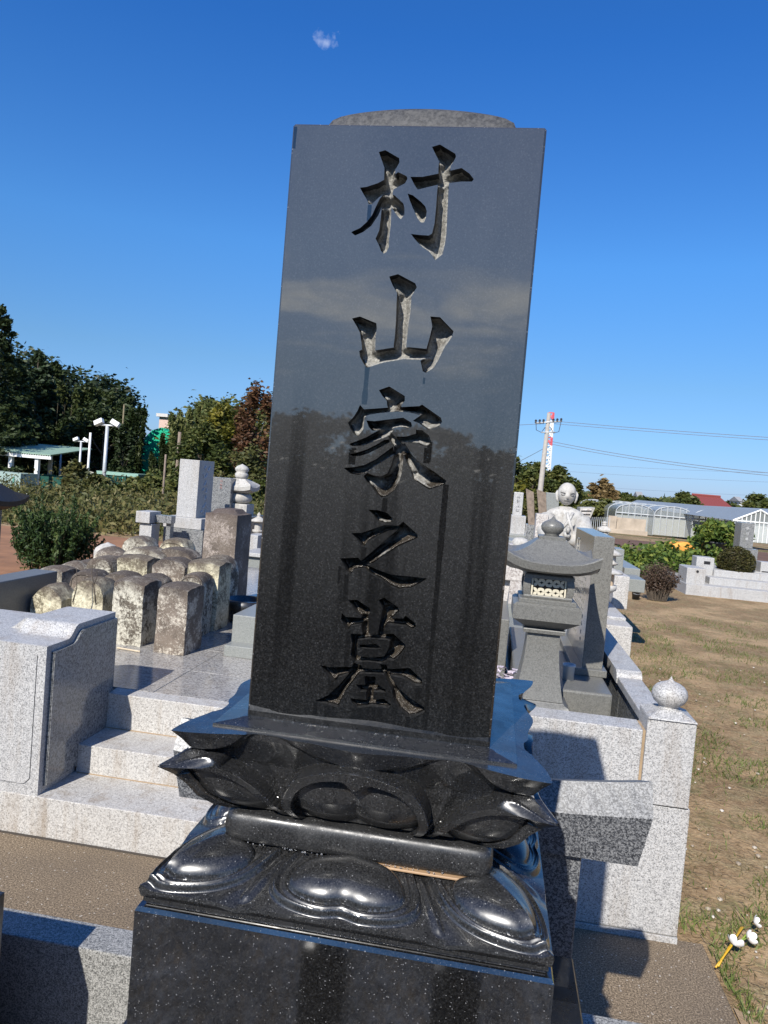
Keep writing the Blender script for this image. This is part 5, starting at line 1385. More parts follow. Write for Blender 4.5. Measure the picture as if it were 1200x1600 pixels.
# ================================================================== vegetation
def leaf_mesh(name, pts, size, R, flat=.35, aspect=1.7):
    """one small bent leaf (two triangles) at every point"""
    n = len(pts); pts = np.asarray(pts)
    s = size * R.uniform(.6, 1.35, (n, 1))
    d = R.normal(size=(n, 3)); d[:, 2] *= flat; d /= np.linalg.norm(d, axis=1, keepdims=True) + 1e-9
    u = R.normal(size=(n, 3)); u -= (u * d).sum(1, keepdims=True) * d; u /= np.linalg.norm(u, axis=1, keepdims=True) + 1e-9
    V = np.empty((n, 4, 3))
    V[:, 0] = pts - d * s * aspect * .5; V[:, 1] = pts + u * s * .42 + d * s * .1; V[:, 2] = pts + d * s * aspect * .5; V[:, 3] = pts - u * s * .42 + d * s * .1
    V[:, 1, 2] += s[:, 0] * .12; V[:, 3, 2] += s[:, 0] * .12
    me = bpy.data.meshes.new(name)
    me.vertices.add(n * 4); me.vertices.foreach_set('co', V.reshape(-1))
    me.loops.add(n * 4); me.loops.foreach_set('vertex_index', np.arange(n * 4, dtype=np.int32))
    me.polygons.add(n); me.polygons.foreach_set('loop_start', np.arange(0, n * 4, 4, dtype=np.int32)); me.polygons.foreach_set('loop_total', np.full(n, 4, dtype=np.int32))
    me.update(calc_edges=True); me.validate(); return me
def clumps(R, n, centre, radii, k, spread, shell=.55, droop=0.0):
    """k clumps through an ellipsoid, n leaves about them"""
    c = R.normal(size=(k, 3)); c /= np.linalg.norm(c, axis=1, keepdims=True); c *= R.uniform(shell, 1.0, (k, 1)) ** .7
    c = c * np.array(radii) + np.array(centre)
    i = R.integers(0, k, n); off = R.normal(size=(n, 3)) * spread
    off[:, 2] = off[:, 2] * .7 - droop * np.abs(R.normal(size=n)) * spread
    return c[i] + off
MESH = {}
def mesh_of(key, fn):
    if key not in MESH: MESH[key] = fn()
    return MESH[key]
def tree(name, label, px, ptop, Y, width_px, kind, mat, group=None, zbase=None, var=0, cat='tree'):
    """tree whose top is at this pixel, at distance Y"""
    t_ = atY(px, ptop, Y); zb = gz(t_.x, Y) if zbase is None else zbase
    H = t_.z - zb; W = width_px * Y / F
    o = thing(name, label, cat, (t_.x, Y, zb), random.uniform(0, 6.28), group)
    R = np.random.default_rng(var * 17 + hash(kind) % 1 + len(kind))
    S3 = np.array([W, W, H]); ls = .0032 * Y + .03
    def crown():
        Q = np.random.default_rng(abs(hash((round(px), round(ptop)))) % 99991)
        if kind == 'cedar':
            P = []
            for j in range(150):
                q = j / 150; r = (.5 * (1 - q) ** .62 + .015) * Q.uniform(.6, 1.2); an = Q.uniform(0, 6.28)
                m = 52; t_ = Q.uniform(.1, 1, m) ** .7; z0 = .10 + .88 * q
                side = Q.normal(size=m) * .045 * (1.2 - t_ * .5) * (1 - .6 * q)
                P.append(np.stack([r * t_ * np.cos(an) - side * np.sin(an), r * t_ * np.sin(an) + side * np.cos(an), z0 - r * .10 * t_ + .10 * r * t_ ** 3 + Q.normal(size=m) * .007 + .012], -1))
            P = np.concatenate(P); return leaf_mesh('cedar_crown', P * S3, ls * 1.15, Q, .5)
        if kind == 'bamboo':
            P = []
            for j in range(9):
                cx_, cy_ = Q.uniform(-.30, .30, 2); hgt = Q.uniform(.78, 1.0) if j else 1.0; an = Q.uniform(0, 6.28); bend = Q.uniform(.10, .26)
                for b in range(12):
                    q = .25 + .75 * b / 11; z_ = hgt * (q - .10 * q ** 6); lx = math.cos(an) * bend * q ** 3; ly = math.sin(an) * bend * q ** 3
                    r = .17 * math.sin(math.pi * min(.93, .2 + .72 * q)) + .02
                    k_ = 5
                    for c_ in range(k_):
                        a2 = Q.uniform(0, 6.28); rr = r * Q.uniform(.3, 1); m = 20
                        off = Q.normal(size=(m, 3)) * np.array([.026, .026, .022]); off[:, 2] -= np.abs(off[:, 0]) * .8
                        P.append(off + np.array([cx_ + lx + math.cos(a2) * rr, cy_ + ly + math.sin(a2) * rr, z_ - rr * .35]))
            P = np.concatenate(P); P[:, 2] = np.minimum(P[:, 2], 1.0); return leaf_mesh('bamboo_crown', P * S3, ls, Q, .9, 1.9)
        if kind == 'broad':
            P = clumps(Q, 7000, (0, 0, .60), (.44, .44, .38), 34, .060, .5); return leaf_mesh('broad_crown', P * S3, ls, Q)
        if kind == 'shrub':
            P = clumps(Q, 5200, (0, 0, .48), (.46, .46, .46), 40, .065, .3); P[:, 2] = np.clip(P[:, 2], .02, 1.05); return leaf_mesh('shrub_crown', P * S3, ls, Q)
        if kind == 'low':
            P = clumps(Q, 5200, (0, 0, .35), (.48, .48, .6), 46, .06, .2); P[:, 2] = np.abs(P[:, 2]); return leaf_mesh('low_crown', P * S3, ls, Q)
    me = crown()
    c = link('crown', me, mat, o)
    def trunk():
        bm = bmesh.new()
        if kind == 'bamboo':
            Q = random.Random(var)
            for j in range(7): 
                x, y = Q.uniform(-.33, .33), Q.uniform(-.33, .33); add_tube(bm, [(x, y, 0), (x + .01, y, .4), (x + .02, y, .74)], [.008, .007, .003], 5)
        else:
            top = {'cedar': .95, 'broad': .75, 'shrub': .6, 'low': .4}[kind]
            add_tube(bm, [(0, 0, 0), (.01, .0, top * .4), (-.01, .01, top)], [.035, .024, .006], 7)
            Q = random.Random(var)
            for j in range(0 if kind == 'cedar' else 6):
                an = Q.uniform(0, 6.28); z0 = top * Q.uniform(.35, .8); r = Q.uniform(.2, .36)
                add_tube(bm, [(0, 0, z0), (math.cos(an) * r * .5, math.sin(an) * r * .5, z0 + .08), (math.cos(an) * r, math.sin(an) * r, z0 + .2)], [.014, .009, .003], 5)
        return tomesh(bm, 'trunk')
    mt = mesh_of(('trunk', kind, var), trunk)
    tr = link('trunk', mt, M['culm'] if kind == 'bamboo' else M['bark'], o); tr.scale = (W, W, H)
    return o
G1 = 'dark trees of the wood at the left'
wood = [ # px, top, Y, width px, kind, material, label
 (4, 478, 62, 152, 'cedar', 'leaf_dark', 'tallest dark conifer at the left edge of the photo'),
 (-30, 500, 66, 176, 'cedar', 'leaf_dark', 'dark conifer cut by the left edge'),
 (30, 560, 66, 112, 'cedar', 'leaf_dark', 'dark conifer just right of the tallest one'),
 (62, 548, 74, 128, 'cedar', 'leaf_mid2', 'greener conifer with layered boughs in the dark wood'),
 (86, 566, 80, 120, 'cedar', 'leaf_dark', 'mid-height dark conifer behind the shelter roof'),
 (104, 577, 76, 87, 'bamboo', 'leaf_bamboo', 'bamboo clump with round dark head above the shelter'),
 (128, 584, 80, 87, 'bamboo', 'leaf_bamboo', 'feathery bamboo clump left of the floodlight mast'),
 (150, 590, 78, 87, 'bamboo', 'leaf_bamboo', 'bamboo clump straight above the floodlight mast'),
 (172, 592, 82, 87, 'bamboo', 'leaf_bamboo', 'tall drooping bamboo clump right of the floodlight mast'),
 (192, 600, 78, 82, 'bamboo', 'leaf_bamboo', 'brownish bamboo clump with a bare cane'),
 (217, 618, 74, 26, 'bamboo', 'leaf_bamboo', 'thin bamboo plume at the edge of the green net'),
 (45, 600, 78, 130, 'broad', 'leaf_dark', 'dense dark tree directly behind the shelter'),
 (110, 622, 76, 130, 'broad', 'leaf_dark', 'dense dark tree behind the thin lamp posts'),
 (165, 632, 74, 120, 'broad', 'leaf_dark', 'dense dark tree at the foot of the floodlight mast'),
 (196, 668, 70, 40, 'broad', 'leaf_dark', 'dark undergrowth tree before the green net'),
]
M['leaf_mid2'] = leafmat('conifer_blue_green', [(.02, .035, .015), (.045, .07, .03), (.08, .11, .05)], transl=.15, scale=.4)
for i, (px, pt, Y, w, k, m, l) in enumerate(wood):
    tree({'cedar': 'conifer', 'bamboo': 'bamboo_clump', 'broad': 'leafy_tree'}[k], l, px, pt, Y, w, k, M[m], G1, var=i % 4)
G2 = 'trees right of the green net'
for i, (px, pt, Y, w, k, m, l) in enumerate([
 (291, 624, 66, 46, 'bamboo', 'leaf_bamboo2', 'wispy bamboo clump just right of the green net'),
 (312, 610, 70, 75, 'bamboo', 'leaf_bamboo2', 'tall feathery bamboo behind the white gravestone'),
 (336, 608, 72, 75, 'bamboo', 'leaf_bamboo2', 'feathery bamboo with the highest tip left of the black slab'),
 (362, 618, 74, 62, 'bamboo', 'leaf_bamboo2', 'small bamboo plume between yellow and red trees'),
 (346, 636, 60, 60, 'broad', 'leaf_yellow', 'yellow-green tree between the bamboo and the red tree'),
 (318, 655, 58, 50, 'broad', 'leaf_mid', 'green tree with yellow leaves behind the wooden pole'),
 (405, 609, 62, 86, 'broad', 'leaf_red', 'autumn red tree beside the left edge of the black slab'),
 (388, 650, 56, 60, 'shrub', 'leaf_red', 'lower red-brown bush under the autumn red tree'),
 (296, 672, 54, 44, 'shrub', 'leaf_mid', 'green bush at the foot of the wooden pole'),
 (350, 690, 46, 90, 'low', 'leaf_mid', 'rounded green bush under the yellow-green tree'),
 (395, 690, 44, 90, 'low', 'leaf_scrub', 'brown scrub on the slope behind the white pagoda'),
 (320, 712, 40, 90, 'low', 'leaf_scrub', 'brown scrub on the slope behind the white gravestone'),
]):
    if m == 'leaf_bamboo2' and m not in M: M[m] = leafmat('light_bamboo_foliage', [(.05, .075, .02), (.13, .16, .05), (.25, .25, .09)], transl=.35, scale=.3)
    tree({'bamboo': 'bamboo_clump', 'broad': 'leafy_tree', 'shrub': 'bush', 'low': 'bush'}[k], l, px, pt, Y, w, k, M[m], G2, var=(i + 1) % 4)
G3 = 'scrubby bushes below the wood'
for i, (px, pt, Y, w, k, m, l) in enumerate([
 (118, 716, 30, 42, 'shrub', 'leaf_scrub', 'tall yellowish sapling bush left of the white frame'),
 (150, 735, 28, 60, 'shrub', 'leaf_scrub', 'yellow-brown bush beside the floodlight mast'),
 (180, 752, 26, 60, 'shrub', 'leaf_mid', 'green bush right of the floodlight mast foot'),
 (215, 742, 30, 70, 'shrub', 'leaf_mid', 'leafy green bush below the green net'),
 (250, 728, 32, 70, 'shrub', 'leaf_mid', 'leafy green bush left of the thin bare post'),
 (205, 775, 24, 70, 'low', 'leaf_scrub', 'brown scrub bush behind the granite gateway'),
 (270, 742, 30, 50, 'shrub', 'leaf_mid', 'green bush behind the top of the white gravestone'),
 (150, 785, 22, 80, 'low', 'leaf_scrub', 'dry scrub patch right of the juniper bush'),
 (80, 772, 24, 60, 'low', 'leaf_scrub', 'yellowish scrub behind the juniper bush'),
 (100, 760, 26, 50, 'shrub', 'leaf_scrub', 'yellow-green scrub right of the player in white'),
 (20, 800, 24, 70, 'low', 'leaf_straw2', 'dry brown grass clump at the left edge'),
 (60, 805, 22, 60, 'low', 'leaf_straw2', 'dry brown grass clump left of the juniper bush'),
 (245, 790, 20, 70, 'low', 'leaf_scrub', 'dry scrub behind the granite lintel'),
 (330, 760, 30, 90, 'low', 'leaf_mid', 'green bush filling the gap behind the grey gravestone'),
 (400, 745, 30, 70, 'low', 'leaf_mid', 'green bush right of the white pagoda'),
]):
    if m == 'leaf_straw2' and m not in M: M[m] = leafmat('dry_grass_clump', [(.12, .08, .04), (.2, .15, .07), (.14, .14, .05)], transl=.3, scale=1)
    tree('bush', l, px, pt, Y, w * 1.15, k, M[m], G3, var=i % 4, cat='bush')
R = np.random.default_rng(77); P = []
for k in range(700):
    px = R.uniform(-20, 420); Y = R.uniform(14.5, 34); b = atY(px, 800, Y); zb = gz(b.x, Y); hgt = (.35 + .025 * (Y - 14)) * (1 + .7 * noise.noise(Vector((px * .03, Y * .2, 0)))) * (.25 if px < 135 and Y < 24 else 1); m = 70
    P.append(np.stack([R.normal(size=m) * .45 + b.x, R.normal(size=m) * .4 + Y, zb + np.abs(R.normal(size=m)) * hgt * .6], -1))
tag(link('scrub', leaf_mesh('scrub', np.concatenate(P), .065, R, 1.2, 2.4), M['leaf_scrub']), kind='stuff')
# right-hand background
G4 = 'distant trees beyond the greenhouses'
for i, (px, pt, Y, w, k, m, l) in enumerate([
 (808, 716, 70, 60, 'broad', 'leaf_mid', 'dark green tree at the right edge of the black slab'),
 (835, 722, 78, 60, 'broad', 'leaf_mid', 'green tree left of the utility pole'),
 (866, 728, 80, 60, 'broad', 'leaf_mid', 'green tree behind the utility pole'),
 (888, 742, 76, 40, 'broad', 'leaf_mid', 'green tree sloping down right of the utility pole'),
 (906, 764, 90, 46, 'shrub', 'leaf_mid', 'low green tree beyond the statue head'),
 (815, 748, 40, 46, 'shrub', 'leaf_yellow', 'yellow-green bush at the right edge of the black slab'),
 (835, 770, 38, 46, 'shrub', 'leaf_scrub', 'olive bush behind the wooden boards'),
 (944, 750, 95, 40, 'broad', 'leaf_red2', 'brown spreading tree left of the greenhouses'),
 (940, 776, 70, 60, 'shrub', 'leaf_mid', 'dark round bush below the brown spreading tree'),
 (918, 786, 80, 50, 'shrub', 'leaf_mid', 'green bush right of the statue'),
 (1000, 772, 120, 70, 'low', 'leaf_mid', 'low far bush left of the red roof'),
 (1070, 771, 120, 44, 'broad', 'leaf_mid', 'green tree touching the left end of the red roof'),
 (1052, 778, 118, 40, 'shrub', 'leaf_mid', 'small green tree left of the red roof'),
 (1160, 780, 130, 60, 'low', 'leaf_mid', 'low far bush right of the red roof'),
 (1194, 772, 120, 60, 'broad', 'leaf_mid', 'green tree at the right edge of the photo'),
 (975, 766, 130, 36, 'shrub', 'leaf_mid', 'small far tree near the distant houses'),
]):
    if m == 'leaf_red2' and m not in M: M[m] = leafmat('brown_foliage', [(.12, .08, .03), (.22, .15, .06), (.28, .2, .09)], transl=.3, scale=.5)
    tree({'broad': 'leafy_tree', 'shrub': 'bush', 'low': 'bush'}[k], l, px, pt, Y, w * 1.1, k, M[m], G4, var=(i + 2) % 4)
# tree belt behind the camera, mirrored in the polished stone
for i in range(16):
    x = -66 + i * 8.5 + random.uniform(-1.5, 1.5); Y = -62 + random.uniform(-4, 4); H = 5.6 + random.uniform(-1.2, 1.2)
    o = thing('leafy_tree', 'tree of the belt south of the cemetery mirrored in the black slab', 'tree', (x, Y, 0), i, 'trees mirrored in the polished stone')
    Q = np.random.default_rng(i); c = link('crown', mesh_of(('belt', i % 4), lambda: leaf_mesh('belt_crown', clumps(Q, 4200, (0, 0, .58), (.46, .46, .40), 34, .06, .4) * np.array([11, 11, 6.0]), .36, Q)), M['leaf_dark'], o); c.scale = (1, 1, H / 6)
    tr = link('trunk', MESH[('trunk', 'broad', 0)] if ('trunk', 'broad', 0) in MESH else MESH[[k for k in MESH if k[0] == 'trunk' and k[1] == 'broad'][0]], M['bark'], o); tr.scale = (8, 8, H)
# ------------------------------------------------------------------ near and middle plants
def blob_points(R, n, c, rad, k, spread): return clumps(R, n, c, rad, k, spread, .5)
# juniper-like bush
R = np.random.default_rng(12)
c = atY(85, 880, 8.6); jb = thing('juniper_bush', 'dark green spiky juniper bush behind the old gravestones', 'bush', (c.x, 8.6, 0))
P = []; bmj = bmesh.new(); top = atY(90, 762, 8.6).z
for s in range(210):
    an = R.uniform(0, 6.28); r = R.uniform(.05, .62) ** 1.0; lean = R.uniform(.1, .75); L = (top - .2) * R.uniform(.45, 1.0) * (1 - .45 * r)
    base = np.array([math.cos(an) * r * .45, math.sin(an) * r * .45, R.uniform(0, .3)]); d = np.array([math.cos(an) * lean, math.sin(an) * lean, 1.0]); d /= np.linalg.norm(d)
    tip = base + d * L
    m = 85; q = R.uniform(.15, 1, m) ** .8; pts = base + np.outer(q * L, d); pts += R.normal(size=(m, 3)) * (.045 * (1.15 - q))[:, None]
    P.append(pts)
    if s % 3 == 0: add_tube(bmj, [base, base + d * L * .9], [.006, .002], 4)
link('foliage', leaf_mesh('juniper', np.concatenate(P), .024, R, 1.5, 2.4), M['leaf_con'], jb); fin('stems', bmj, M['bark'], jb)
# round clipped shrub
c = atY(1150, 880, RY + 1.0); rs = thing('round_shrub', 'round clipped green-brown shrub on the terraced grave at the right', 'shrub', (c.x, RY + 1.0, c.z))
rad = 26 * (RY + 1.0) / F
P = R.normal(size=(9000, 3)); P /= np.linalg.norm(P, axis=1, keepdims=True); P *= (rad * R.uniform(.80, 1.03, (9000, 1))); P[:, 2] *= .93
P *= (1 + .05 * np.array([noise.noise(Vector(p * 9)) for p in P]))[:, None]
link('foliage', leaf_mesh('shrub_leaves', P, .024, R), M['leaf_box'], rs)
bm = bmesh.new(); bmesh.ops.create_icosphere(bm, subdivisions=3, radius=rad * .8); fin('inner_twigs', bm, M['bark'], rs); 
bm = bmesh.new(); add_tube(bm, [(0, 0, -rad * 1.0), (0, 0, 0)], .03, 6); fin('stem', bm, M['bark'], rs)
# tub plant
R = np.random.default_rng(3); tc = pc
tbp = thing('tub_plant', 'broad-leaved green bush growing in the tall black tub', 'plant', (tc.x, 18.0, tc.z))
P = np.concatenate([clumps(R, 1600, (.12, 0, .16), (.58, .4, .26), 30, .08, .3), clumps(R, 400, (-.02, 0, .36), (.2, .2, .20), 8, .06, .3)])
link('foliage', leaf_mesh('tub_leaves', P, .085, R, .6, 1.4), M['leaf_vine'], tbp)
# vegetable bed of vines
P = []
for (px, py, Y, w, h) in ((995, 872, 14.5, .55, .32), (1030, 866, 15, .6, .38), (1065, 868, 15, .6, .34), (1095, 868, 14.6, .45, .4), (1012, 878, 13.6, .6, .26), (1048, 880, 13.6, .6, .26), (1082, 880, 13.4, .5, .26), (1100, 858, 15.4, .4, .4), (1050, 862, 16.2, 1.2, .3)):
    Y *= 1.24; w *= 1.15; h *= 1.0; c = atY(px, py, Y); P.append(clumps(R, 1500, (c.x, Y, c.z - h * .3), (w, .9, h), 30, .11, .2))
P = np.concatenate(P); P = P[P[:, 2] > -.5]
tag(link('vine_leaves', leaf_mesh('vine_leaves', P, .085, R, .6, 1.3), M['leaf_vine']), kind='stuff')
# dry twiggy bush
c = atG(1026, 938); db = thing('dry_bush', 'dry brown twiggy bush on the grass behind the black bucket', 'bush', c)
bm = bmesh.new(); Q = random.Random(2); P = []
hb = atY(1026, 882, c.y).z - c.z; wb = 31 * c.y / F
for s in range(170):
    an = Q.uniform(0, 6.28); r = Q.uniform(0, 1) ** .6 * wb; x, y = math.cos(an) * r, math.sin(an) * r * .7
    z_ = hb * Q.uniform(.8, 1.08) * (1 - .25 * (r / wb) ** 3)
    mid = Vector((x * .6, y * .6, z_ * .5)) + Vector((Q.uniform(-.03, .03), Q.uniform(-.03, .03), 0))
    add_tube(bm, [(x * .45, y * .45, 0), mid, (x, y, z_)], [.006, .004, .0015], 4)
    for k in range(26): 
        q = Q.uniform(.35, 1); p = mid.lerp(Vector((x, y, z_)), max(0, (q - .5) * 2)) + Vector((Q.gauss(0, .03), Q.gauss(0, .03), Q.gauss(0, .03))); P.append(p[:])
fin('branches', bm, M['bark'], db); link('foliage', leaf_mesh('dry_leaves', P, .022, R), M['twig'], db)
# grass tufts, straw and leaf litter on the near ground
def tufts():
    Q = np.random.default_rng(8); V = []; Fc = []
    n = 0; k = 0
    while k < 34000 and n < 200000:
        n += 1
        y = 2.2 + 9 * Q.random() ** 1.6; x = .83 + (.5 + y * .62) * Q.random()
        if x < 1.25 and y < 2.4: continue
        if not (y > 2.9 or x > PX1 + .02): continue
        d = noise.noise(Vector((x * 1.9, y * 1.9, 1.3)))
        if d < .0 and Q.random() > .08: continue
        h = Q.uniform(.02, .065) * (1.0 if d > .1 else .7); an = Q.uniform(0, 6.28); ln = Q.normal(size=2) * h * .6; w = Q.uniform(.002, .004)
        b = len(V); z0 = -.015
        V += [(x + math.cos(an) * w, y + math.sin(an) * w, z0), (x - math.cos(an) * w, y - math.sin(an) * w, z0), (x + ln[0], y + ln[1], z0 + h)]; Fc.append((b, b + 1, b + 2)); k += 1
    me = bpy.data.meshes.new('grass'); me.from_pydata(V, [], Fc); me.update()
    tag(link('grass', me, M['grass']), kind='stuff')
    V = []; Fc = []
    for k in range(12000):
        y = 2.1 + 8 * Q.random() ** 1.7; x = .83 + (.5 + y * .62) * Q.random()
        if (y < 2.86 and x < PX1 + .01) or (x > PX1 and y < 2.35): continue
        if x < 1.2 and y > 5: continue
        L = Q.uniform(.012, .05); an = Q.uniform(0, 6.28); w = Q.uniform(.0008, .0018); dz = Q.uniform(-.003, .004)
        dx, dy = math.cos(an) * L, math.sin(an) * L; nx, ny = -math.sin(an) * w, math.cos(an) * w; z0 = -.010 + Q.uniform(0, .006)
        b = len(V); V += [(x - nx, y - ny, z0), (x + nx, y + ny, z0), (x + dx + nx, y + dy + ny, z0 + dz), (x + dx - nx, y + dy - ny, z0 + dz)]; Fc.append((b, b + 1, b + 2, b + 3))
    me = bpy.data.meshes.new('straw'); me.from_pydata(V, [], Fc); me.update()
    tag(link('straw', me, M['straw']), kind='stuff')
    bm = bmesh.new()
    for k in range(420):
        y = 2.3 + 6 * Q.random() ** 1.5; x = .85 + (.5 + y * .6) * Q.random()
        if (y < 2.86 and x < PX1 + .03) or (x < 1.2 and y > 5): continue
        bmesh.ops.create_icosphere(bm, subdivisions=1, radius=float(Q.uniform(.004, .013)), matrix=Matrix.Translation((x, y, -.004)) @ Matrix.Diagonal((1, Q.uniform(.6, 1.3), .6, 1)))
    t = NT('pale_pebbles'); g = t.n.new('ShaderNodeNewGeometry'); t.P('Base Color', t.ramp(g.outputs['Random Per Island'], [(0, (.2, .15, .1)), (.6, (.42, .36, .28)), (1, (.62, .58, .52))])); t.P('Roughness', .9)
    tag(fin('pebbles', bm, t.m), kind='stuff')
tufts()

R = np.random.default_rng(55); P = np.stack([R.uniform(-7, 7, 32000), R.uniform(-4.2, -3.5, 32000), R.uniform(.02, 1.72, 32000)], -1)
hg = thing('added_hedge', 'dark clipped hedge added out of view to darken the reflection in the polished stone', 'hedge', (0, 0, 0))  # unseen hedge, added so the lower slab mirrors something dark
link('foliage', leaf_mesh('hedge_leaves', P, .05, R), M['leaf_dark'], hg)
bm = bmesh.new(); add_box(bm, -6.9, 6.9, -4.1, -3.6, 0, 1.64, 0); fin('inner_twigs', bm, M['bark'], hg)

# the wood behind the court, read as one dark mass between the trees one can tell apart
R = np.random.default_rng(31); P = []
sky_px = [(-80, 510), (0, 530), (30, 562), (60, 560), (100, 584), (150, 598), (195, 610), (222, 640)]
for k in range(1100):
    px = R.uniform(-70, 204); Y = R.uniform(84, 104); topy = np.interp(px, [q[0] for q in sky_px], [q[1] for q in sky_px])
    py = R.uniform(topy, 775); b = atY(px, py, Y); m = 34
    P.append(np.stack([R.normal(size=m) * .9 + b.x, R.normal(size=m) * .9 + Y, R.normal(size=m) * .8 + b.z], -1))
tag(link('dark_wood', leaf_mesh('dark_wood', np.concatenate(P), .42, R), M['leaf_dark']), kind='stuff')
R = np.random.default_rng(32); P = []
for k in range(420):
    px = R.uniform(276, 425); Y = R.uniform(78, 90); topy = np.interp(px, [276, 300, 340, 380, 430], [672, 640, 630, 640, 640]); py = R.uniform(topy, 760); b = atY(px, py, Y); m = 34
    P.append(np.stack([R.normal(size=m) * .8 + b.x, R.normal(size=m) * .8 + Y, R.normal(size=m) * .7 + b.z], -1))
tag(link('green_wood', leaf_mesh('green_wood', np.concatenate(P), .36, R), M['leaf_mid']), kind='stuff')
for i, (px, pt, Y, w, l) in enumerate(((262, 668, 70, 22, 'thin bamboo plume in front of the right side of the green net'), (246, 700, 68, 26, 'low leafy clump in front of the green net'))):
    tree('bamboo_clump', l, px, pt, Y, w, 'bamboo', M['leaf_bamboo'], 'bamboo before the green net', var=i)
# ================================================================== buildings, masts, wires
def tube_obj(parent, name, pts, rad, mat, n=8): 
    bm = bmesh.new(); add_tube(bm, pts, rad, n); return part(parent, name, bm, mat, True)
# shelter at the sports ground
SYD = 62.0
sh_ = thing('open_shelter', 'white open shelter with corrugated green roof at the left edge', 'shelter', atG(40, 780))
def wx(px, py, Y): return atY(px, py, Y)
zg = lambda px, Y: gz(atY(px, 780, Y).x, Y)
def rpanel(parent, name, px0, px1, pt, pb, Y, dep, mat, drop=0.0): return pbox(parent, name, px0, px1, pt, pb, Y, dep, mat, .004)
a = atY(-40, 699, SYD); b = atY(84, 711, SYD); 
bm = bmesh.new(); nx = 140; yb = SYD + 6; zA, zB = a.z, (a.z + b.z) / 2 - .1
vs = []
x0_, x1_ = a.x, b.x + .2
zr = atY(84, 711, SYD).z; zl = atY(0, 704, SYD).z
zr = (zr + zl) / 2
for i in range(nx + 1):
    x = x0_ + (x1_ - x0_) * i / nx; w = .05 * math.sin(i * math.pi / 2)
    vs.append([bm.verts.new((x, SYD - .8, zr + w)), bm.verts.new((x, yb, zr + .9 + w)), bm.verts.new((x, yb, zr + .84 + w)), bm.verts.new((x, SYD - .8, zr - .06 + w))])
for p_, q_ in zip(vs, vs[1:]):
    for k in range(4): bm.faces.new((p_[k], q_[k], q_[(k + 1) % 4], p_[(k + 1) % 4]))
part(sh_, 'roof', bm, plain('pale_green_roof', (.36, .50, .38), .6, 0, .08))
part(sh_, 'fascia', add_box(bmesh.new(), x0_, x1_, SYD - .7, SYD - .55, zr - .42, zr - .12, 0), M['white_paint'])
for px in (-28, 20, 61): 
    c = atY(px, 740, SYD); part(sh_, 'post', add_box(bmesh.new(), c.x - .17, c.x + .17, SYD - .5, SYD - .15, zg(px, SYD), zr - .2, .01), M['white_paint'])
for px in (12, 80):
    c = atY(px, 740, SYD + 5); part(sh_, 'post', add_box(bmesh.new(), c.x - .15, c.x + .15, SYD + 4.6, SYD + 4.9, zg(px, SYD + 5), zr + .4, .01), M['white_paint'])
tb = thing('site_hut', 'pale grey-green metal cabin in front of the shelter', 'cabin', atG(10, 790))
mt_ = plain('pale_green_metal', (.30, .40, .37), .6, 0, .05)
pbox(tb, 'wall', -30, 31, 737, 792, SYD - 3.2, 2.4, mt_)
for px in (-12, 8): pbox(tb, 'seam', px, px + 1.2, 739, 791, SYD - 3.24, .04, plain('seam', (.2, .28, .26), .6), 0)
# green windbreak netting and court
nt = NT('green_netting'); nt.P('Base Color', (.012, .09, .07)); nt.P('Roughness', .9)
tr_ = nt.n.new('ShaderNodeBsdfTransparent'); mx_ = nt.n.new('ShaderNodeMixShader'); mx_.inputs[0].default_value = .82
nt.l.new(tr_.outputs[0], mx_.inputs[1]); nt.l.new(nt.b.outputs[0], mx_.inputs[2]); nt.l.new(mx_.outputs[0], nt.out.inputs[0])
fn = thing('netting_fence', 'dark green windbreak netting fence round the sports court', 'fence', atG(90, 780))
for (xa, xb, yt, yb_, Y) in ((31, 60, 742, 772, SYD + 1), (62, 110, 742, 775, SYD + 1.2), (162, 214, 745, 775, SYD + 2)):
    pbox(fn, 'net_panel', xa, xb, yt, yb_, Y, .04, nt.m, 0)
for px in (20, 111, 135, 160, 190, 214):
    c = atY(px, 770, SYD - 6 if px == 20 else SYD + 1.4); Yp = SYD - 6 if px == 20 else SYD + 1.4
    tube_obj(fn, 'post', [(c.x, Yp, zg(px, Yp)), (c.x, Yp, atY(px, 752, Yp).z + .4)], .07, plain('green_post', (.05, .22, .16), .5), 6)
ct = atG(35, 790)
field('sports_court', -34, -14, 48, 64, plain('green_court', (.07, .20, .12), .9), .06)
field('court_path', -36, -12, 64.2, 67, plain('pale_court_edge', (.45, .42, .33), .9), .07)
rl_ = thing('low_roof', 'long low green roof beyond the bushes right of the floodlight mast', 'roof', atG(190, 780))
pbox(rl_, 'roof_sheet', 150, 216, 738, 743, SYD + 6, 2.5, plain('green_sheet', (.25, .42, .35), .6), 0); 
for px in (165, 195): c = atY(px, 750, SYD + 6.3); tube_obj(rl_, 'post', [(c.x, SYD + 6.3, zg(px, SYD)), (c.x, SYD + 6.3, c.z)], .08, M['steel'], 6)
gf = thing('white_goal_frame', 'white tubular frame standing among the bushes left of the mast', 'frame', atG(115, 780))
GYd = 50
g0, g1, g2 = atY(110, 729, GYd), atY(146, 740, GYd), atY(106, 768, GYd)
tube_obj(gf, 'upright', [(g0.x, GYd, gz(g0.x, GYd)), g0], .10, plain('cream_tube', (.7, .66, .5), .5), 8)
tube_obj(gf, 'crossbar', [g0, g1], .10, plain('cream_tube2', (.7, .66, .5), .5), 8)
tube_obj(gf, 'upright', [(g1.x, GYd, gz(g1.x, GYd)), g1], .10, plain('cream_tube3', (.7, .66, .5), .5), 8)
bn = thing('bench', 'grey bench under the shelter roof', 'bench', atG(52, 775)); pbox(bn, 'seat', 36, 58, 773, 776, SYD + .5, .8, M['steel'], 0); pbox(bn, 'front', 42, 60, 779, 784, SYD + .4, .2, plain('green_board', (.03, .16, .10), .7), 0)
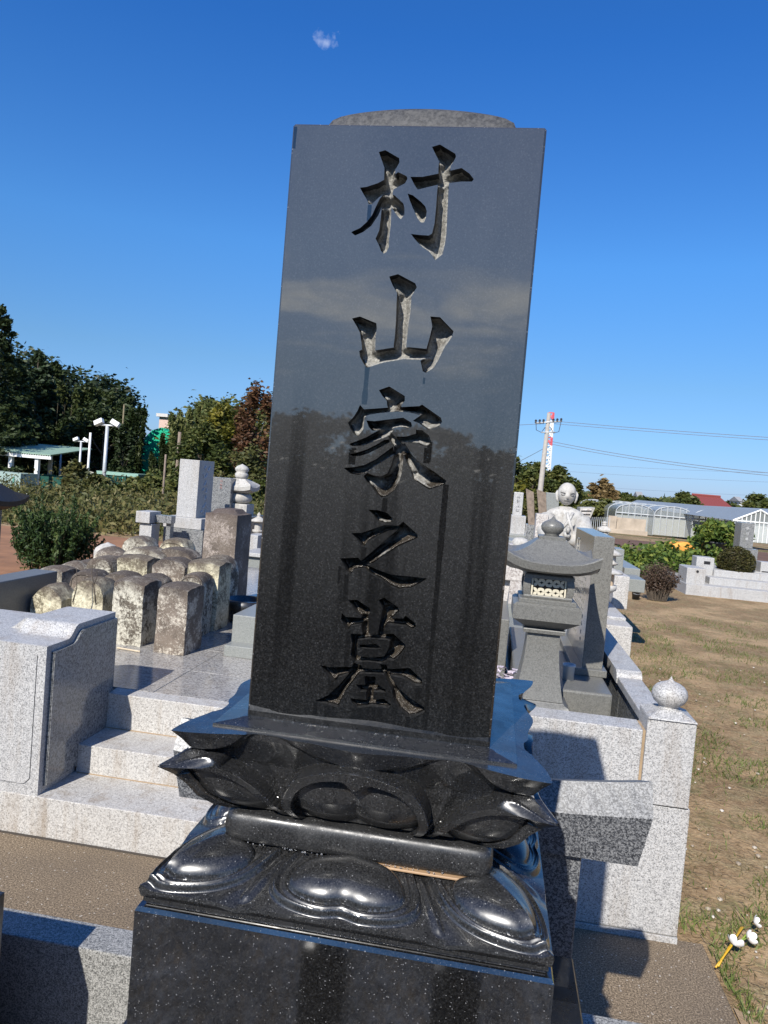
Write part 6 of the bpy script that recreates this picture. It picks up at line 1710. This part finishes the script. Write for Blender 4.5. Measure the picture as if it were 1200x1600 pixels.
# floodlight masts
def mast(label, px, pt, pb, Y, r, heads, dx=0):
    t_ = atY(px, pt, Y); x = t_.x; m = thing('floodlight_mast', label, 'floodlight', (x, Y, gz(x, Y)), 0, 'floodlight masts by the court')
    tube_obj(m, 'pole', [(x, Y, gz(x, Y)), (x, Y, t_.z - .1)], [r, r * .8], M['steel'], 10)
    tube_obj(m, 'crossarm', [(x - r * 5, Y, t_.z - .1), (x + r * 5, Y, t_.z - .1)], r * .5, M['steel'], 6)
    for s_ in heads:
        bm = bmesh.new(); w = r * 2.2; add_box(bm, -w, w, -w * .5, w * .5, -w * .55, w * .55, w * .12)
        bmesh.ops.transform(bm, matrix=Matrix.Translation((x + s_ * r * 4.2, Y - .05, t_.z + .05)) @ Matrix.Rotation(s_ * .45, 4, 'Y') @ Matrix.Rotation(-.3, 4, 'X'), verts=bm.verts[:])
        part(m, 'lamp_head', bm, M['white_paint'])
mast('tall white floodlight mast with two lamp heads before the dark wood', 168, 662, 800, 42, .125, (-1, 1))
mast('shorter floodlight mast with small white heads left of the tall one', 127, 688, 760, 60, .11, (-1, 1))
for (l, px, pt, Y, r, mat) in (('thin white pole between the two floodlight masts', 141.5, 676, 60, .12, M['white_paint']), ('thin bare grey post left of the white gravestone', 259, 710, 26, .045, M['wood']), ('brown wooden utility pole in front of the bamboo', 281, 675, 58, .17, M['wood']), ('tiny lamp post in front of the dark wood', 96, 700, 70, .12, M['steel']), ('tiny lamp post beside the green net', 203, 718, 72, .12, M['white_paint']), ('tall thin cane-like pole in the brownish bamboo', 194, 632, 72, .10, M['culm'])):
    t_ = atY(px, pt, Y); bm = bmesh.new(); add_tube(bm, [(t_.x, Y, gz(t_.x, Y) - .2), (t_.x, Y, t_.z)], [r, r * .8], 8)
    tag(fin('pole', bm, mat, smooth=True), l, 'pole')
# low rail at the far edge of the orange field
a, b = atG(120, 835), atG(215, 830)
rr = thing('rope_barrier', 'low pale rope barrier behind the old gravestones', 'barrier', a)
Yr = 15; pa, pb_ = atY(136, 838, Yr), atY(214, 833, Yr); tube_obj(rr, 'rail', [pa, pb_], .028, plain('pale_pole', (.55, .5, .3), .7), 6)
for p_ in (pa, pb_): tube_obj(rr, 'stake', [(p_.x, Yr, gz(p_.x, Yr) - .1), (p_.x, Yr, p_.z)], .03, M['wood'], 6)
# green netting dome and pink building
gd = thing('green_net_structure', 'bright green netted structure seen through the trees', 'netting structure', atG(240, 750))
bm = bmesh.new(); Yg = 92; cen = atY(238, 745, Yg)
pts = [(atY(x, y, Yg).x, atY(x, y, Yg).z) for x, y in ((205, 760), (216, 706), (226, 684), (238, 672), (252, 668), (266, 676), (276, 690), (278, 762))]
fs_ = add_prism(bm, pts, 'y', Yg, Yg + 14); part(gd, 'net', bm, plain('bright_green_net', (.0, .42, .22), .8, 0, .12, .4))
pk = thing('pink_building', 'pale pink building behind the green net', 'building', atG(250, 750))
pbox(pk, 'wall', 246, 268, 650, 740, 108, 10, plain('pale_pink_wall', (.62, .45, .38), .9), 0)
pbox(pk, 'roof', 244, 262, 646, 651, 107.5, 11, plain('pale_roof', (.6, .58, .55), .9), 0)
# figure in white on the court
def person():
    Y = 58.0; ft = atY(38.5, 799, Y); x = ft.x; zf = gz(x, Y) + .06; zt = atY(36.5, 768, Y).z; H = zt - zf
    o = thing('person', 'person in white top and dark trousers standing on the court', 'person', (x, Y, zf))
    k = H / 1.7
    def skin(name, verts, edges, radii, mat, sub=1):
        me = bpy.data.meshes.new(name); me.from_pydata([tuple(c * k for c in v) for v in verts], edges, []); me.update()
        ob = link(name, me, mat, o); m = ob.modifiers.new('skin', 'SKIN'); me.skin_vertices
        for i, r in enumerate(radii): me.skin_vertices[0].data[i].radius = (r * k, r * k)
        me.skin_vertices[0].data[0].use_root = True
        s_ = ob.modifiers.new('sub', 'SUBSURF'); s_.levels = sub; s_.render_levels = sub; return ob
    V = [(0, 0, .92), (0, 0, 1.15), (0, 0, 1.36), (0, 0, 1.46), (0, -.02, 1.56), (0, -.01, 1.66), (-.19, 0, 1.38), (-.27, -.05, 1.12), (-.22, -.22, .96), (-.20, -.30, .94), (.19, 0, 1.38), (.25, 0, 1.10), (.22, -.12, .88), (.21, -.16, .80),
         (-.10, 0, .86), (-.12, -.02, .48), (-.12, .03, .08), (-.12, -.12, .03), (.10, 0, .86), (.12, .02, .48), (.13, .08, .08), (.13, -.06, .03)]
    E_ = [(0, 1), (1, 2), (2, 3), (3, 4), (4, 5), (2, 6), (6, 7), (7, 8), (8, 9), (2, 10), (10, 11), (11, 12), (12, 13), (0, 14), (14, 15), (15, 16), (16, 17), (0, 18), (18, 19), (19, 20), (20, 21)]
    Rr = [.14, .14, .15, .055, .10, .08, .07, .045, .035, .04, .07, .045, .035, .04, .09, .06, .045, .04, .09, .06, .045, .04]
    skin('body', V, E_, Rr, plain('skin', (.5, .32, .23), .7))
    skin('white_top', [(0, 0, .93), (0, 0, 1.15), (0, 0, 1.38), (-.19, 0, 1.39), (-.275, -.04, 1.14), (.19, 0, 1.39), (.255, 0, 1.12)], [(0, 1), (1, 2), (2, 3), (3, 4), (2, 5), (5, 6)], [.17, .165, .165, .085, .06, .085, .06], M['white_paint'])
    skin('dark_trousers', [(0, 0, .93), (-.10, 0, .84), (-.12, -.02, .48), (-.12, .03, .14), (.10, 0, .84), (.12, .02, .48), (.13, .08, .14)], [(0, 1), (1, 2), (2, 3), (0, 4), (4, 5), (5, 6)], [.15, .105, .078, .06, .105, .078, .06], plain('dark_cloth', (.02, .022, .04), .9))
    bm = bmesh.new(); bmesh.ops.create_uvsphere(bm, u_segments=16, v_segments=10, radius=.115 * k)
    for v in bm.verts: v.co.z = max(v.co.z, -.02) * .9 + 1.63 * k
    fin('white_hat', bm, M['white_paint'], o, True)
    for s_ in (-1, 1):
        bm = bmesh.new(); add_box(bm, (s_ * .125 - .05) * k, (s_ * .125 + .05) * k, -.17 * k, .1 * k, 0, .09 * k, .02 * k); fin('shoe', bm, M['white_paint'], o)
person()
# ------------------------------------------------------------------ right side
up = thing('utility_pole', 'concrete utility pole with crossarm and insulators right of the black slab', 'utility pole', (0, 0, 0))
UY = 45.0; pt_ = atY(858, 645, UY); ux = pt_.x; up.location = (ux, UY, gz(ux, UY)); 
tube_obj(up, 'pole', [(ux - .25, UY, gz(ux, UY) - .3), (ux - .12, UY, 0), (ux, UY, pt_.z)], [.20, .18, .11], M['concrete_pole'], 12)
zc_ = atY(857, 660, UY).z
tube_obj(up, 'crossarm', [(ux - .75, UY - .1, zc_ - .10), (ux + .75, UY - .1, zc_ + .10)], .045, M['steel'], 6)
tube_obj(up, 'crossarm', [(ux - .35, UY - .1, zc_ - .62), (ux + .45, UY - .1, zc_ - .55)], .04, M['steel'], 6)
for d_ in (-.72, -.5, -.28, .28, .5, .72):
    bm = bmesh.new(); add_lathe(bm, [(.03, zc_ - .02 + d_ * .13), (.07, zc_ + .03 + d_ * .13), (.05, zc_ + .10 + d_ * .13), (.08, zc_ + .14 + d_ * .13), (.03, zc_ + .2 + d_ * .13)], ux + d_, UY - .1, 10); part(up, 'insulator', bm, M['wire'])
for d_ in (-1, 1):
    tube_obj(up, 'jumper_wire', [(ux + d_ * .72, UY - .1, zc_ + .05), (ux + d_ * .65, UY - .1, zc_ - .5), (ux + d_ * .35, UY - .1, zc_ - .62), (ux + d_ * .15, UY - .1, zc_ - .3)], .02, M['wire'], 5)
def wire(label, p0, p1, Y0, Y1, sag, r, mat, group='overhead power lines'):
    a = atY(p0[0], p0[1], Y0); b = atY(p1[0], p1[1], Y1); pts = []
    for i in range(25):
        q = i / 24; p = a.lerp(b, q); p.z -= sag * 4 * q * (1 - q); pts.append(p)
    bm = bmesh.new(); add_tube(bm, pts, r, 4); tag(fin('power_line', bm, mat), label, 'power line', group)
wire('upper of the two power lines running right from the pole top', (866, 658), (1290, 689), UY, 40, .05, .020, M['wire_far'])
wire('power line just beneath the topmost one right of the pole', (866, 662), (1290, 693), UY, 40, .05, .018, M['wire_far'])
wire('lower sagging power line running right from the pole', (863, 690), (1290, 746), UY, 40, .25, .022, M['wire_far'])
wire('power line just beneath the sagging one right of the pole', (862, 694), (1290, 750), UY, 40, .25, .020, M['wire_far'])
wire('thin power line from the pole to the black slab at the left', (850, 662), (700, 670), UY, 48, .0, .018, M['wire_far'])
wire('stay wire slanting down to the left of the pole', (851, 700), (745, 750), UY, 48, .1, .018, M['wire_far'])
for i_, (a_, b_) in enumerate(((724, 727), (736, 742), (757, 764))):
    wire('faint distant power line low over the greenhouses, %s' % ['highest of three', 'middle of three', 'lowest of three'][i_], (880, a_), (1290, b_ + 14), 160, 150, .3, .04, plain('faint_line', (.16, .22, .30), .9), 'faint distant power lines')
# red and white lattice mast
tw_ = thing('lattice_tower', 'red and white banded lattice tower behind the utility pole', 'tower', (0, 0, 0))
TY = 260.0; t0 = atY(861.5, 645, TY); tb_ = atY(856, 735, TY); twx = t0.x; tw_.location = (twx, TY, gz(twx, TY)); Ht = t0.z - tb_.z
redm = plain('red_paint', (.62, .10, .12), .6, 0, .05)
nb = 7
for k in range(nb):
    zb_0 = tb_.z + Ht * k / nb; zb_1 = tb_.z + Ht * (k + 1) / nb; wA = 1.25 - .5 * k / nb; wB = 1.25 - .5 * (k + 1) / nb
    bm = bmesh.new()
    cs = [(-1, -1), (1, -1), (1, 1), (-1, 1)]
    for q in range(4):
        a_, b_ = cs[q], cs[(q + 1) % 4]
        A0 = Vector((twx + a_[0] * wA, TY + a_[1] * wA, zb_0)); A1 = Vector((twx + a_[0] * wB, TY + a_[1] * wB, zb_1)); B0 = Vector((twx + b_[0] * wA, TY + b_[1] * wA, zb_0)); B1 = Vector((twx + b_[0] * wB, TY + b_[1] * wB, zb_1))
        add_tube(bm, [A0, A1], .30, 5); add_tube(bm, [A0, B1], .20, 4); add_tube(bm, [B0, A1], .20, 4); add_tube(bm, [A1, B1], .18, 4); add_tube(bm, [A0.lerp(A1, .5), B0.lerp(B1, .5)], .18, 4)
    part(tw_, 'red_section' if k in (3, 6) else 'white_section', bm, redm if k in (3, 6) else M['white_paint'])
part(tw_, 'lower_frame', add_box(bmesh.new(), twx - 1.6, twx + 1.6, TY - 1.6, TY + 1.6, gz(twx, TY), tb_.z, 0), M['steel'])
# beige wall, fence, far house
bw = thing('beige_wall', 'weathered beige concrete wall in front of the greenhouses', 'wall', atG(980, 838)); 
wy_ = atG(975, 834).y
pbox(bw, 'wall', 963, 1009, 810, 834, wy_, .3, M['beige'], .01); pbox(bw, 'end_pier', 950, 963, 806, 832, wy_ - .3, .5, M['beige'], .01); pbox(bw, 'rubble_footing', 948, 1012, 828, 836, wy_ - .35, .3, M['beige'], .02)
for k in range(9):
    pass
pf = thing('picket_fence', 'short pale picket fence left of the beige wall', 'fence', atG(935, 815))
yp = 45
for k in range(10):
    c = atY(925 + k * 3.1, 812, yp); part(pf, 'picket', add_box(bmesh.new(), c.x - .012, c.x + .012, yp, yp + .03, c.z - .8, c.z + .15, 0), M['steel'])
# greenhouses
gm = NT('greenhouse_film'); gm.P('Base Color', (.50, .54, .54)); gm.P('Roughness', .25)
tr_ = gm.n.new('ShaderNodeBsdfTransparent'); mx_ = gm.n.new('ShaderNodeMixShader'); mx_.inputs[0].default_value = .36
gm.l.new(tr_.outputs[0], mx_.inputs[1]); gm.l.new(gm.b.outputs[0], mx_.inputs[2]); gm.l.new(mx_.outputs[0], gm.out.inputs[0])
ribm = plain('galvanised_rib', (.42, .44, .44), .6)
def greenhouse(label, px0, px1, peave, ppk, pbase, Y, L, film=gm.m):
    a = atY(px0, peave, Y); b = atY(px1, peave + (px1 - px0) * .0, Y); xc = (a.x + b.x) / 2; w = (b.x - a.x) / 2
    ze = atY((px0 + px1) / 2, peave, Y).z; zp = atY((px0 + px1) / 2, ppk, Y).z; zb = atY((px0 + px1) / 2, pbase, Y).z
    o = thing('greenhouse', label, 'greenhouse', (xc, Y, zb), 0, 'plastic greenhouses across the field')
    arc = [(xc - w, zb - .3), (xc - w, ze)] + [(xc - w * math.cos(math.pi * k / 14), ze + (zp - ze) * math.sin(math.pi * k / 14) ** .8) for k in range(1, 14)] + [(xc + w, ze), (xc + w, zb - .3)]
    P = np.array([[(x, yy, z) for yy in (Y, Y + L)] for x, z in arc]); me = grid_mesh('film', P); part_(o, 'film', me, film)
    bm = bmesh.new(); bm.faces.new([bm.verts.new((x, Y + .01, z)) for x, z in arc]); part(o, 'end_film', bm, film)
    n = max(3, int(L / 4))
    for k in range(n):
        yy = Y - .05 + L * k / n; bm = bmesh.new(); add_tube(bm, [(x, yy, z) for x, z in arc], .04, 5); part(o, 'rib', bm, ribm)
    bm = bmesh.new(); add_tube(bm, [(xc - w, Y - .06, ze), (xc + w, Y - .06, ze)], .06, 5)
    for k in range(1, 6):
        x = xc - w + 2 * w * k / 6; zt_ = ze + (zp - ze) * math.sin(math.acos(max(-1, min(1, (xc - x) / w)))) ** .8; add_tube(bm, [(x, Y - .06, zb - .3), (x, Y - .06, zt_)], .045, 5)
    part(o, 'end_frame', bm, ribm)
    part(o, 'skirt', add_box(bmesh.new(), xc - w + .05, xc + w - .05, Y + .03, Y + .05, zb - .3, zb + (ze - zb) * .85, 0), plain('skirt_film', (.40, .40, .35), .7))
def part_(parent, name, me, mat):
    o = link(name, me, mat, parent); o.matrix_parent_inverse = Matrix.Translation(parent.location).inverted(); return o
greenhouse('arched plastic greenhouse right of the beige wall', 962, 1022, 803, 788, 828, 62, 30)
greenhouse('arched plastic greenhouse second from the beige wall', 1022, 1082, 808, 792, 832, 60, 30)
greenhouse('arched plastic greenhouse third from the beige wall', 1082, 1142, 813, 797, 836, 58, 30)
# glass house with pitched roof
gh = thing('glasshouse', 'glasshouse with pitched gable and blue-grey roof at the right edge', 'greenhouse', atG(1180, 840))
Yh = 48.0; zl_ = atY(1190, 817, Yh).z; zpk = atY(1185, 797, Yh).z; zb = atY(1190, 838, Yh).z; xa, xb = atY(1145, 815, Yh).x, atY(1228, 820, Yh).x; xm = (xa + xb) / 2
bm = bmesh.new()
P4 = [(xa, zl_), (xm, zpk), (xb, zl_)]
for (q0, q1) in ((P4[0], P4[1]), (P4[1], P4[2])): bm.faces.new([bm.verts.new(p) for p in ((q0[0], Yh, q0[1]), (q1[0], Yh, q1[1]), (q1[0], Yh + 40, q1[1]), (q0[0], Yh + 40, q0[1]))])
part(gh, 'glass_roof', bm, plain('roof_glass', (.22, .26, .30), .7))
bm = bmesh.new(); bm.faces.new([bm.verts.new(p) for p in ((xa, Yh, zb - .4), (xb, Yh, zb - .4), (xb, Yh, zl_), (xm, Yh, zpk), (xa, Yh, zl_))]); part(gh, 'gable_glass', bm, gm.m)
part(gh, 'low_wall', add_box(bmesh.new(), xa + .1, xb - .1, Yh + .06, Yh + .12, zb - .4, zb + (zl_ - zb) * .75, 0), plain('pale_film_wall', (.6, .62, .6), .6))
bm = bmesh.new()
for k in range(0, 13):
    x = xa + (xb - xa) * k / 12; z_ = zl_ + (zpk - zl_) * (1 - abs(x - xm) / (xb - xm)); add_tube(bm, [(x, Yh - .03, zb - .4), (x, Yh - .03, z_)], .035, 4)
add_tube(bm, [(xa, Yh - .03, zl_), (xm, Yh - .03, zpk), (xb, Yh - .03, zl_)], .07, 5); add_tube(bm, [(xa, Yh - .03, zl_), (xb, Yh - .03, zl_)], .05, 5)
part(gh, 'gable_frame', bm, M['white_paint'])
# blue-grey long roof behind the arches
lr2 = thing('long_greenhouse', 'long blue-grey film roof between the arches and the red-roofed house', 'greenhouse', atG(1100, 830))
bm = bmesh.new(); Yl = 92.0; pts4 = [(atY(1060, 794, Yl)), (atY(1240, 806, Yl)), (atY(1240, 797, Yl + 14)), (atY(1062, 788, Yl + 14))]
lo = [bm.verts.new(p) for p in pts4]; bm.faces.new(lo); lo2 = [bm.verts.new(p - Vector((0, 0, .1))) for p in pts4]; bm.faces.new(lo2[::-1])
for k in range(4): bm.faces.new((lo[k], lo2[k], lo2[(k + 1) % 4], lo[(k + 1) % 4]))
part(lr2, 'roof', bm, plain('blue_grey_film', (.24, .28, .32), .75))
bm = bmesh.new(); add_box(bm, pts4[0].x, pts4[1].x, Yl + .2, Yl + 13, gz(9, Yl), min(p.z for p in pts4) - .12, 0); part(lr2, 'wall', bm, gm.m)
# house with the red hipped roof
hs = thing('red_roof_house', 'house with a red hipped tile roof beyond the greenhouses', 'house', atG(1105, 800))
Yo = 125.0; e0, e1 = atY(1063, 787, Yo), atY(1146, 794, Yo); r0, r1 = atY(1082, 774, Yo + 4), atY(1127, 777, Yo + 4); ze_ = (e0.z + e1.z) / 2; zr_ = (r0.z + r1.z) / 2
bm = bmesh.new(); v = [bm.verts.new(p) for p in ((e0.x, Yo, ze_), (e1.x, Yo, ze_), (e1.x, Yo + 9, ze_), (e0.x, Yo + 9, ze_), (r0.x, Yo + 4.5, zr_), (r1.x, Yo + 4.5, zr_))]
for f in ((0, 1, 5, 4), (1, 2, 5), (2, 3, 4, 5), (3, 0, 4), (3, 2, 1, 0)): bm.faces.new([v[i] for i in f])
t = NT('red_roof_tiles'); w_ = t.n.new('ShaderNodeTexWave'); w_.inputs['Scale'].default_value = 6; t.l.new(t.tc.outputs['Object'], w_.inputs[0]); t.P('Base Color', t.ramp(w_.outputs['Fac'], [(0, (.17, .035, .03)), (1, (.27, .06, .05))])); t.P('Roughness', .7)
rf = part(hs, 'roof', bm, t.m)
bm = bmesh.new(); add_tube(bm, [(r0.x, Yo + 4.5, zr_ + .1), (r1.x, Yo + 4.5, zr_ + .1)], .22, 6); part(hs, 'ridge', bm, t.m)
part(hs, 'wall', add_box(bmesh.new(), e0.x + 1, e1.x - 1, Yo + 1, Yo + 8, gz(e0.x, Yo), ze_ - .05, 0), plain('plaster_wall', (.5, .48, .42), .9))
# distant houses and tree line on the horizon
for i_, (px, w, pt, pb, Y, col, l) in enumerate(((980, 14, 786, 792, 150, (.6, .58, .55), 'tiny pale house on the horizon left of the red roof'), (997, 8, 768, 786, 170, (.5, .5, .5), 'tiny grey water tower on the horizon'), (962, 12, 782, 790, 160, (.35, .33, .36), 'tiny dark-roofed house on the horizon'), (1155, 7, 776, 790, 150, (.55, .55, .55), 'tiny pale frame tower right of the red roof'))):
    h_ = thing('distant_house', l, 'house', atY(px, pb, Y)); pbox(h_, 'wall', px, px + w, (pt + pb) / 2, pb + 6, Y, 6, plain('far_wall', col, .9), 0)
    bm = bmesh.new(); a = atY(px - 1, (pt + pb) / 2, Y); b = atY(px + w + 1, (pt + pb) / 2, Y); zt_ = atY(px, pt, Y).z
    vv = [bm.verts.new(p) for p in ((a.x, Y - .3, a.z), (b.x, Y - .3, a.z), (b.x, Y + 6.3, a.z), (a.x, Y + 6.3, a.z), (a.x, Y + 3, zt_), (b.x, Y + 3, zt_))]
    for f in ((0, 1, 5, 4), (2, 3, 4, 5), (1, 2, 5), (3, 0, 4), (3, 2, 1, 0)): bm.faces.new([vv[q] for q in f])
    part(h_, 'roof', bm, plain('far_roof', tuple(c_ * .6 for c_ in col), .8))
R = np.random.default_rng(21); P = []
for k in range(260):
    px = R.uniform(780, 1260); Y = R.uniform(170, 300); top = 4.5 + 3 * noise.noise(Vector((px * .02, 0, 0))); b = atY(px, 780, Y); zb = gz(b.x, Y)
    ztop = EYE + 1.0 + 1.6 * noise.noise(Vector((px * .05, 5, 0))) - .5
    m = 60; q = np.stack([R.normal(size=m) * 3.0 + b.x, R.normal(size=m) * 3 + Y, R.uniform(zb, ztop, m)], -1); P.append(q)
for k in range(200):
    px = R.uniform(-60, 430); Y = R.uniform(105, 140); b = atY(px, 740, Y); zb = gz(b.x, Y); m = 60
    P.append(np.stack([R.normal(size=m) * 2 + b.x, R.normal(size=m) * 2 + Y, R.uniform(zb, 2.5, m)], -1))
tag(link('far_woodland', leaf_mesh('far_woodland', np.concatenate(P), 1.2, R), M['leaf_mid']), kind='stuff')
